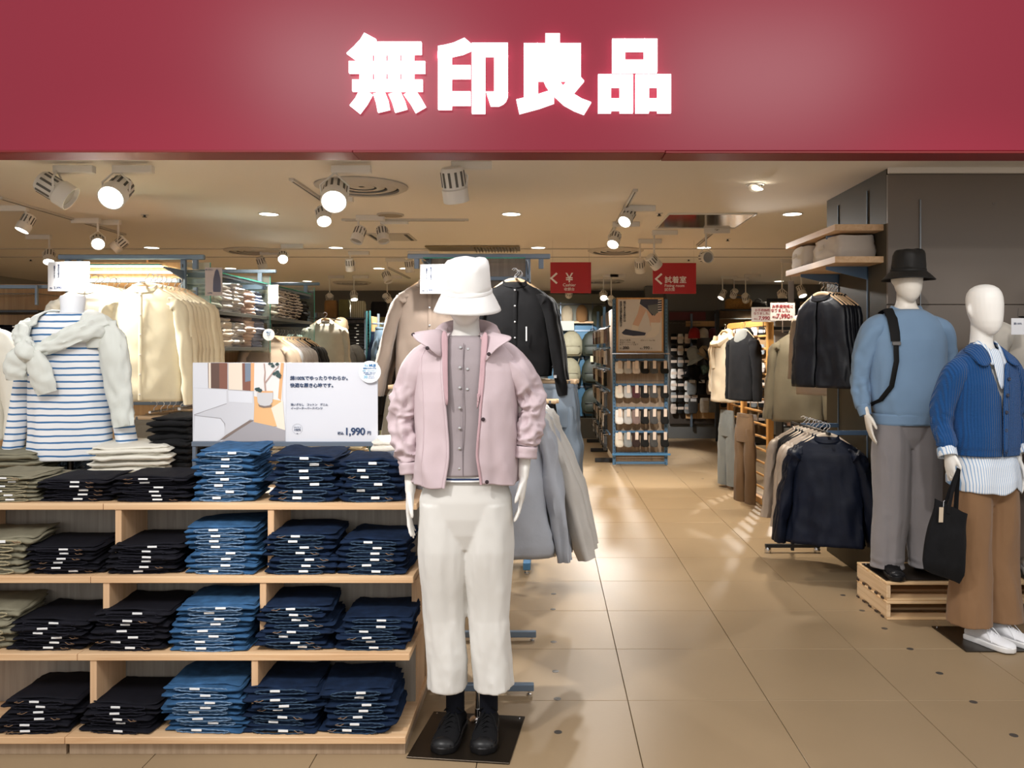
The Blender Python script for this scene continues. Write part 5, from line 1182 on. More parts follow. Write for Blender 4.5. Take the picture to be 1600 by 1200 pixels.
# ------------------------------------------------------------------ price cards
def card(label, p, w, h, rz=0, lines=(), stand=True, group='price cards', m=PAPER, ink=INK):
    t = thing('price_card', label, 'card', p, rz, group)
    MB().box((0, 0, 0), (w, .003, h), b=.001).obj('card', m, t, smooth=False)
    for (s, x, z, size, v) in lines: text(s, size, (x, -.0028, z), ink, t, bold=.0002, line=.9)
    if stand: MB().tube([(0, .004, -h/2+.01), (0, .004, -h/2-.03)], .003, 6).obj('clip', GLASS, t)
    return t
vt = '\n'.join('着るだけで軽やか'); vt2 = '\n'.join('二重編みカーディガン')
for nm, px, py, Y in (('white price card reading 2,990 above the striped torso form', 107.5, 432, 4.98), ('white price card reading 2,990 half hidden behind the white bucket hat', 689, 436, 5.08)):
    w = 65*Y/F; h = 46*Y/F
    card(nm, P(px, py, Y), w, h, 0, [(vt, -w*.24, h*.36, .0115, 1), (vt2, -w*.34, h*.36, .0092, 1), ('2,990', -w*.26, -h*.42, .021, 0), ('税込', -w*.42, -h*.41, .008, 0), ('円', -w*.08, -h*.41, .009, 0)])
    if px > 600:
        k = bpy.data.objects[-1] if False else None

# ------------------------------------------------------------------ steel display frames
def post(x, y, z0, z1, parent, m, holes=True):
    o = MB().box((x, y, (z0+z1)/2), (.035, .03, z1-z0), b=.003).obj('post', m, parent, smooth=False)
    if holes:
        mb = MB(); n = int((z1-z0)/.05)
        for k in range(n): mb.box((x, y-.0155, z0+.03+k*.05), (.006, .002, .024))
        mb.obj('slot_holes', BLACKINK, o, smooth=False)
    return o
def end_frame(label, xa, xb, pa, pb, Y, ztop, rails, m, panel, shelf_z=None, base=True, panel_z0=.25):
    t = thing('display_rack', label, 'rack', (0, 0, 0))
    bx('top_bar', ((xa+xb)/2, Y, ztop-.018), (xb-xa, .035, .036), m, t, b=.006)
    for xx in (xa+.065, xb-.065): bx('bar_stub', (xx, Y, ztop-.07), (.035, .03, .07), m, t, b=.003)
    post(pa, Y, 0.05, ztop-.036, t, m); post(pb, Y, .05, ztop-.036, t, m)
    np_ = 4
    for k in range(np_):
        za, zb = panel_z0+(ztop-.05-panel_z0)*k/np_, panel_z0+(ztop-.05-panel_z0)*(k+1)/np_
        bx('wood_panel', ((pa+pb)/2, Y+.03, (za+zb)/2), (pb-pa-.03, .014, zb-za-.003), panel, t, b=.001)
    for z in rails: bx('rail', ((pa+pb)/2, Y-.022, z), (pb-pa-.03, .018, .028), m, t, b=.002)
    if shelf_z:
        bx('glass_shelf', ((pa+pb)/2, Y-.18, shelf_z), (pb-pa-.02, .30, .008), GLASS, t, b=.001); bx('glass_edge', ((pa+pb)/2, Y-.331, shelf_z), (pb-pa-.02, .003, .008), GLASSEDGE, t, b=0)
        for xx in (pa, pb): MB().add([(xx-.004, Y, shelf_z-.005), (xx-.004, Y-.30, shelf_z-.008), (xx-.004, Y-.30, shelf_z-.018), (xx-.004, Y, shelf_z-.07), (xx+.004, Y, shelf_z-.005), (xx+.004, Y-.30, shelf_z-.008), (xx+.004, Y-.30, shelf_z-.018), (xx+.004, Y, shelf_z-.07)], [(0, 1, 2, 3), (7, 6, 5, 4), (0, 4, 5, 1), (1, 5, 6, 2), (2, 6, 7, 3), (3, 7, 4, 0)]).obj('bracket', m, t, smooth=False)
    if base:
        bx('base_bar', ((pa+pb)/2, Y-.02, .10), (pb-pa+.12, .05, .05), BLUEPAINT, t, b=.004)
        for xx in (pa, pb): bx('base_foot', (xx, Y-.16, .06), (.05, .36, .05), BLUEPAINT, t, b=.004); MB().lathe([(.018, 0), (.018, .01), (.008, .012), (.008, .04)], 12, (xx, Y-.30, 0)).obj('glide', STEEL, t)
        bx('base_board', ((pa+pb)/2, Y-.005, .18), (pb-pa-.04, .014, .12), GREYWOOD, t)
    return t
YG = 5.75
g1 = end_frame('slate blue display frame with lit wood panel behind the cream cardigans, left', px_x(92, YG), px_x(320, YG), px_x(125, YG), px_x(287, YG), YG, 2.16, (1.975, 1.12), BLUESTEEL, OAK, 2.055)
lamp('AREA', 'shelf_strip_lamp', (px_x(206, YG), YG-.10, 2.035), 5, (1, .84, .58), (px_x(206, YG), YG+.10, 1.6), shape='RECTANGLE', size=.6, size_y=.02)
bx('light_strip', (px_x(206, YG), YG-.05, 2.03), (.62, .02, .012), EMIT('strip_light', (1, .88, .62), 9), g1)
g2 = end_frame('slate blue display frame in the middle holding taupe and black cardigans', px_x(637, YG), px_x(860, YG), px_x(670, YG), px_x(825, YG), YG, 2.165, (1.99, 1.12), mat('pale_blue_steel', (.26, .33, .43), .35, .3), wood('pale_ash_panel', (.42, .35, .29), (.55, .47, .40), 'Z'), 2.10)
# arms with hung clothes
def arm(x, Y0, Y1, z, label):
    t = thing('garment_rail', label, 'rail', (x, Y1, z)); MB().tube([(0, 0, 0), (0, Y0-Y1, 0)], .008, 10).obj('rod', STEEL, t); MB().box((0, -.002, 0), (.03, .02, .06), b=.003).obj('plate', BLUESTEEL, t, smooth=False); return t
cream_card = hung_top('cream_cardigan', CREAM, .70, .215, .040, .62, 1.02, 'round', trim=IVORY, seed=3, fold=.014, sl_out=.06, sl_r=.068)
ivory_top = hung_top('ivory_shirt', IVORY, .62, .21, .032, .56, 1.0, 'round', seed=6, sl_out=.05)
xa = px_x(228, 5.02); arm(xa, 4.95, 5.73, 1.90, 'steel arm carrying the row of cream cardigans')
row(cream_card, hanger, (xa, 5.0, 1.905), (.003, .060, 0), 8, 0, 'cream button cardigan', 'arm of the lit left display frame')
xb_ = px_x(138, 5.1); arm(xb_, 5.0, 5.73, 1.90, 'steel arm carrying ivory tops behind the striped torso form')
row(ivory_top, hanger, (xb_, 5.1, 1.905), (.004, .065, 0), 7, 0, 'ivory long-sleeve top', 'arm behind the striped torso form')
beige_tr = hung_legs('olive_trousers', OLIVE, .85, .16, seed=4)
xc_ = px_x(246, 5.1); arm(xc_, 5.0, 5.73, 1.11, 'short steel arm carrying olive trousers under the cream cardigans')
row(beige_tr, clip_hanger, (xc_, 5.05, 1.115), (.006, .075, 0), 6, 0, 'olive grey elastic-waist trousers', 'arm below the cream cardigans', 'trousers')
row(beige_tr, clip_hanger, (px_x(296, 5.3), 5.25, 1.125), (.006, .075, 0), 4, 0, 'olive grey elastic-waist trousers', 'second arm below the cream cardigans', 'trousers')
# middle frame
taupe_card = hung_top('taupe_cardigan', TAUPE, .66, .205, .045, .62, 1.05, 'round', trim=STEEL, seed=13, fold=.014, sl_out=.14, sl_r=.075)
charc_card = hung_top('charcoal_cardigan', CHARC, .62, .20, .04, .56, 1.0, 'round', trim=STEEL, seed=17, fold=.012, sl_out=.05)
black_card = hung_top('black_cardigan', BLK2, .60, .205, .045, .62, 1.02, 'round', trim=STEEL, seed=23, fold=.012, sl_out=.10, sl_r=.072, label=True)
for x_, lab in ((px_x(672, 5.2), 'steel arm holding the taupe cardigans'), (px_x(738, 5.35), 'steel arm holding the charcoal cardigans'), (px_x(806, 5.2), 'steel arm holding the black cardigans')): arm(x_, 5.1, 5.73, 1.945, lab)
row(taupe_card, hanger, (px_x(672, 5.2), 5.2, 1.95), (.004, .065, 0), 4, 0, 'taupe button cardigan', 'left arm of the middle display frame')
row(charc_card, hanger, (px_x(738, 5.35), 5.36, 1.95), (.004, .06, 0), 4, 0, 'charcoal button cardigan', 'centre arm of the middle display frame')
row(black_card, hanger, (px_x(806, 5.2), 5.2, 1.95), (.004, .065, 0), 4, 0, 'black snap cardigan', 'right arm of the middle display frame')
skirt = hung_skirt('olive_skirt', OLIVE, .85, .15, 1.75, 4)
row(skirt, clip_hanger, (px_x(640, 5.15), 5.15, 1.30), (.004, .07, 0), 3, 0, 'long olive grey skirt', 'arm under the taupe cardigans', 'skirt')
satin = hung_legs('satin_trousers', SATIN, .92, .15, seed=14, fold=.018, leg_w=.08)
row(satin, clip_hanger, (px_x(866, 5.3), 5.25, 1.33), (.012, .07, 0), 4, -.25, 'shiny blue-grey wide trousers', 'arm under the black cardigans', 'trousers')
blk_tr = hung_legs('black_trousers', BLK2, .80, .14, seed=16)
row(blk_tr, clip_hanger, (px_x(835, 5.0), 4.98, 1.22), (.006, .06, 0), 2, .1, 'black trousers', 'arm beside the shiny trousers', 'trousers')
bx('low_arm', (px_x(872, 5.3)-.02, 5.4, 1.325), (.02, .62, .02), STEEL, g2); bx('low_arm', (px_x(640, 5.15), 5.4, 1.295), (.02, .60, .02), STEEL, g2); bx('low_arm', (px_x(835, 5.0), 5.3, 1.215), (.02, .72, .02), STEEL, g2); bx('low_arm', (px_x(296, 5.3), 5.4, 1.12), (.02, .5, .02), STEEL, g1)
# floor rack of light nylon jackets right behind the pink mannequin
rk = thing('garment_rack', 'low blue steel floor rack of greige jackets behind the pink jacket mannequin', 'rack', (-.27, 3.87, 0))
for yy in (-.33, .33): bx('foot_bar', (0, yy, .035), (.42, .03, .03), BLUESTEEL, rk, b=.003); bx('upright', (0, yy, .66), (.028, .028, 1.24), BLUESTEEL, rk, b=.003)
for yy in (-.33, .33):
    for xx in (-.19, .19): MB().lathe([(.012, 0), (.012, .006), (.005, .008), (.005, .02)], 10, (xx, yy, 0)).obj('glide', STEEL, rk)
bx('top_rail', (0, 0, 1.285), (.026, .69, .026), BLUESTEEL, rk, b=.003)
jkt_a = hung_top('greige_jacket', GREIGE, .74, .235, .06, .66, 1.28, 'high', seed=27, fold=.024, sl_out=.20, hemgather=True, sl_r=.080)
jkt_b = hung_top('blue_grey_jacket', BLUEGREY, .72, .23, .06, .64, 1.22, 'high', seed=37, fold=.026, sl_out=.10, hemgather=True, sl_r=.080)
row([jkt_b, jkt_a, jkt_b, jkt_a, jkt_a], hanger, (-.26, 3.66, 1.31), (.012, .105, 0), 5, .06, ['pale blue-grey nylon jacket', 'greige nylon jacket'], 'rack behind the pink jacket mannequin')
# ================================================================== LEFT SHELVING RUN (recedes behind the left frame)
XS = -2.41; YR0, YR1, YR2 = 5.80, 7.03, 8.36
rn = thing('shelving_run', 'long dark steel and glass shelving run with folded tops, receding behind the left frame', 'shelving', (0, 0, 0))
for (ya, yb) in ((YR0+.06, YR1), (YR1, YR2)):
    bx('wood_panel', (XS-.46, (ya+yb)/2, 1.2), (.016, yb-ya-.02, 1.9), OAK, rn)
    bx('glass_shelf', (XS-.20, (ya+yb)/2, 2.06), (.40, yb-ya-.02, .008), GLASS, rn, b=.001); bx('glass_edge', (XS+.001, (ya+yb)/2, 2.06), (.003, yb-ya-.02, .008), GLASSEDGE, rn, b=0)
    bx('shelf_rail', (XS-.012, (ya+yb)/2, 2.045), (.02, yb-ya-.02, .018), BLUESTEEL, rn)
    bx('steel_shelf', (XS-.20, (ya+yb)/2, 1.765), (.40, yb-ya-.02, .018), DARKSTEEL, rn); bx('shelf_lip', (XS, (ya+yb)/2, 1.765), (.010, yb-ya-.02, .028), mat('lip_grey', (.12, .13, .13), .4, .4), rn)
    for z in (2.03, 1.745):
        for yy in (ya+.03, yb-.03): bx('bracket', (XS-.2, yy, z), (.38, .008, .04), BLUESTEEL, rn)
bx('steel_shelf', (XS-.20, (YR0+.06+YR1)/2, 1.50), (.40, YR1-YR0-.08, .018), DARKSTEEL, rn); bx('shelf_lip', (XS, (YR0+.06+YR1)/2, 1.50), (.010, YR1-YR0-.08, .028), mat('lip_grey', (.12, .13, .13), .4, .4), rn)
bx('steel_shelf', (XS-.20, (YR0+.06+YR1)/2, 1.22), (.40, YR1-YR0-.08, .018), DARKSTEEL, rn)
for k, yy in enumerate((YR1, YR2)):
    bx('cross_bar', (XS-.30, yy, 2.165), (.76, .035, .03), BLUESTEEL, rn, b=.005); bx('bar_stub', (XS-.06, yy, 2.11), (.035, .03, .08), BLUESTEEL, rn)
    post(XS-.43, yy, .02, 2.15, rn, BLUESTEEL, False)
for yy in (YR0, YR1+.02, YR2+.02):
    bx('glass_partition', (XS-.19, yy, 1.80), (.42, .008, .62 if yy == YR0 else .66), GLASS, rn, b=0); bx('glass_edge', (XS+.021, yy, 1.80), (.004, .008, .62 if yy == YR0 else .66), GLASSEDGE, rn, b=0)
bx('hang_rail', (XS-.10, (YR1+YR2)/2, 1.60), (.02, YR2-YR1-.06, .02), STEEL, rn)
for yy in (YR1+.05, YR2-.05): bx('rail_arm', (XS-.26, yy, 1.60), (.34, .02, .02), BLUESTEEL, rn)
SHC = {k: cloth('tee_'+k, c, .05, 8) for k, c in dict(mint=(.55, .66, .62), pale_grey=(.50, .51, .53), white=(.72, .72, .72), pink=(.66, .52, .49), mauve=(.40, .33, .36), blush=(.70, .58, .52), periwinkle=(.28, .33, .47), cream=(.68, .62, .53), ivory=(.74, .70, .64), mint_white=(.66, .72, .69), black=(.012, .012, .014)).items()}
STS = {'white_striped': striped('fold_stripe_w', (.70, .71, .73), (.35, .38, .44), .016, .3, 'Z', .02), 'blue_striped': striped('fold_stripe_b', (.45, .55, .70), (.12, .17, .32), .018, .45, 'Z', .03), 'black_striped': striped('fold_stripe_k', (.70, .68, .66), (.05, .05, .07), .015, .42, 'Z', .03), 'grey_striped': striped('fold_stripe_g', (.66, .64, .62), (.10, .10, .12), .017, .3, 'Z', .03)}
def mfor(k): return STS.get(k) or SHC[k]
FT = {}
def tee(k):
    if k not in FT: FT[k] = [make_fold('folded_shirt', mfor(k), mfor(k), .25, .32, .021, 3*len(FT)+i, 1, band=False, tag_=False) for i in range(2)]
    return FT[k]
def shelf_piles(kinds, ya, yb, z, where, n=8, h=.0225, rz=pi/2, x=XS-.17):
    w = (yb-ya)/len(kinds); rr = random.Random(int(z*1000)+len(kinds))
    for i, k in enumerate(kinds):
        nn = n+rr.randint(-1, 1); yc = ya+w*(i+.5)
        for q in range(nn):
            o = tee(k)[q % 2]((x+rr.uniform(-.012, .02)-.004*abs(q-nn/2), yc+rr.uniform(-.01, .01), z+.001+q*h), rz+rr.uniform(-.08, .08),
                '%s shirt, %s, %s pile, %s' % (k.replace('_', ' '), pos_words(nn-1-q, nn)+('' if nn-1-q in (0, nn-1) else ' from the top'), ORD[i], where), 'folded shirts on '+where, 'shirt')
            o.scale = (w/.262 if w < .25 else .98, 1, h/.0215)
shelf_piles(['mint', 'pale_grey', 'white_striped', 'pink', 'blue_striped'], YR0+.05, YR1-.03, 1.774, 'upper shelf of first glass bay', 7, .0285)
shelf_piles(['cream', 'ivory', 'white_striped', 'blush', 'periwinkle'], YR0+.05, YR1-.03, 1.509, 'lower shelf of first glass bay', 8, .0275)
shelf_piles(['mint_white', 'grey_striped', 'black_striped', 'black_striped', 'black'], YR1+.06, YR2-.04, 1.774, 'shelf of second glass bay', 8, .0285)
DNL = cloth('denim_shirt_blue', (.06, .14, .27), .15)
pile(XS-.14, 6.15, 1.229, 4, DNL, .30, .32, .028, pi/2, '%s blue denim shirt on the low shelf just above the big board', name='folded_shirt', seed=31)
pile(XS-.14, 6.60, 1.229, 3, cloth('denim_shirt_pale', (.12, .22, .38), .15), .30, .32, .028, pi/2, '%s paler blue shirt on the low shelf just above the big board', name='folded_shirt', seed=32)
# picture cards clipped to the shelves
t = card('tall pink-grey card with a periwinkle shirt picture on the glass shelf', P(334, 440, 5.7), .115, .195, .12, [('洗いざらし', -.030, .078, .010, 0), ('2,990', -.025, -.085, .014, 0)], m=mat('card_grey', (.50, .45, .46), .6))
MB().rings([[(.022+w*cos(2*pi*k/20), -.003, z) for k in range(20)] for z, w in ((.085, .004), (.07, .012), (.02, .024), (-.05, .027), (-.072, .024))]).obj('shirt_print', mat('print_periwinkle', (.22, .24, .36), .7), t)
t = card('blank white tall card standing at the second glass bay', P(427, 460, 6.95), .085, .16, .1)
bdg = thing('round_badge', 'small round white badge on a stick in front of the rail of beige tops', 'badge', P(420, 523, 6.9))
MB().lathe([(.05, 0), (.05, .003), (.001, .003)], 30, M=Matrix.Rotation(pi/2, 4, 'X')).obj('disc', PAPER, bdg); text('MUJI', .02, (0, -.0045, .015), BLI, bdg, bold=.0004); text('回収', .014, (0, -.0045, -.005), BLI, bdg); text('30', .014, (0, -.0045, -.028), LBI, bdg)
MB().tube([(0, .002, -.05), (0, .002, -.20)], .003, 6).obj('stick', STEEL, bdg)
tops = [hung_top('beige_shirt', cloth('light_beige', (.66, .56, .46), .04), .62, .20, .03, .50, 1, 'round', seed=41, n=26), hung_top('grey_shirt', cloth('mid_grey_jersey', (.25, .23, .23), .06), .62, .20, .03, .50, 1, 'round', seed=42, n=26),
        hung_top('pale_blue_shirt', cloth('pale_blue_jersey', (.50, .55, .64), .06), .62, .20, .03, .50, 1, 'round', seed=43, n=26), hung_top('black_shirt', BLK2, .62, .20, .03, .50, 1, 'round', seed=44, n=26)]
seq = [0, 0, 2, 1, 1, 1, 1, 3, 3, 3, 3]
row([tops[i] for i in seq], hanger, (XS-.03, 7.12, 1.62), (0.002, .10, 0), 11, 0, [['light beige top', 'mid grey top', 'pale blue top', 'black top'][i] for i in seq], 'rail under second glass bay')
white_long = hung_top('white_shirt', cloth('long_white', (.60, .60, .55), .06), .95, .20, .06, .75, 1.2, 'collar', seed=51, fold=.02)
white_long(P(508, 497, 8.7), .3, 'long off-white shirt hanging at the end of the glass shelving', None, 'clothes'); hanger(P(508, 497, 8.7), .3, 'hanger of the long off-white shirt', 'lone hangers', 'hanger')
MB().tube([(0, 0, 0), (0, .7, 0)], .008, 8).obj('hang_rod', STEEL, rn, P(508, 497, 8.68)+Vector((0, -.05, .0)))
mint_shirt = hung_top('mint_shirt', cloth('mint_linen', (.42, .56, .55), .06), .85, .18, .04, .6, 1.1, 'collar', seed=52)
for k in range(3): mint_shirt((XS-.22+.0, 8.45+k*.07, 1.66), .0, 'pale mint linen shirt, %s behind the last glass pane' % ORD[k], 'mint shirts', 'clothes')

# ------------------------------------------------------------------ dark shelving at the far left edge
dk = thing('shelving_unit', 'dark steel shelf unit with black folded trousers at the far left edge', 'shelving', (0, 0, 0))
xa, xb = px_x(-60, 6.6), px_x(66, 6.6)
for z in (1.80, 1.44, 1.08): bx('shelf', ((xa+xb)/2, 6.75, z), (xb-xa, .42, .02), DARKSTEEL, dk)
bx('back_panel', ((xa+xb)/2, 6.98, 1.1), (xb-xa, .02, 1.9), OAK, dk); bx('top_bar', ((xa+xb)/2, 6.60, 2.00), (xb-xa+.1, .03, .03), BLUESTEEL, dk); bx('glass_shelf', ((xa+xb)/2, 6.75, 1.94), (xb-xa, .40, .008), GLASS, dk)
for xx in (xb, xa): bx('post', (xx, 6.97, 1.02), (.04, .04, 2.02), BLUESTEEL, dk); bx('post', (xx-.02, 6.56, 1.93), (.02, .02, .16), BLUESTEEL, dk)
BLKF = [make_fold('folded_trousers', BLKD, BLKDL, .24, .34, .025, 70+i, 2, band=False) for i in range(2)]
rr = random.Random(9)
for s_, z in enumerate((1.451, 1.091)):
    for c_ in range(2):
        for k in range(9):
            BLKF[k % 2]((xb-.19-c_*.29, 6.72+rr.uniform(-.01, .01), z+.001+k*.0262), rr.uniform(-.08, .08), 'black trousers, %s, %s pile, %s dark shelf at the left edge' % (pos_words(8-k, 9)+('' if k in (0, 8) else ' from the top'), ['right', 'left'][c_], ['upper', 'lower'][s_]), 'black trousers at the far left', 'trousers')

# ------------------------------------------------------------------ far dark-jacket mannequin
mf = thing('mannequin', 'far cream mannequin in a dark zip jacket over a teal shirt behind the big board', 'mannequin', (px_x(533, 9.5), 9.5, .10))
MB().box((0, 0, -.05), (.5, .5, .10), b=.004).obj('plinth', DARKSTEEL, mf, smooth=False)
body(mf, 1.0, True, [((-.18, .01, 1.36), (-.24, .05, 1.12), (-.23, -.03, .90), (0, -.1, -1), -1), ((.18, .01, 1.36), (.24, .05, 1.12), (.23, -.03, .90), (0, -.1, -1), 1)], zs=(1.54, 1.46, 1.37), shw=.18, z_bottom=.86, skin=mat('skin_tan', (.62, .50, .36), .45), voxel=.012)
dj = MB().rings(shell([(1.455, .085, .075, .01), (1.42, .15, .09, 0), (1.37, .205, .11, 0), (1.2, .215, .13, 0), (.95, .205, .13, 0), (.85, .19, .12, 0)], 40, 30, gap=lambda z: .035 if z > 1.25 else .004, folds=[(2, 3, .012, .7)], seed=5), False).obj('dark_jacket', CHARC, mf, ang=70); solid(dj, .004, 0)
for e in (-1, 1): MB().rings(limb([(e*.10, 0, 1.40), (e*.16, 0, 1.39), (e*.22, 0, 1.31), (e*.255, .03, 1.10), (e*.245, -.02, .92)], [(0, .03, .04), (.15, .065, .055), (.3, .08, .065), (.8, .06, .05), (1, .05, .045)], 22, 24, wr=[(1.6, 8, .01, 0, 0)], seed=e)).obj('sleeve', CHARC, dj)
TEAL = cloth('teal_shirt', (.06, .17, .17), .05)
MB().rings(shell([(1.47, .075, .07, .01), (1.40, .10, .09, 0), (1.2, .12, .11, 0)], 24, 8), True, (False, False)).obj('teal_shirt', TEAL, mf)
for e in (-1, 1): flap(([(e*.02, -.05, 1.50), (e*.055, -.04, 1.485), (e*.075, .0, 1.48)], [(e*.03, -.11, 1.42), (e*.09, -.09, 1.43), (e*.11, -.02, 1.44)]), CHARC, dj); flap(([(e*.01, -.07, 1.49), (e*.04, -.05, 1.50), (e*.06, .0, 1.50)], [(e*.03, -.105, 1.44), (e*.06, -.09, 1.45), (e*.08, -.02, 1.46)]), TEAL, dj)
trousers(mf, CHARC, .95, .68, .03, .09, ((-.1, 0), (.1, 0)), seed=4)

# ------------------------------------------------------------------ wall shelving behind him
def wall_shelf(label, xa, xb, Y, zs, m=DARKSTEEL, back=None, top=2.05, depth=.4, panel=None):
    t = thing('wall_shelving', label, 'shelving', (0, 0, 0))
    for z in zs: bx('shelf', ((xa+xb)/2, Y+depth/2, z), (xb-xa, depth, .022), m, t)
    if panel: bx('back_panel', ((xa+xb)/2, Y+depth+.01, top/2), (xb-xa, .02, top), panel, t)
    for xx in (xa, xb): bx('post', (xx, Y+.02, top/2), (.035, .035, top), BLUESTEEL, t); bx('post', (xx, Y+depth-.02, top/2), (.035, .035, top), BLUESTEEL, t)
    return t
YW = 11.9; xa, xb = px_x(482, YW), px_x(571, YW)
wall_shelf('far shelf unit of folded pink and black tops behind the dark-jacket mannequin', xa, xb, YW, (1.95, 1.50, 1.12, .7, .2), panel=GREYWOOD)
def far_pile(x, Y, z, n, m, label, w=.27, h=.045, seed=1, tagm=True):
    pr = make_fold('folded_shirt', m, m, w, .34, h, seed, 1, band=False, tag_=tagm)
    for k in range(n): pr((x+.01*((k*7) % 3-1), Y+.2, z+.012+k*h), .05*((k*5) % 3-1), label % (pos_words(n-1-k, n)+('' if k in (0, n-1) else ' from the top')), 'far folded tops behind the dark-jacket mannequin', 'clothes')
PNK = cloth('dusty_pink', (.52, .42, .41), .08)
far_pile(px_x(505, YW), YW, 1.50, 8, PNK, 'dusty pink top, %s in the left pile of the far upper shelf')
far_pile(px_x(527, YW)+.02, YW, 1.50, 8, PNK, 'dusty pink top, %s in the middle pile of the far upper shelf', .22)
far_pile(px_x(555, YW), YW, 1.50, 8, BLK2, 'black top, %s in the right pile of the far upper shelf')
far_pile(px_x(512, YW), YW, 1.12, 7, IVORY, 'ivory top, %s in the left pile of the far second shelf')
far_pile(px_x(555, YW), YW, 1.12, 7, BLK2, 'black top, %s in the right pile of the far second shelf')
def bag(label, c, w, h, d, m, handles=True, pattern=None):
    t = thing('hand_bag', label, 'bag', c); MB().rings([[(w/2*f*sgnpow(cos(2*pi*k/24), .5), d/2*f*sgnpow(sin(2*pi*k/24), .6), z) for k in range(24)] for z, f in ((0, .92), (h*.1, 1), (h*.8, .98), (h, .86))]).obj('pouch', m, t)
    if handles: MB().tube([(-w*.22, 0, h*.9), (-w*.15, 0, h*1.25), (0, 0, h*1.38), (w*.15, 0, h*1.25), (w*.22, 0, h*.9)], .008, 8).obj('handle', m, t)
    return t
zt = 1.962
bag('brown canvas bag on top of the far shelf unit', (px_x(512, YW), YW+.2, zt), .20, .26, .15, cloth('bag_brown', (.24, .13, .05), .1), False)
bag('olive canvas bag on top of the far shelf unit', (px_x(532, YW)+.01, YW+.2, zt), .17, .27, .15, cloth('bag_olive', (.12, .12, .05), .1), False)
bag('pale checked bag on top of the far shelf unit', (px_x(556, YW)-.01, YW+.2, zt), .22, .25, .16, striped('bag_check', (.45, .44, .33), (.25, .24, .16), .03, .3, 'X'), False)
bag('dark shoulder bag above the teal post', (px_x(588, YW), YW+.2, zt+.02), .24, .22, .16, BLK2, False)
# teal glass post rack, hanging jeans, basket shelf, green jacket
tp = thing('display_rack', 'teal-edged far rack with hanging jeans right of the dark-jacket mannequin', 'rack', (0, 0, 0)); Yt = 11.2
for px in (573, 578): bx('teal_post', (px_x(px, Yt), Yt, 1.0), (.02, .02, 2.05), mat('teal_steel', (.05, .20, .24), .4, .3), tp)
bx('post', (px_x(582, Yt)+.02, Yt+.3, 1.0), (.03, .03, 2.0), BLUESTEEL, tp); bx('wood_panel', (px_x(581, Yt), Yt+.2, 1.3), (.02, .38, 1.3), OAK, tp); bx('base', (px_x(580, Yt), Yt+.15, .05), (.12, .5, .08), BLUESTEEL, tp); bx('rail', (px_x(596, Yt), Yt+.02, 1.85), (.30, .02, .02), BLUESTEEL, tp); bx('rail', (px_x(603, Yt), Yt+.02, 1.22), (.46, .02, .02), BLUESTEEL, tp)
jl = hung_legs('jeans', cloth('light_denim', (.16, .26, .40), .2), .75, .11, seed=61); jd = hung_legs('jeans', DEN2, .95, .11, seed=62)
for k in range(2):
    jl((px_x(598, Yt), Yt-.02+k*.06, 1.86), .3, '%s of the light blue jeans hung on the teal-edged far rack' % ['front pair', 'back pair'][k], 'far jeans', 'trousers'); jd((px_x(588, Yt), Yt+.04+k*.06, 1.80), .3, '%s of the dark jeans hung on the teal-edged far rack' % ['front pair', 'back pair'][k], 'far jeans', 'trousers')
YK = 13.6
ks = wall_shelf('far back shelving with a lit basket shelf left of the middle frame', px_x(582, YK), px_x(655, YK), YK, (1.95,), BEECH, top=2.2, depth=.4, panel=mat('lit_green_wall', (.32, .34, .20), .8))
bx('upper_rail', (px_x(615, YK), YK, 2.17), (.8, .02, .02), DARKSTEEL, ks); lamp('AREA', 'shelf_strip_lamp', (px_x(618, YK), YK+.12, 1.93), 5, (1, .9, .5), (px_x(618, YK), YK+.3, 1.2), shape='RECTANGLE', size=.7, size_y=.02)
WICK = mat('wicker', (.38, .20, .05), .7, bump=1.0, scale=90, mottle=.3, mscale=50)
bag('woven wicker basket with handle on the lit far shelf', (px_x(613, YK), YK+.18, 1.965), .30, .16, .2, WICK)
pt = thing('potted_plant', 'small green plant beside the wicker basket on the lit far shelf', 'plant', (px_x(630, YK), YK+.18, 1.962)); MB().lathe([(.03, 0), (.045, .07), (.04, .07)], 14).obj('pot', PAPER, pt)
mb = MB(); rr = random.Random(4)
for k in range(40):
    a, b_ = rr.uniform(0, 6.28), rr.uniform(.2, 1.2); c = Vector((.10*cos(a)*rr.random(), .08*sin(a)*rr.random(), .09+.12*rr.random())); M = T(c)@Matrix.Rotation(a, 4, 'Z')@Matrix.Rotation(b_, 4, 'Y')
    mb.add([(0, 0, 0), (.022, .011, .004), (.045, 0, 0), (.022, -.011, .004)], [(0, 1, 2, 3)], 0, M)
mb.obj('leaves', mat('leaf_green', (.04, .12, .03), .5), pt); pt.children[-1]['kind'] = 'stuff'
t = card('white picture card with a dark folded garment on the far back wall', P(604, 509, 13.3), .17, .155, 0, [], False); MB().box((0, -.003, .0), (.07, .002, .06), b=.001).obj('garment_print', CHARC, t)
gj = hung_top('green_jacket', cloth('army_green', (.10, .13, .07), .1), .62, .19, .06, .5, 1.05, 'collar', seed=66)
yh = mk_hanger(mat('yellow_hanger', (.65, .42, .08), .4))  # the yellow light around the far shelf is put into the hanger colour
for k, px in enumerate((615, 640)):
    p = P(px, 512, 12.9); gj(p, .3, ['army green jacket on the yellow hanger, far back left of the taupe cardigans', 'second army green jacket hidden by the taupe cardigans'][k], 'far green jackets', 'clothes'); yh(p, .3, ['yellow-lit hanger of the army green jacket', 'yellow-lit hanger of the second green jacket'][k], 'yellow hangers', 'hanger')
MB().tube([P(600, 511, 12.9), P(655, 511, 12.9)], .008, 6).obj('jacket_rail', STEEL, ks)
lo = hung_top('dark_shirt', BLK2, .8, .19, .03, .5, 1, 'round', seed=68, n=20)
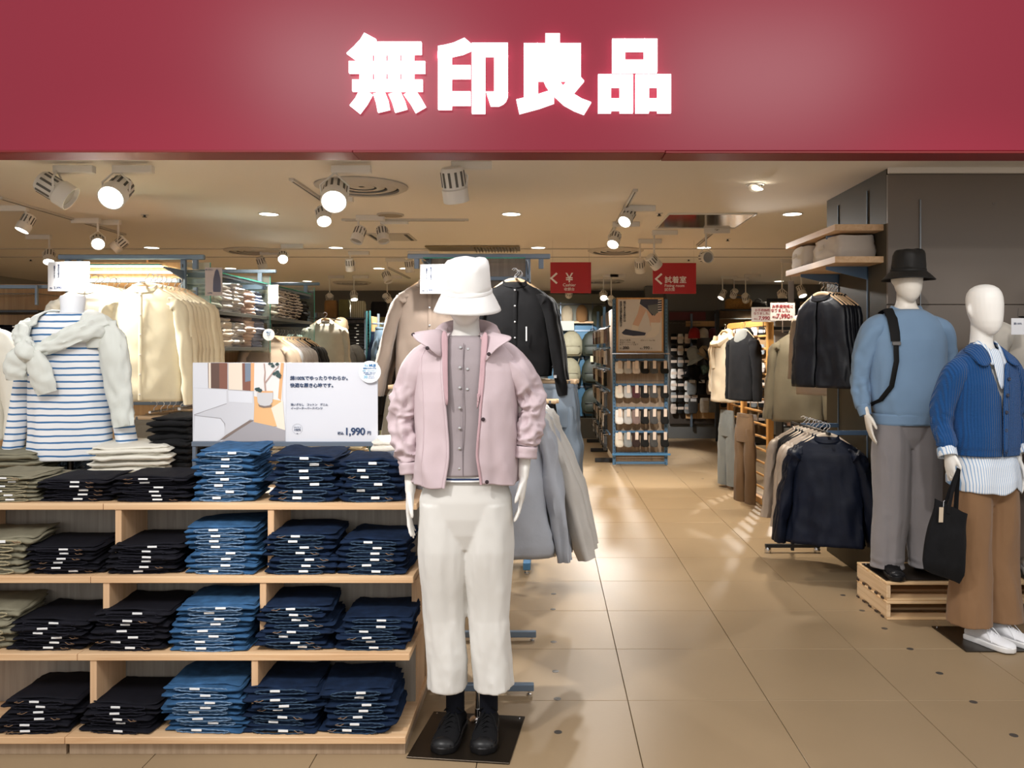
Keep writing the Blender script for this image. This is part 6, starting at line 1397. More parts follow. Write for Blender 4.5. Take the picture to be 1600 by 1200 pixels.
for k in range(8): hanger((px_x(585+k*4.2, 10.4), 10.4+.04*k, 1.30), 1.15, '%s hanger from the left, low far row by the taupe sleeve' % ORD[k], 'low far hangers', 'hanger'); lo((px_x(585+k*4.2, 10.4), 10.4+.04*k, 1.30), 1.15, '%s black shirt from the left, low far row by the taupe sleeve' % ORD[k], 'low far tops', 'clothes')
MB().tube([(px_x(583, 10.4), 10.38, 1.29), (px_x(620, 10.4), 10.75, 1.29)], .009, 6).obj('low_rail', STEEL, tp)

# ------------------------------------------------------------------ right of the middle frame: blue wall with caps and backpacks
YB_ = 14.75
bw = thing('wall_shelving', 'blue back wall unit with caps on a wooden shelf and six backpacks', 'shelving', (0, 0, 0)); x0_, x1_ = px_x(856, YB_), px_x(946, YB_)
for k in range(3): bx('blue_panel', ((x0_+x1_)/2, YB_+.05, .30+k*.57+.28), (x1_-x0_, .02, .56), mat('blue_panel', (.06, .17, .29), .5, .2), bw)
bx('upper_panel', ((x0_+x1_)/2, YB_+.06, 2.25), (x1_-x0_, .02, .5), mat('pale_green_grey', (.22, .23, .19), .7), bw); bx('wood_shelf', ((x0_+x1_)/2, YB_-.05, 1.985), (x1_-x0_, .24, .035), BEECH, bw); bx('low_shelf', ((x0_+x1_)/2, YB_-.05, .20), (x1_-x0_, .24, .03), BEECH, bw); bx('rail', ((x0_+x1_)/2, YB_-.1, 2.31), (x1_-x0_, .015, .02), DARKSTEEL, bw); bx('base', ((x0_+x1_)/2, YB_-.05, .07), (x1_-x0_, .2, .14), mat('blue_panel', (.06, .17, .29), .5, .2), bw)
for px in (876, 926): bx('upright', (px_x(px, YB_), YB_+.02, 1.2), (.02, .03, 2.3), BLUESTEEL, bw)
for z in (1.84, 1.35, .83): bx('peg_rail', ((x0_+x1_)/2, YB_+.03, z), (x1_-x0_, .02, .03), BLUESTEEL, bw)
def cap(label, c, m, s=1):
    t = thing('cap', label, 'cap', c, 0, 'caps on the back wall'); MB().lathe([(.10*s, -.16*s), (.105*s, -.02*s), (.09*s, .06*s), (.05*s, .11*s), (.005, .125*s)], 20, sy=.55).obj('crown', m, t)
    MB().rings([[(w*cos(2*pi*k/16)*s, (-.06-.01*w)*s+.012*sin(2*pi*k/16), z*s) for k in range(16)] for z, w in ((-.03, .075), (-.10, .082), (-.16, .075), (-.19, .04))]).obj('brim', m, t); return t
cap('beige cap on the back wall under the cashier sign', P(886, 488, YB_-.12), cloth('cap_beige', (.42, .36, .26), .05), 1.0); cap('brown cap on the back wall beside the beige cap', P(909, 487, YB_-.12), cloth('cap_brown', (.22, .12, .05), .05), 1.0); cap('black cap on the back wall, leftmost', P(867, 490, YB_-.12), BLK2, 1)
cap('dark green soft hat on the back wall by the sock rack', P(935, 490, YB_-.12), cloth('cap_green', (.06, .07, .05), .05), 1.2)
t = card('pale green-grey card under the cap shelf on the back wall', P(886, 509, YB_-.2), .25, .17, 0, [], False, m=mat('card_green', (.45, .50, .46), .5))
def mk_bp(m, m2):
    def mk():
        t = thing('backpack', None, 'backpack'); S = lambda z, w, d, y=0: [(w*sgnpow(cos(2*pi*k/24), .75), y+d*sgnpow(sin(2*pi*k/24), .8), z) for k in range(24)]
        MB().rings([S(-.24, .13, .06), (S(-.22, .18, .09)), S(-.10, .205, .11), S(.05, .19, .10), S(.15, .14, .08), S(.205, .07, .05), S(.215, .03, .03)]).obj('pouch', m, t, ang=70)
        MB().rings([S(-.20, .12, .04, -.09), S(-.16, .15, .055, -.09), S(-.06, .15, .055, -.09), S(-.03, .13, .03, -.09)]).obj('front_pocket', m, t); MB().tube([(-.13, -.148, -.055), (.13, -.148, -.055)], .005, 6).obj('pocket_zip', m2, t)
        MB().tube([(-.04, .0, .19), (-.03, 0, .25), (.03, 0, .25), (.04, 0, .19)], .009, 8).obj('loop', m2, t)
        for e in (-1, 1): MB().tube([(e*.09, .08, .10), (e*.17, .07, -.05), (e*.16, .06, -.24), (e*.12, .04, -.36)], .010, 6).obj('strap', m2, t)
        return t
    return Proto(mk)
BPT = mat('pack_tan', (.38, .36, .25), .6, bump=.5, scale=20, mottle=.12); BPG = mat('pack_green', (.035, .045, .035), .55, bump=.5, scale=20, mottle=.15)
bt_, bg_ = mk_bp(BPT, cloth('pack_tan_strap', (.25, .23, .16))), mk_bp(BPG, BLK2)
for k, (py, w_) in enumerate(((536, 'top'), (578, 'middle'), (625, 'bottom'))):
    bt_(P(893-3*k, py, YB_-.12), .1, 'light khaki backpack in the %s row of the blue back wall' % w_, 'backpacks on the blue wall', 'backpack'); bg_(P(926, py, YB_-.12), -.1, 'dark green backpack in the %s row of the blue back wall' % w_, 'backpacks on the blue wall', 'backpack')
tg = thing('price_card', 'small yellowish tag on the middle dark green backpack', 'card', P(925, 561, YB_-.28)); MB().box((0, 0, 0), (.06, .003, .11)).obj('card', mat('yellow_tag', (.70, .70, .50), .5), tg, smooth=False)

# ------------------------------------------------------------------ sock rack with poster
YK2 = 10.54; sx0, sx1 = px_x(957, YK2), px_x(1043, YK2)
sr = thing('sock_rack', 'tall blue steel rack of hanging socks under a framed sock poster', 'rack', (0, 0, 0)); BST = mat('rack_blue', (.09, .19, .32), .4, .3)
for xx in (sx0+.02, sx1-.02):
    o = bx('post', (xx, YK2, 1.08), (.04, .04, 2.13), BST, sr, b=.003); mb = MB()
    for k in range(44): mb.box((xx, YK2-.0205, .10+k*.046), (.008, .002, .022))
    mb.obj('slot_holes', BLACKINK, o, smooth=False)
GW2 = wood('sock_panel', (.26, .19, .13), (.36, .27, .19), 'Z')
for k in range(4): bx('wood_panel', ((sx0+sx1)/2, YK2+.03, .05+.255+k*.525), (sx1-sx0-.08, .016, .52), GW2, sr)
for z in (1.365, 1.045, .745, .44, .16, .04): bx('cross_rail', ((sx0+sx1)/2, YK2-.005, z), (sx1-sx0-.05, .03, .03), BST, sr)
bx('base_lip', ((sx0+sx1)/2+.01, YK2-.06, .155), (sx1-sx0+.04, .02, .025), BLUEPAINT, sr); bx('poster_ledge', ((sx0+sx1)/2, YK2-.06, 1.445), (sx1-sx0+.03, .06, .014), STEEL, sr)
# side of the rack running back
for k in range(6): bx('side_rail', (sx0-.03, 12.1, 1.80-k*.28), (.02, 3.0, .02), BST, sr)
bx('side_panel', (sx0+.06, 12.1, 1.05), (.02, 3.0, 2.0), GW2, sr)
for y_ in (12.1, 13.6): bx('post', (sx0, y_, 1.08), (.04, .04, 2.1), BST, sr)
bx('low_side_rail', (sx0-.09, 12.1, .25), (.03, 3.0, .03), DARKSTEEL, sr)
for y_ in (10.9, 12.0, 13.2): bx('foot', (sx0-.08, y_, .03), (.25, .05, .05), DARKSTEEL, sr)
# poster
Yp = YK2-.05; ps = thing('poster', 'framed white sock poster of feet in navy shoes, 390 and 990 yen, above the socks', 'poster', (0, 0, 0))
def pp(x, y): p = P(920+x*.26667, 440+y*.26667, Yp); return (p.x, p.z)      # crop pixels to metres
a, z_t = pp(162, 94); b_, z_b = pp(437, 416)
bx('print_board', ((a+b_)/2, Yp+.005, (z_t+z_b)/2), (b_-a-.02, .008, z_t-z_b-.02), mat('poster_white', (.66, .66, .68), .4), ps)
for (c, sz) in ((((a+b_)/2, Yp, z_t-.01), (b_-a, .02, .02)), (((a+b_)/2, Yp, z_b+.01), (b_-a, .02, .02)), ((a+.01, Yp, (z_t+z_b)/2), (.02, .02, z_t-z_b-.04)), ((b_-.01, Yp, (z_t+z_b)/2), (.02, .02, z_t-z_b-.04))): bx('frame_bar', c, sz, OAK, ps)
pmm = [mat('pp_skin', (.66, .47, .39), .5), mat('pp_navy', (.035, .045, .09), .5), mat('pp_sock', (.74, .72, .70), .5), mat('pp_white', (.75, .75, .76), .5), mat('pp_slate', (.14, .16, .18), .5)]
mb = MB(); ly = [0]
def pq(mi, pts): ly[0] += 1; y = Yp-.0002-.0003*ly[0]; q = [pp(*p) for p in pts]; mb.add([(x, y, z) for x, z in q], [list(range(len(q)))], mi)
pq(0, [(300, 135), (338, 165), (318, 205), (292, 262), (255, 255), (285, 190)]); pq(0, [(335, 165), (385, 185), (392, 240), (385, 262), (362, 262), (352, 215)]); pq(0, [(385, 190), (430, 150), (430, 190), (418, 240), (400, 265), (392, 235)])
pq(2, [(254, 252), (292, 262), (288, 290), (250, 288)]); pq(2, [(362, 240), (420, 240), (412, 300), (385, 325), (330, 330), (345, 300), (368, 285)])
pq(1, [(305, 100), (428, 100), (428, 170), (372, 200), (338, 158), (298, 130)]); pq(4, [(345, 140), (408, 130), (405, 178), (385, 202), (350, 170)])
for k in range(6): pq(3, [(405, 105+k*14), (426, 103+k*14), (426, 108+k*14), (405, 110+k*14)])
pq(1, [(192, 300), (215, 278), (250, 285), (285, 290), (335, 300), (328, 315), (260, 318), (205, 310)]); pq(3, [(200, 312), (262, 320), (330, 317), (325, 326), (262, 330), (205, 322)])
mb.obj('photo_print', pmm, ps, smooth=False)
def pt_(s, x, y, size, bold=0, line=1): p = pp(x, y); return text(s, size*.26667*YK2/F, (p[0], Yp-.004, p[1]), BLACKINK, ps, align='LEFT', bold=bold, line=line)
pt_('\n'.join('肌にあたる部分は'), 202, 128, 16, .0005, .95); pt_('\n'.join('表面も内側も綿素材です'), 180, 128, 16, .0005, .85)
pt_('足なり直角', 180, 348, 13); pt_('綿混サンダル 三層', 180, 361, 11); pt_('靴下・ショート丈靴下', 180, 373, 11); pt_('3足セット 3 for 990', 302, 348, 10); pt_('税込390円', 180, 396, 13); pt_('390', 199, 396, 24, .001); pt_('990', 320, 396, 24, .001); pt_('税込', 298, 396, 10); pt_('円', 362, 396, 9)
# socks
def mk_sock(m, long):
    def mk():
        t = thing('sock_pair', None, 'socks'); L_ = .20 if long else .17
        S = lambda z, w, x=0: [(x+w*sgnpow(cos(2*pi*k/14), .7), .022*sin(2*pi*k/14), z) for k in range(14)]
        MB().rings([S(-.02, .045), S(-.05, .048), S(-L_*.6, .050), S(-L_*.8, .056, .006), S(-L_*.95, .050, .008), S(-L_, .030, .010)]).obj('sock', m, t)
        MB().box((.008, -.026, -.055), (.042, .003, .10), b=.001).obj('header_label', mat('sock_label', (.62, .52, .44), .6), t, smooth=False); MB().tube([(0, .03, .005), (0, -.03, .005)], .003, 5).obj('hook', STEEL, t)
        return t
    return Proto(mk)
SC = {k: cloth('sock_'+k, c, .1, 20) for k, c in dict(white=(.66, .65, .63), light_grey=(.38, .38, .38), oatmeal=(.52, .45, .40), black=(.012, .012, .012), charcoal=(.06, .06, .06), cream=(.62, .58, .50), maroon=(.06, .02, .025), brown=(.18, .13, .12), grey=(.22, .24, .25), dark_brown=(.035, .022, .02)).items()}
SKP = {}
srows = [(563, ['white', 'light_grey', 'oatmeal', 'black', 'charcoal', 'black']), (601, ['cream', 'light_grey', 'maroon', 'black', 'charcoal', 'black']), (638, ['white', 'light_grey', 'brown', 'black', 'charcoal', 'black']), (674, ['cream', 'grey', 'dark_brown', 'black', 'charcoal', 'black'])]
for r, (py, cols) in enumerate(srows):
    for i, cn in enumerate(cols):
        key = (cn, r > 1); SKP.setdefault(key, mk_sock(SC[cn], r > 1)); p = P((967, 980.5, 993.5, 1007, 1021, 1038)[i], py, YK2-.08)
        SKP[key](p, .1, '%s socks, %s from the left in the %s row under the poster' % (cn.replace('_', ' '), ORD[i], ['top', 'second', 'third', 'bottom'][r]), 'socks under the poster', 'socks')
        bx('peg', p+Vector((0, .045, .008)), (.008, .09, .008), STEEL, sr)
rr = random.Random(12); keys = list(SC)
for r in range(6):
    for i in range(9):
        cn = keys[rr.randrange(len(keys))] if r < 3 else rr.choice(['black', 'charcoal', 'light_grey', 'oatmeal', 'black']); key = (cn, True); SKP.setdefault(key, mk_sock(SC[cn], True))
        SKP[key]((sx0-.08, 10.72+i*.31+rr.uniform(-.03, .03), 1.80-r*.28-.02), -pi/2+rr.uniform(-.2, .2), '%s socks, %s from the front, %s side row of the sock rack' % (cn.replace('_', ' '), ORD[i], ['top', 'second', 'third', 'fourth', 'fifth', 'bottom'][r]), 'socks on the side of the rack', 'socks')

# ------------------------------------------------------------------ accessories wall: hats, gloves, packs
YH = 13.75; hx0, hx1 = px_x(1046, YH), px_x(1121, YH)
hr = thing('accessory_rack', 'far wall rack of hats and packaged socks between the sock rack and the wooden partition', 'rack', (0, 0, 0))
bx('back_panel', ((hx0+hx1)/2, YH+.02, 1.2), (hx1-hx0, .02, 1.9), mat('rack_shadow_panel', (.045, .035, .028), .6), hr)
bx('red_header', ((hx0+hx1)/2-.1, YH+.0, 2.06), (hx1-hx0-.2, .02, .14), mat('dark_red_panel', (.10, .01, .012), .5), hr); bx('wood_top', ((hx0+hx1)/2+.12, YH-.01, 1.93), (.5, .03, .09), OAK, hr); bx('wood_bottom', ((hx0+hx1)/2+.12, YH-.01, .47), (.5, .03, .26), OAK, hr)
for px in (1080, 1118): bx('post', (px_x(px, YH), YH-.02, 1.15), (.035, .035, 1.9), BLUESTEEL, hr)
for z in (1.93,): bx('glass_shelf', ((hx0+hx1)/2-.2, YH-.2, z), (.5, .35, .01), GLASS, hr)
def pack(k):
    def mk():
        t = thing('sock_pack', None, 'socks'); MB().rings([[(w*sgnpow(cos(2*pi*j/12), .5), .02*sin(2*pi*j/12), z) for j in range(12)] for z, w in ((0, .04), (-.05, .05), (-.13, .052), (-.16, .04))]).obj('bundle', SC[k], t); MB().box((0, -.022, -.07), (.10, .003, .045)).obj('paper_band', mat('sock_label', (.62, .52, .44), .6), t, smooth=False); return t
    return Proto(mk)
PK_ = {k: pack(k) for k in ('black', 'white', 'grey', 'oatmeal')}
for r in range(7):
    for i in range(4):
        k = ['black', 'grey', 'white', 'black', 'oatmeal', 'white', 'black'][(r*3+i*2) % 7]
        PK_[k]((hx0+.06+i*.115, YH-.06, 1.76-r*.195), .1, '%s sock pack, %s from the left, %s row beside the far hats' % (k, ORD[i], ORD[r]), 'sock packs on the accessory rack', 'socks')
def soft_hat(label, px, py, m, s=1.0, tilt=.4, brim=True):
    t = thing('knit_hat', label, 'hat', P(px, py, YH-.16), 0, 'hats on the accessory rack'); M = Matrix.Rotation(tilt, 4, 'Y')
    MB().lathe([(.105*s, -.08*s), (.10*s, .0), (.075*s, .07*s), (.03*s, .10*s), (.005, .105*s)], 20, M=M).obj('crown', m, t)
    if brim: MB().lathe([(.105*s, -.075*s), (.17*s, -.12*s), (.172*s, -.125*s), (.10*s, -.09*s)], 24, M=M, caps=(False, False)).obj('brim', m, t)
    return t
soft_hat('red knit beanie top left among the far hats', 1085, 521, cloth('red_knit', (.30, .015, .015), .1), 1, 0, False); soft_hat('beige knit beanie in the top middle among the far hats', 1099, 521, cloth('beige_knit', (.42, .38, .32), .1), .9, 0, False); soft_hat('maroon knit beanie top right among the far hats', 1114, 521, cloth('maroon_knit', (.07, .01, .015), .1), .9, 0, False)
soft_hat('pale grey brimmed hat, middle left among the far hats', 1083, 552, cloth('grey_felt', (.30, .33, .33), .05), 1.1, -.5); soft_hat('tan brimmed hat in the middle of the far hats', 1100, 548, cloth('tan_felt', (.42, .33, .22), .05), .85, .5); soft_hat('navy brimmed hat, middle right among the far hats', 1113, 553, cloth('navy_felt', (.035, .045, .06), .05), 1.0, 1.2)
soft_hat('black hat in the third row of the far hats, left', 1084, 580, BLK2, 1.1, .3); soft_hat('green patterned cap in the third row of the far hats', 1101, 577, mat('cap_pattern', (.10, .16, .13), .8, mottle=.6, mscale=30), .8, 1.2, False); soft_hat('black hat in the third row of the far hats, right', 1114, 582, BLK2, 1.0, .1)
for i, (px, py, k, w_) in enumerate(((1081, 594, 'grey', 'left'), (1096, 594, 'black', 'middle'), (1111, 594, 'oatmeal', 'right'), (1083, 623, 'charcoal', 'low left'), (1101, 622, 'cream', 'low middle'), (1114, 622, 'grey', 'low right'))):
    t = thing('glove_pack', '%s packaged glove pair, %s below the far hats' % (k, w_), 'gloves', P(px, py, YH-.1), 0, 'glove packs'); MB().rings([[(w*sgnpow(cos(2*pi*j/16), .5), .03*sin(2*pi*j/16), z) for j in range(16)] for z, w in ((.0, .07), (-.05, .08), (-.2, .08), (-.24, .06))]).obj('bundle', SC[k], t); MB().box((0, -.033, -.02), (.10, .003, .05)).obj('paper_band', PAPER, t, smooth=False)
# dark rack just left of the wooden partition, basket on top
YD = 13.1; dx0, dx1 = px_x(1121, YD), px_x(1205, YD)
dr = thing('accessory_rack', 'dark tall rack of black sock packs behind the wooden slatted partition', 'rack', (0, 0, 0)); bx('wood_panel', ((dx0+dx1)/2, YD+.03, 1.1), (dx1-dx0, .02, 2.05), wood('dim_wood', (.20, .12, .06), (.28, .17, .08), 'Z'), dr); bx('post', (dx0, YD, 1.08), (.05, .06, 2.1), DARKSTEEL, dr); bx('glass_shelf', ((dx0+dx1)/2, YD-.18, 1.98), (dx1-dx0, .34, .012), GLASS, dr); bx('base', ((dx0+dx1)/2, YD-.1, .08), (dx1-dx0, .3, .1), DARKSTEEL, dr)
for r in range(6):
    for i in range(6):
        k = ['black', 'black', 'grey', 'black', 'oatmeal'][(r*2+i) % 5]
        PK_[k]((dx0+.09+i*.12, YD-.05, 1.86-r*.28), 0, '%s sock pack, %s from the left, %s row behind the slatted partition' % (k, ORD[i], ORD[r]), 'sock packs behind the partition', 'socks')
bag('round woven wicker basket on top of the dark rack', (px_x(1155, YD), YD+.05, 2.14), .42, .17, .3, WICK)
bag('dark basket on top of the dark rack behind the price cards', (px_x(1186, YD), YD+.05, 2.12), .3, .14, .25, CHARC)
bx('top_shelf', ((dx0+dx1)/2, YD-.0, 2.125), (dx1-dx0, .5, .02), DARKSTEEL, dr)

# ------------------------------------------------------------------ hanging red arrow signs
REDS = mat('sign_red', (.42, .010, .012), .35, spec=.4); WSIGN = mat('sign_white', (.85, .80, .78), .5)
def red_sign(label, px0, px1, py0, py1, Y, items, arrow_px):
    a, b = P(px0, py0, Y), P(px1, py1, Y); c = (a+b)/2; w, h = b.x-a.x, a.z-b.z
    t = thing('hanging_sign', label, 'sign', c, 0, 'red hanging arrow signs'); bx('panel', (0, 0, 0), (w, .02, h), REDS, t, b=.002)
    ax = (arrow_px-(px0+px1)/2)*Y/F; s = h*.13
    MB().add([(ax+s*.9, -.013, s*1.45-h*.02), (ax-s*.7, -.013, -h*.02), (ax+s*.9, -.013, -s*1.45-h*.02), (ax+s*.9+s*.35, -.013, -s*1.1-h*.02), (ax-s*.05, -.013, -h*.02), (ax+s*.9+s*.35, -.013, s*1.1-h*.02)], [(0, 1, 4, 5), (1, 2, 3, 4)]).obj('arrow', WSIGN, t, smooth=False)
    for (s_, x, y, size, bold, al) in items: text(s_, size*Y/F, ((x-(px0+px1)/2)*Y/F, -.0125, ((py0+py1)/2-y)*Y/F), WSIGN, t, align=al, bold=bold)
    for e in (-1, 1): MB().tube([(e*w*.45, 0, h/2), (e*w*.45, 0, ZC-c.z)], .0015, 5).obj('wire', STEEL, t)
    return t
red_sign('red hanging sign with an arrow and yen symbol reading Cashier', 860, 923.5, 410, 458, 8.3, [('¥', 889.5, 441, 20, .0015, 'CENTER'), ('Cashier', 889.5, 447.5, 6.6, .0004, 'CENTER'), ('收銀台', 889.5, 454, 5.6, .0002, 'CENTER')], 863.5)
red_sign('red hanging sign with an arrow reading Fitting room', 1020, 1087.5, 411, 459, 8.3, [('試着室', 1038, 441.5, 11.5, .0010, 'LEFT'), ('Fitting room', 1038, 448.5, 6.2, .0004, 'LEFT'), ('試衣間', 1038, 454.5, 5.4, .0002, 'LEFT')], 1027)

# ------------------------------------------------------------------ orange wooden slatted partition with outfits
p0, p1 = Vector((2.085, 7.69, 0)), Vector((2.012, 9.04, 0)); ang = math.atan2(p1.y-p0.y, p1.x-p0.x)-pi/2
pa_ = thing('slatted_partition', 'orange wooden ladder-like partition standing in the aisle with coats hung on it', 'partition', p0, ang)
Lp = (p1-p0).length; hp = 1.77
for yy in (0, Lp*.62, Lp): bx('post', (0, yy, hp/2), (.055, .06, hp), OAKORANGE, pa_, b=.004)
for z in (hp-.02, .035): bx('rail', (0, Lp/2, z), (.05, Lp-.02, .06), wood('orange_oak_y', (.56, .27, .07), (.70, .38, .12), 'Y'), pa_, b=.003)
for k in range(13):
    MB().tube([(0, .02, .16+k*.122), (0, Lp-.02, .16+k*.122)], .012, 8).obj('rung', wood('orange_oak_y', (.56, .27, .07), (.70, .38, .12), 'Y'), pa_)
CREAMC = cloth('cream_fleece_coat', (.58, .48, .34), .08, 10, .6, 150); GH = cloth('grey_hood', (.20, .20, .18), .08)
cc = hung_top('cream_coat', CREAMC, .75, .20, .08, .55, 1.1, 'hood', seed=81, fold=.02)
bkj = hung_top('black_jacket', BLK2, .68, .20, .07, .58, 1.0, 'hood', seed=83, fold=.015)
gt = hung_legs('grey_trousers', cloth('grey_wool', (.17, .18, .17), .05), .80, .14, seed=84); bt2 = hung_legs('brown_trousers', cloth('brown_wool', (.13, .075, .035), .05), .95, .15, seed=85)
rot_p = -pi/2+.35
cc(P(1141, 515, 8.85)+Vector((-.06, 0, 0)), rot_p, 'cream hooded coat hung on the slatted partition, further one', None, 'coat'); bkj(P(1172, 513, 8.05)+Vector((-.07, 0, 0)), rot_p, 'black jacket with grey hood hung on the slatted partition, nearer one', None, 'jacket')
MB().lathe([(.01, -.16), (.075, -.14), (.11, -.06), (.10, .0), (.06, .04), (.01, .05)], 20, (0, .0, -.06), sy=.7).obj('grey_hood', GH, bkj.o); MB().tube([(-.08, -.06, -.07), (-.09, -.10, -.25), (-.06, -.10, -.42)], [(.035, .02)]*3, 10).obj('scarf_end', CREAMC, cc.o); MB().tube([(-.12, -.02, -.10), (-.05, -.09, -.16), (.05, -.09, -.16), (.12, -.02, -.10)], [(.045, .03)]*4, 12).obj('scarf', CREAMC, cc.o)
gt(P(1147, 640, 8.85)+Vector((-.08, -.02, .05)), rot_p, 'grey wool trousers hung below the cream coat on the partition', None, 'trousers'); bt2(P(1176, 645, 8.05)+Vector((-.08, -.02, .05)), rot_p, 'brown wool trousers hung below the black jacket on the partition', None, 'trousers')
for p, l in ((P(1141, 515, 8.85), 'cream hooded coat'), (P(1172, 513, 8.05), 'black jacket with grey hood')): hanger(p+Vector((-.06, 0, 0)), rot_p, 'wooden hanger of the %s on the partition' % l, 'partition hangers', 'hanger')

# ------------------------------------------------------------------ olive coats and price cards behind the partition
YO = 7.3
og = thing('display_rack', 'dark steel frame with wood top panel carrying olive padded coats, right of the partition', 'rack', (0, 0, 0)); ox0, ox1 = px_x(1200, 7.97), px_x(1300, 7.8)
bx('wood_top', ((ox0+ox1)/2, 7.97, 1.91), (ox1-ox0, .02, .10), OAK, og); bx('top_bar', ((ox0+ox1)/2, 7.95, 1.975), (ox1-ox0+.05, .04, .03), DARKSTEEL, og); bx('cross_bar', ((ox0+ox1)/2, 7.92, 1.80), (ox1-ox0, .03, .03), DARKSTEEL, og); bx('cross_bar', ((ox0+ox1)/2, 7.92, 1.70), (ox1-ox0, .03, .03), DARKSTEEL, og)
for xx in (ox0, (ox0+ox1)/2, ox1): bx('post', (xx, 7.95, .98), (.035, .035, 1.96), DARKSTEEL, og)
bx('bright_panel', ((ox0+ox1)/2, 8.0, 1.35), (ox1-ox0-.02, .01, .9), mat('pale_backing', (.62, .56, .50), .6), og)
oc = hung_top('olive_coat', OLIVE2, .78, .20, .07, .66, 1.08, 'high', seed=91, fold=.020, sl_out=.06, sl_r=.078)
for k, (px, lab) in enumerate(((1232, 'padded olive coat right beside the orange partition post'), (1247, 'second padded olive coat just behind the first'), (1272, 'padded olive coat half hidden by the navy vests'), (1288, 'rearmost padded olive coat behind the navy vests'))):
    p = P(px+14, 517, YO+.12*k); oc(p, -.25, lab, 'olive padded coats', 'coat'); hanger(p, -.5, 'wooden hanger of the %s' % lab, 'hangers of the olive coats', 'hanger'); bx('arm', p+Vector((0, .2, -.004)), (.014, .42, .014), DARKSTEEL, og)
w_ = 40*7.0/F
for lab, px0, px1, py0, py1, Y, cut in (('grey card with dark red print reading 7,990, the nearer of two by the vests', 1203.5, 1242, 473, 501, 6.9, 0), ('grey card with dark red print reading 7,990, half hidden, left of its twin', 1174, 1212, 480, 503, 7.5, 1)):
    a, b = P(px0, py0, Y), P(px1, py1, Y); c = (a+b)/2; w, h = b.x-a.x, a.z-b.z
    t = thing('price_card', lab, 'card', c, 0, 'dark red price cards'); bx('card', (0, 0, 0), (w, .004, h), mat('card_pinkgrey', (.50, .46, .45), .6), t, b=.001)
    text('お手頃価格に', h*.20, (0, -.0035, h*.22), REDINK, t, bold=.0005); text('なりました。', h*.20, (-w*.05, -.0035, h*.0), REDINK, t, bold=.0005); text('7,990', h*.34, (.005, -.0035, -h*.36), REDINK, t, bold=.0012); text('税込', h*.13, (-w*.32, -.0035, -h*.34), REDINK, t); text('円', h*.14, (w*.36, -.0035, -h*.34), REDINK, t)
    MB().tube([(0, .003, -h/2), (0, .003, -h/2-.10)], .004, 6).obj('stem', STEEL, t)
pkt = Proto(lambda: MB().box((0, 0, .02), (.16, .12, .04), b=.012).obj('underwear_pack', mat('blush_pack', (.60, .42, .36), .4)))
for r in range(5):
    for i in range(3): pkt((2.62+i*.19, 8.75, .42+r*.13), 0, 'blush clothing pack, %s from the left, %s layer up, behind the partition rungs' % (ORD[i], ORD[r]), 'blush packs', 'package')
us = thing('shelving_unit', 'dark shelf of blush packs seen through the lower partition rungs', 'shelving', (0, 0, 0))
for r in range(6): bx('shelf', (2.81, 8.8, .41+r*.13), (.62, .22, .008), DARKSTEEL, us)
for e in (2.49, 3.13): bx('side', (e, 8.8, .6), (.02, .24, 1.2), DARKSTEEL, us)

# ------------------------------------------------------------------ wall shelf on the column, bags, vests, jackets
sh_ = thing('wall_shelf', 'pair of beech shelves on blue brackets fixed to the side of the brown column', 'shelf', (0, 0, 0))
for z in (2.228, 2.03):
    MB().add([(x, y, z+dz) for dz in (0, .038) for x, y in ((CX, 5.05), (1.77, 5.05), (1.74, 5.99), (CX, 5.99))], [(0, 1, 2, 3), (7, 6, 5, 4), (0, 4, 5, 1), (1, 5, 6, 2), (2, 6, 7, 3), (3, 7, 4, 0)]).obj('shelf_board', BEECHY, sh_, smooth=False)
    for Y in (5.3, 5.83): MB().add([(CX, Y-.006, z), (1.80, Y-.006, z), (1.80, Y-.006, z-.02), (CX, Y-.006, z-.085), (CX, Y+.006, z), (1.80, Y+.006, z), (1.80, Y+.006, z-.02), (CX, Y+.006, z-.085)], [(0, 1, 2, 3), (7, 6, 5, 4), (0, 4, 5, 1), (1, 5, 6, 2), (2, 6, 7, 3), (3, 7, 4, 0)]).obj('bracket', mat('bracket_blue', (.13, .22, .36), .4, .3), sh_, smooth=False)
def canvas_box(label, c, w, d, h, rz, seed):
    t = thing('storage_bag', label, 'bag', c, rz, 'white canvas storage bags'); rs = []
    for a in range(9):
        z = h*a/8; f = 1+.04*sin(a*.6)+.02*nz(a, seed, 1); rs.append([(w/2*f*sgnpow(cos(2*pi*k/32), .35)+.012*nz(k*.6, a*.5, seed), d/2*f*sgnpow(sin(2*pi*k/32), .35)+.012*nz(k*.6, a*.5, seed+5), z+(.008*nz(k*.4, 1, seed) if a == 8 else 0)) for k in range(32)])
    m = cloth('canvas_white', (.66, .61, .55), .04, 6); MB().rings(rs, True, (True, False)).obj('canvas_body', m, t, ang=70); MB().rings([rs[-1], [(p[0]*.97, p[1]*.97, p[2]-.004) for p in rs[-1]]], True, (False, True)).obj('opening', m, t)
    MB().tube([(-w/2-.016, -.05, h*.62), (-w/2-.028, 0, h*.55), (-w/2-.016, .05, h*.62)], [(.004, .014)]*3, 8).obj('handle', m, t); return t
canvas_box('white canvas storage bag on the lower beech shelf, nearer the camera', (1.935, 5.36, 2.069), .27, .44, .145, .05, 1); canvas_box('white canvas storage bag on the lower beech shelf, further one', (1.90, 5.80, 2.069), .27, .36, .14, -.05, 2)
t = card('blank pale card dangling below the far end of the beech shelf', P(1236, 456, 5.95), .055, .16, .5, [], False, m=mat('card_pale', (.5, .47, .44), .6)); MB().tube([(0, 0, .08), (0.01, .02, .12)], .0015, 5).obj('string', STEEL, t)
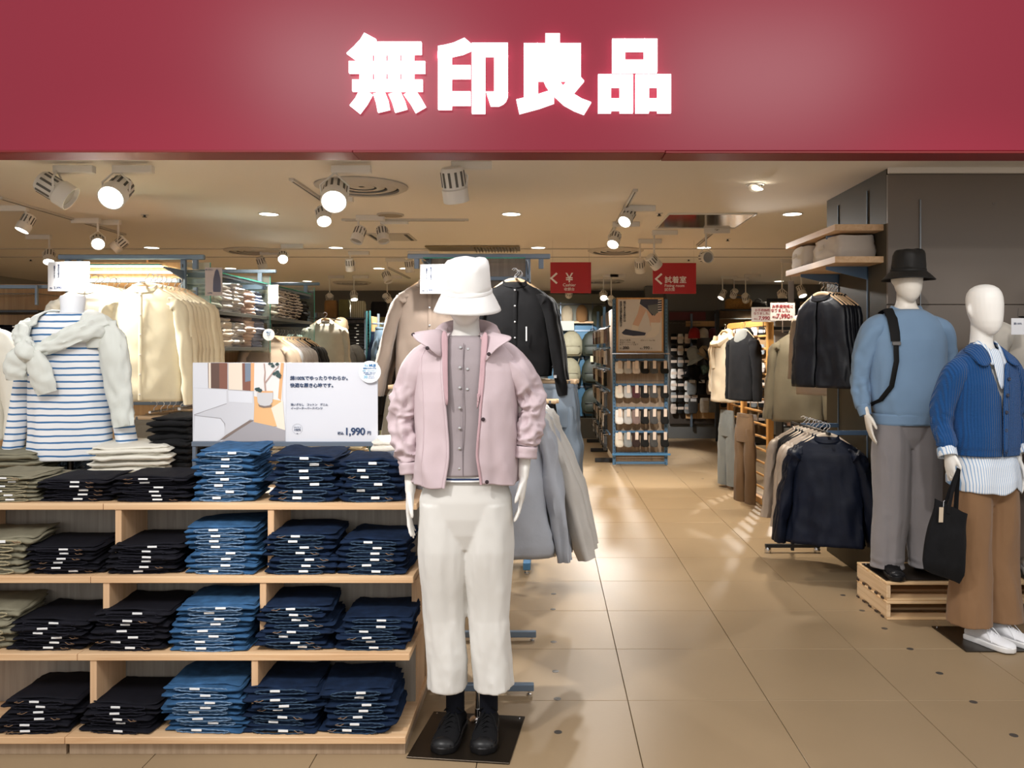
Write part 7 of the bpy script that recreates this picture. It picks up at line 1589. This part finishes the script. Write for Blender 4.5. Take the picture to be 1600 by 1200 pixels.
# vest arm and vests (stacked towards the back right)
vest = hung_top('navy_vest', BLKN, .60, .195, .045, None, 1.22, 'round', seed=95, fold=.026, gap=.004, n=60)
nrm = Vector((sin(R(56)), cos(R(56)), 0)); v0 = P(1284, 455, 5.35)
row(vest, hanger, v0, tuple(nrm*.029), 6, -R(56), 'glossy black-navy vest', 'arm under the beech shelves', 'vest', jit=.004)
va = thing('garment_rail', 'dark steel arm under the beech shelves carrying the vests', 'rail', v0); MB().tube([(0, -.02, -.004), tuple(nrm*.34+Vector((0, 0, -.004))), (CX-v0.x, .36, -.004)], .008, 10).obj('rod', DARKSTEEL, va); MB().box((CX-v0.x-.01, .36, 0), (.02, .03, .07), b=.002).obj('plate', BLUESTEEL, va)
cr_ = hung_top('beige_coat', BEIGEN, .72, .20, .04, .5, 1, 'round', seed=96)
for k in range(2): p = P(1280+5*k, 470, 6.5); cr_(p, -.9, ['beige coat behind the navy vests, front one', 'beige coat behind the navy vests, back one'][k], 'beige coats', 'coat'); hanger(p, -.9, ['hanger of the front beige coat behind the vests', 'hanger of the back beige coat behind the vests'][k], 'beige coat hangers', 'hanger'); bx('coat_arm', p+Vector((.2, .15, -.004)), (.5, .012, .012), DARKSTEEL, va, b=0)
va.children[-1].location = -v0; va.children[-2].location = -v0
# lower floor rack with navy jackets
lr = thing('garment_rack', 'low steel rail of navy, beige and black jackets beside the pallet and column', 'rack', (0, 0, 0)); RXX = 1.80
MB().tube([(RXX-.005, 5.22, .955), (RXX, 6.05, .955)], .010, 10).obj('rail', DARKSTEEL, lr)
for yy in (5.3, 5.83): bx('wall_arm', ((CX+RXX)/2, yy, .955), (CX-RXX, .014, .03), mat('bracket_blue', (.13, .22, .36), .4, .3), lr)
for yy in (6.03,): bx('upright', (RXX, yy, .49), (.022, .022, .95), DARKSTEEL, lr); bx('foot', (RXX, yy, .05), (.40, .03, .025), DARKSTEEL, lr); [MB().lathe([(.022, 0), (.026, .02), (.02, .04)], 12, (RXX+e*.18, yy, 0)).obj('caster', STEEL, lr) for e in (-1, 1)]
navj = hung_top('navy_jacket', NAVY, .69, .20, .06, .60, 1.18, 'round', seed=101, fold=.028, sl_out=.10, sl_r=.078, n=60)
begj = hung_top('beige_jacket', BEIGEN, .66, .21, .045, .55, 1.05, 'round', seed=102, fold=.02, sl_out=.05, sl_r=.07); blkv = hung_top('black_puffer', BLKN, .60, .20, .05, None, 1.05, 'round', seed=103, fold=.02)
sq = [navj, navj, navj, begj, begj, begj, blkv, blkv, blkv, blkv, begj, begj]; nm_ = {id(navj): 'navy nylon jacket', id(begj): 'dusty beige jacket', id(blkv): 'black padded vest'}
sq = sq[:2]+sq[3:5]+sq[6:9]+sq[10:11]
row(sq, pale_hanger, (RXX-.005, 5.27, .96), (.004, .080, 0), 8, -.38, [nm_[id(g)] for g in sq], 'low rack by the pallet', 'jacket', jit=.004)
# rails of dark coats right behind the column side, low
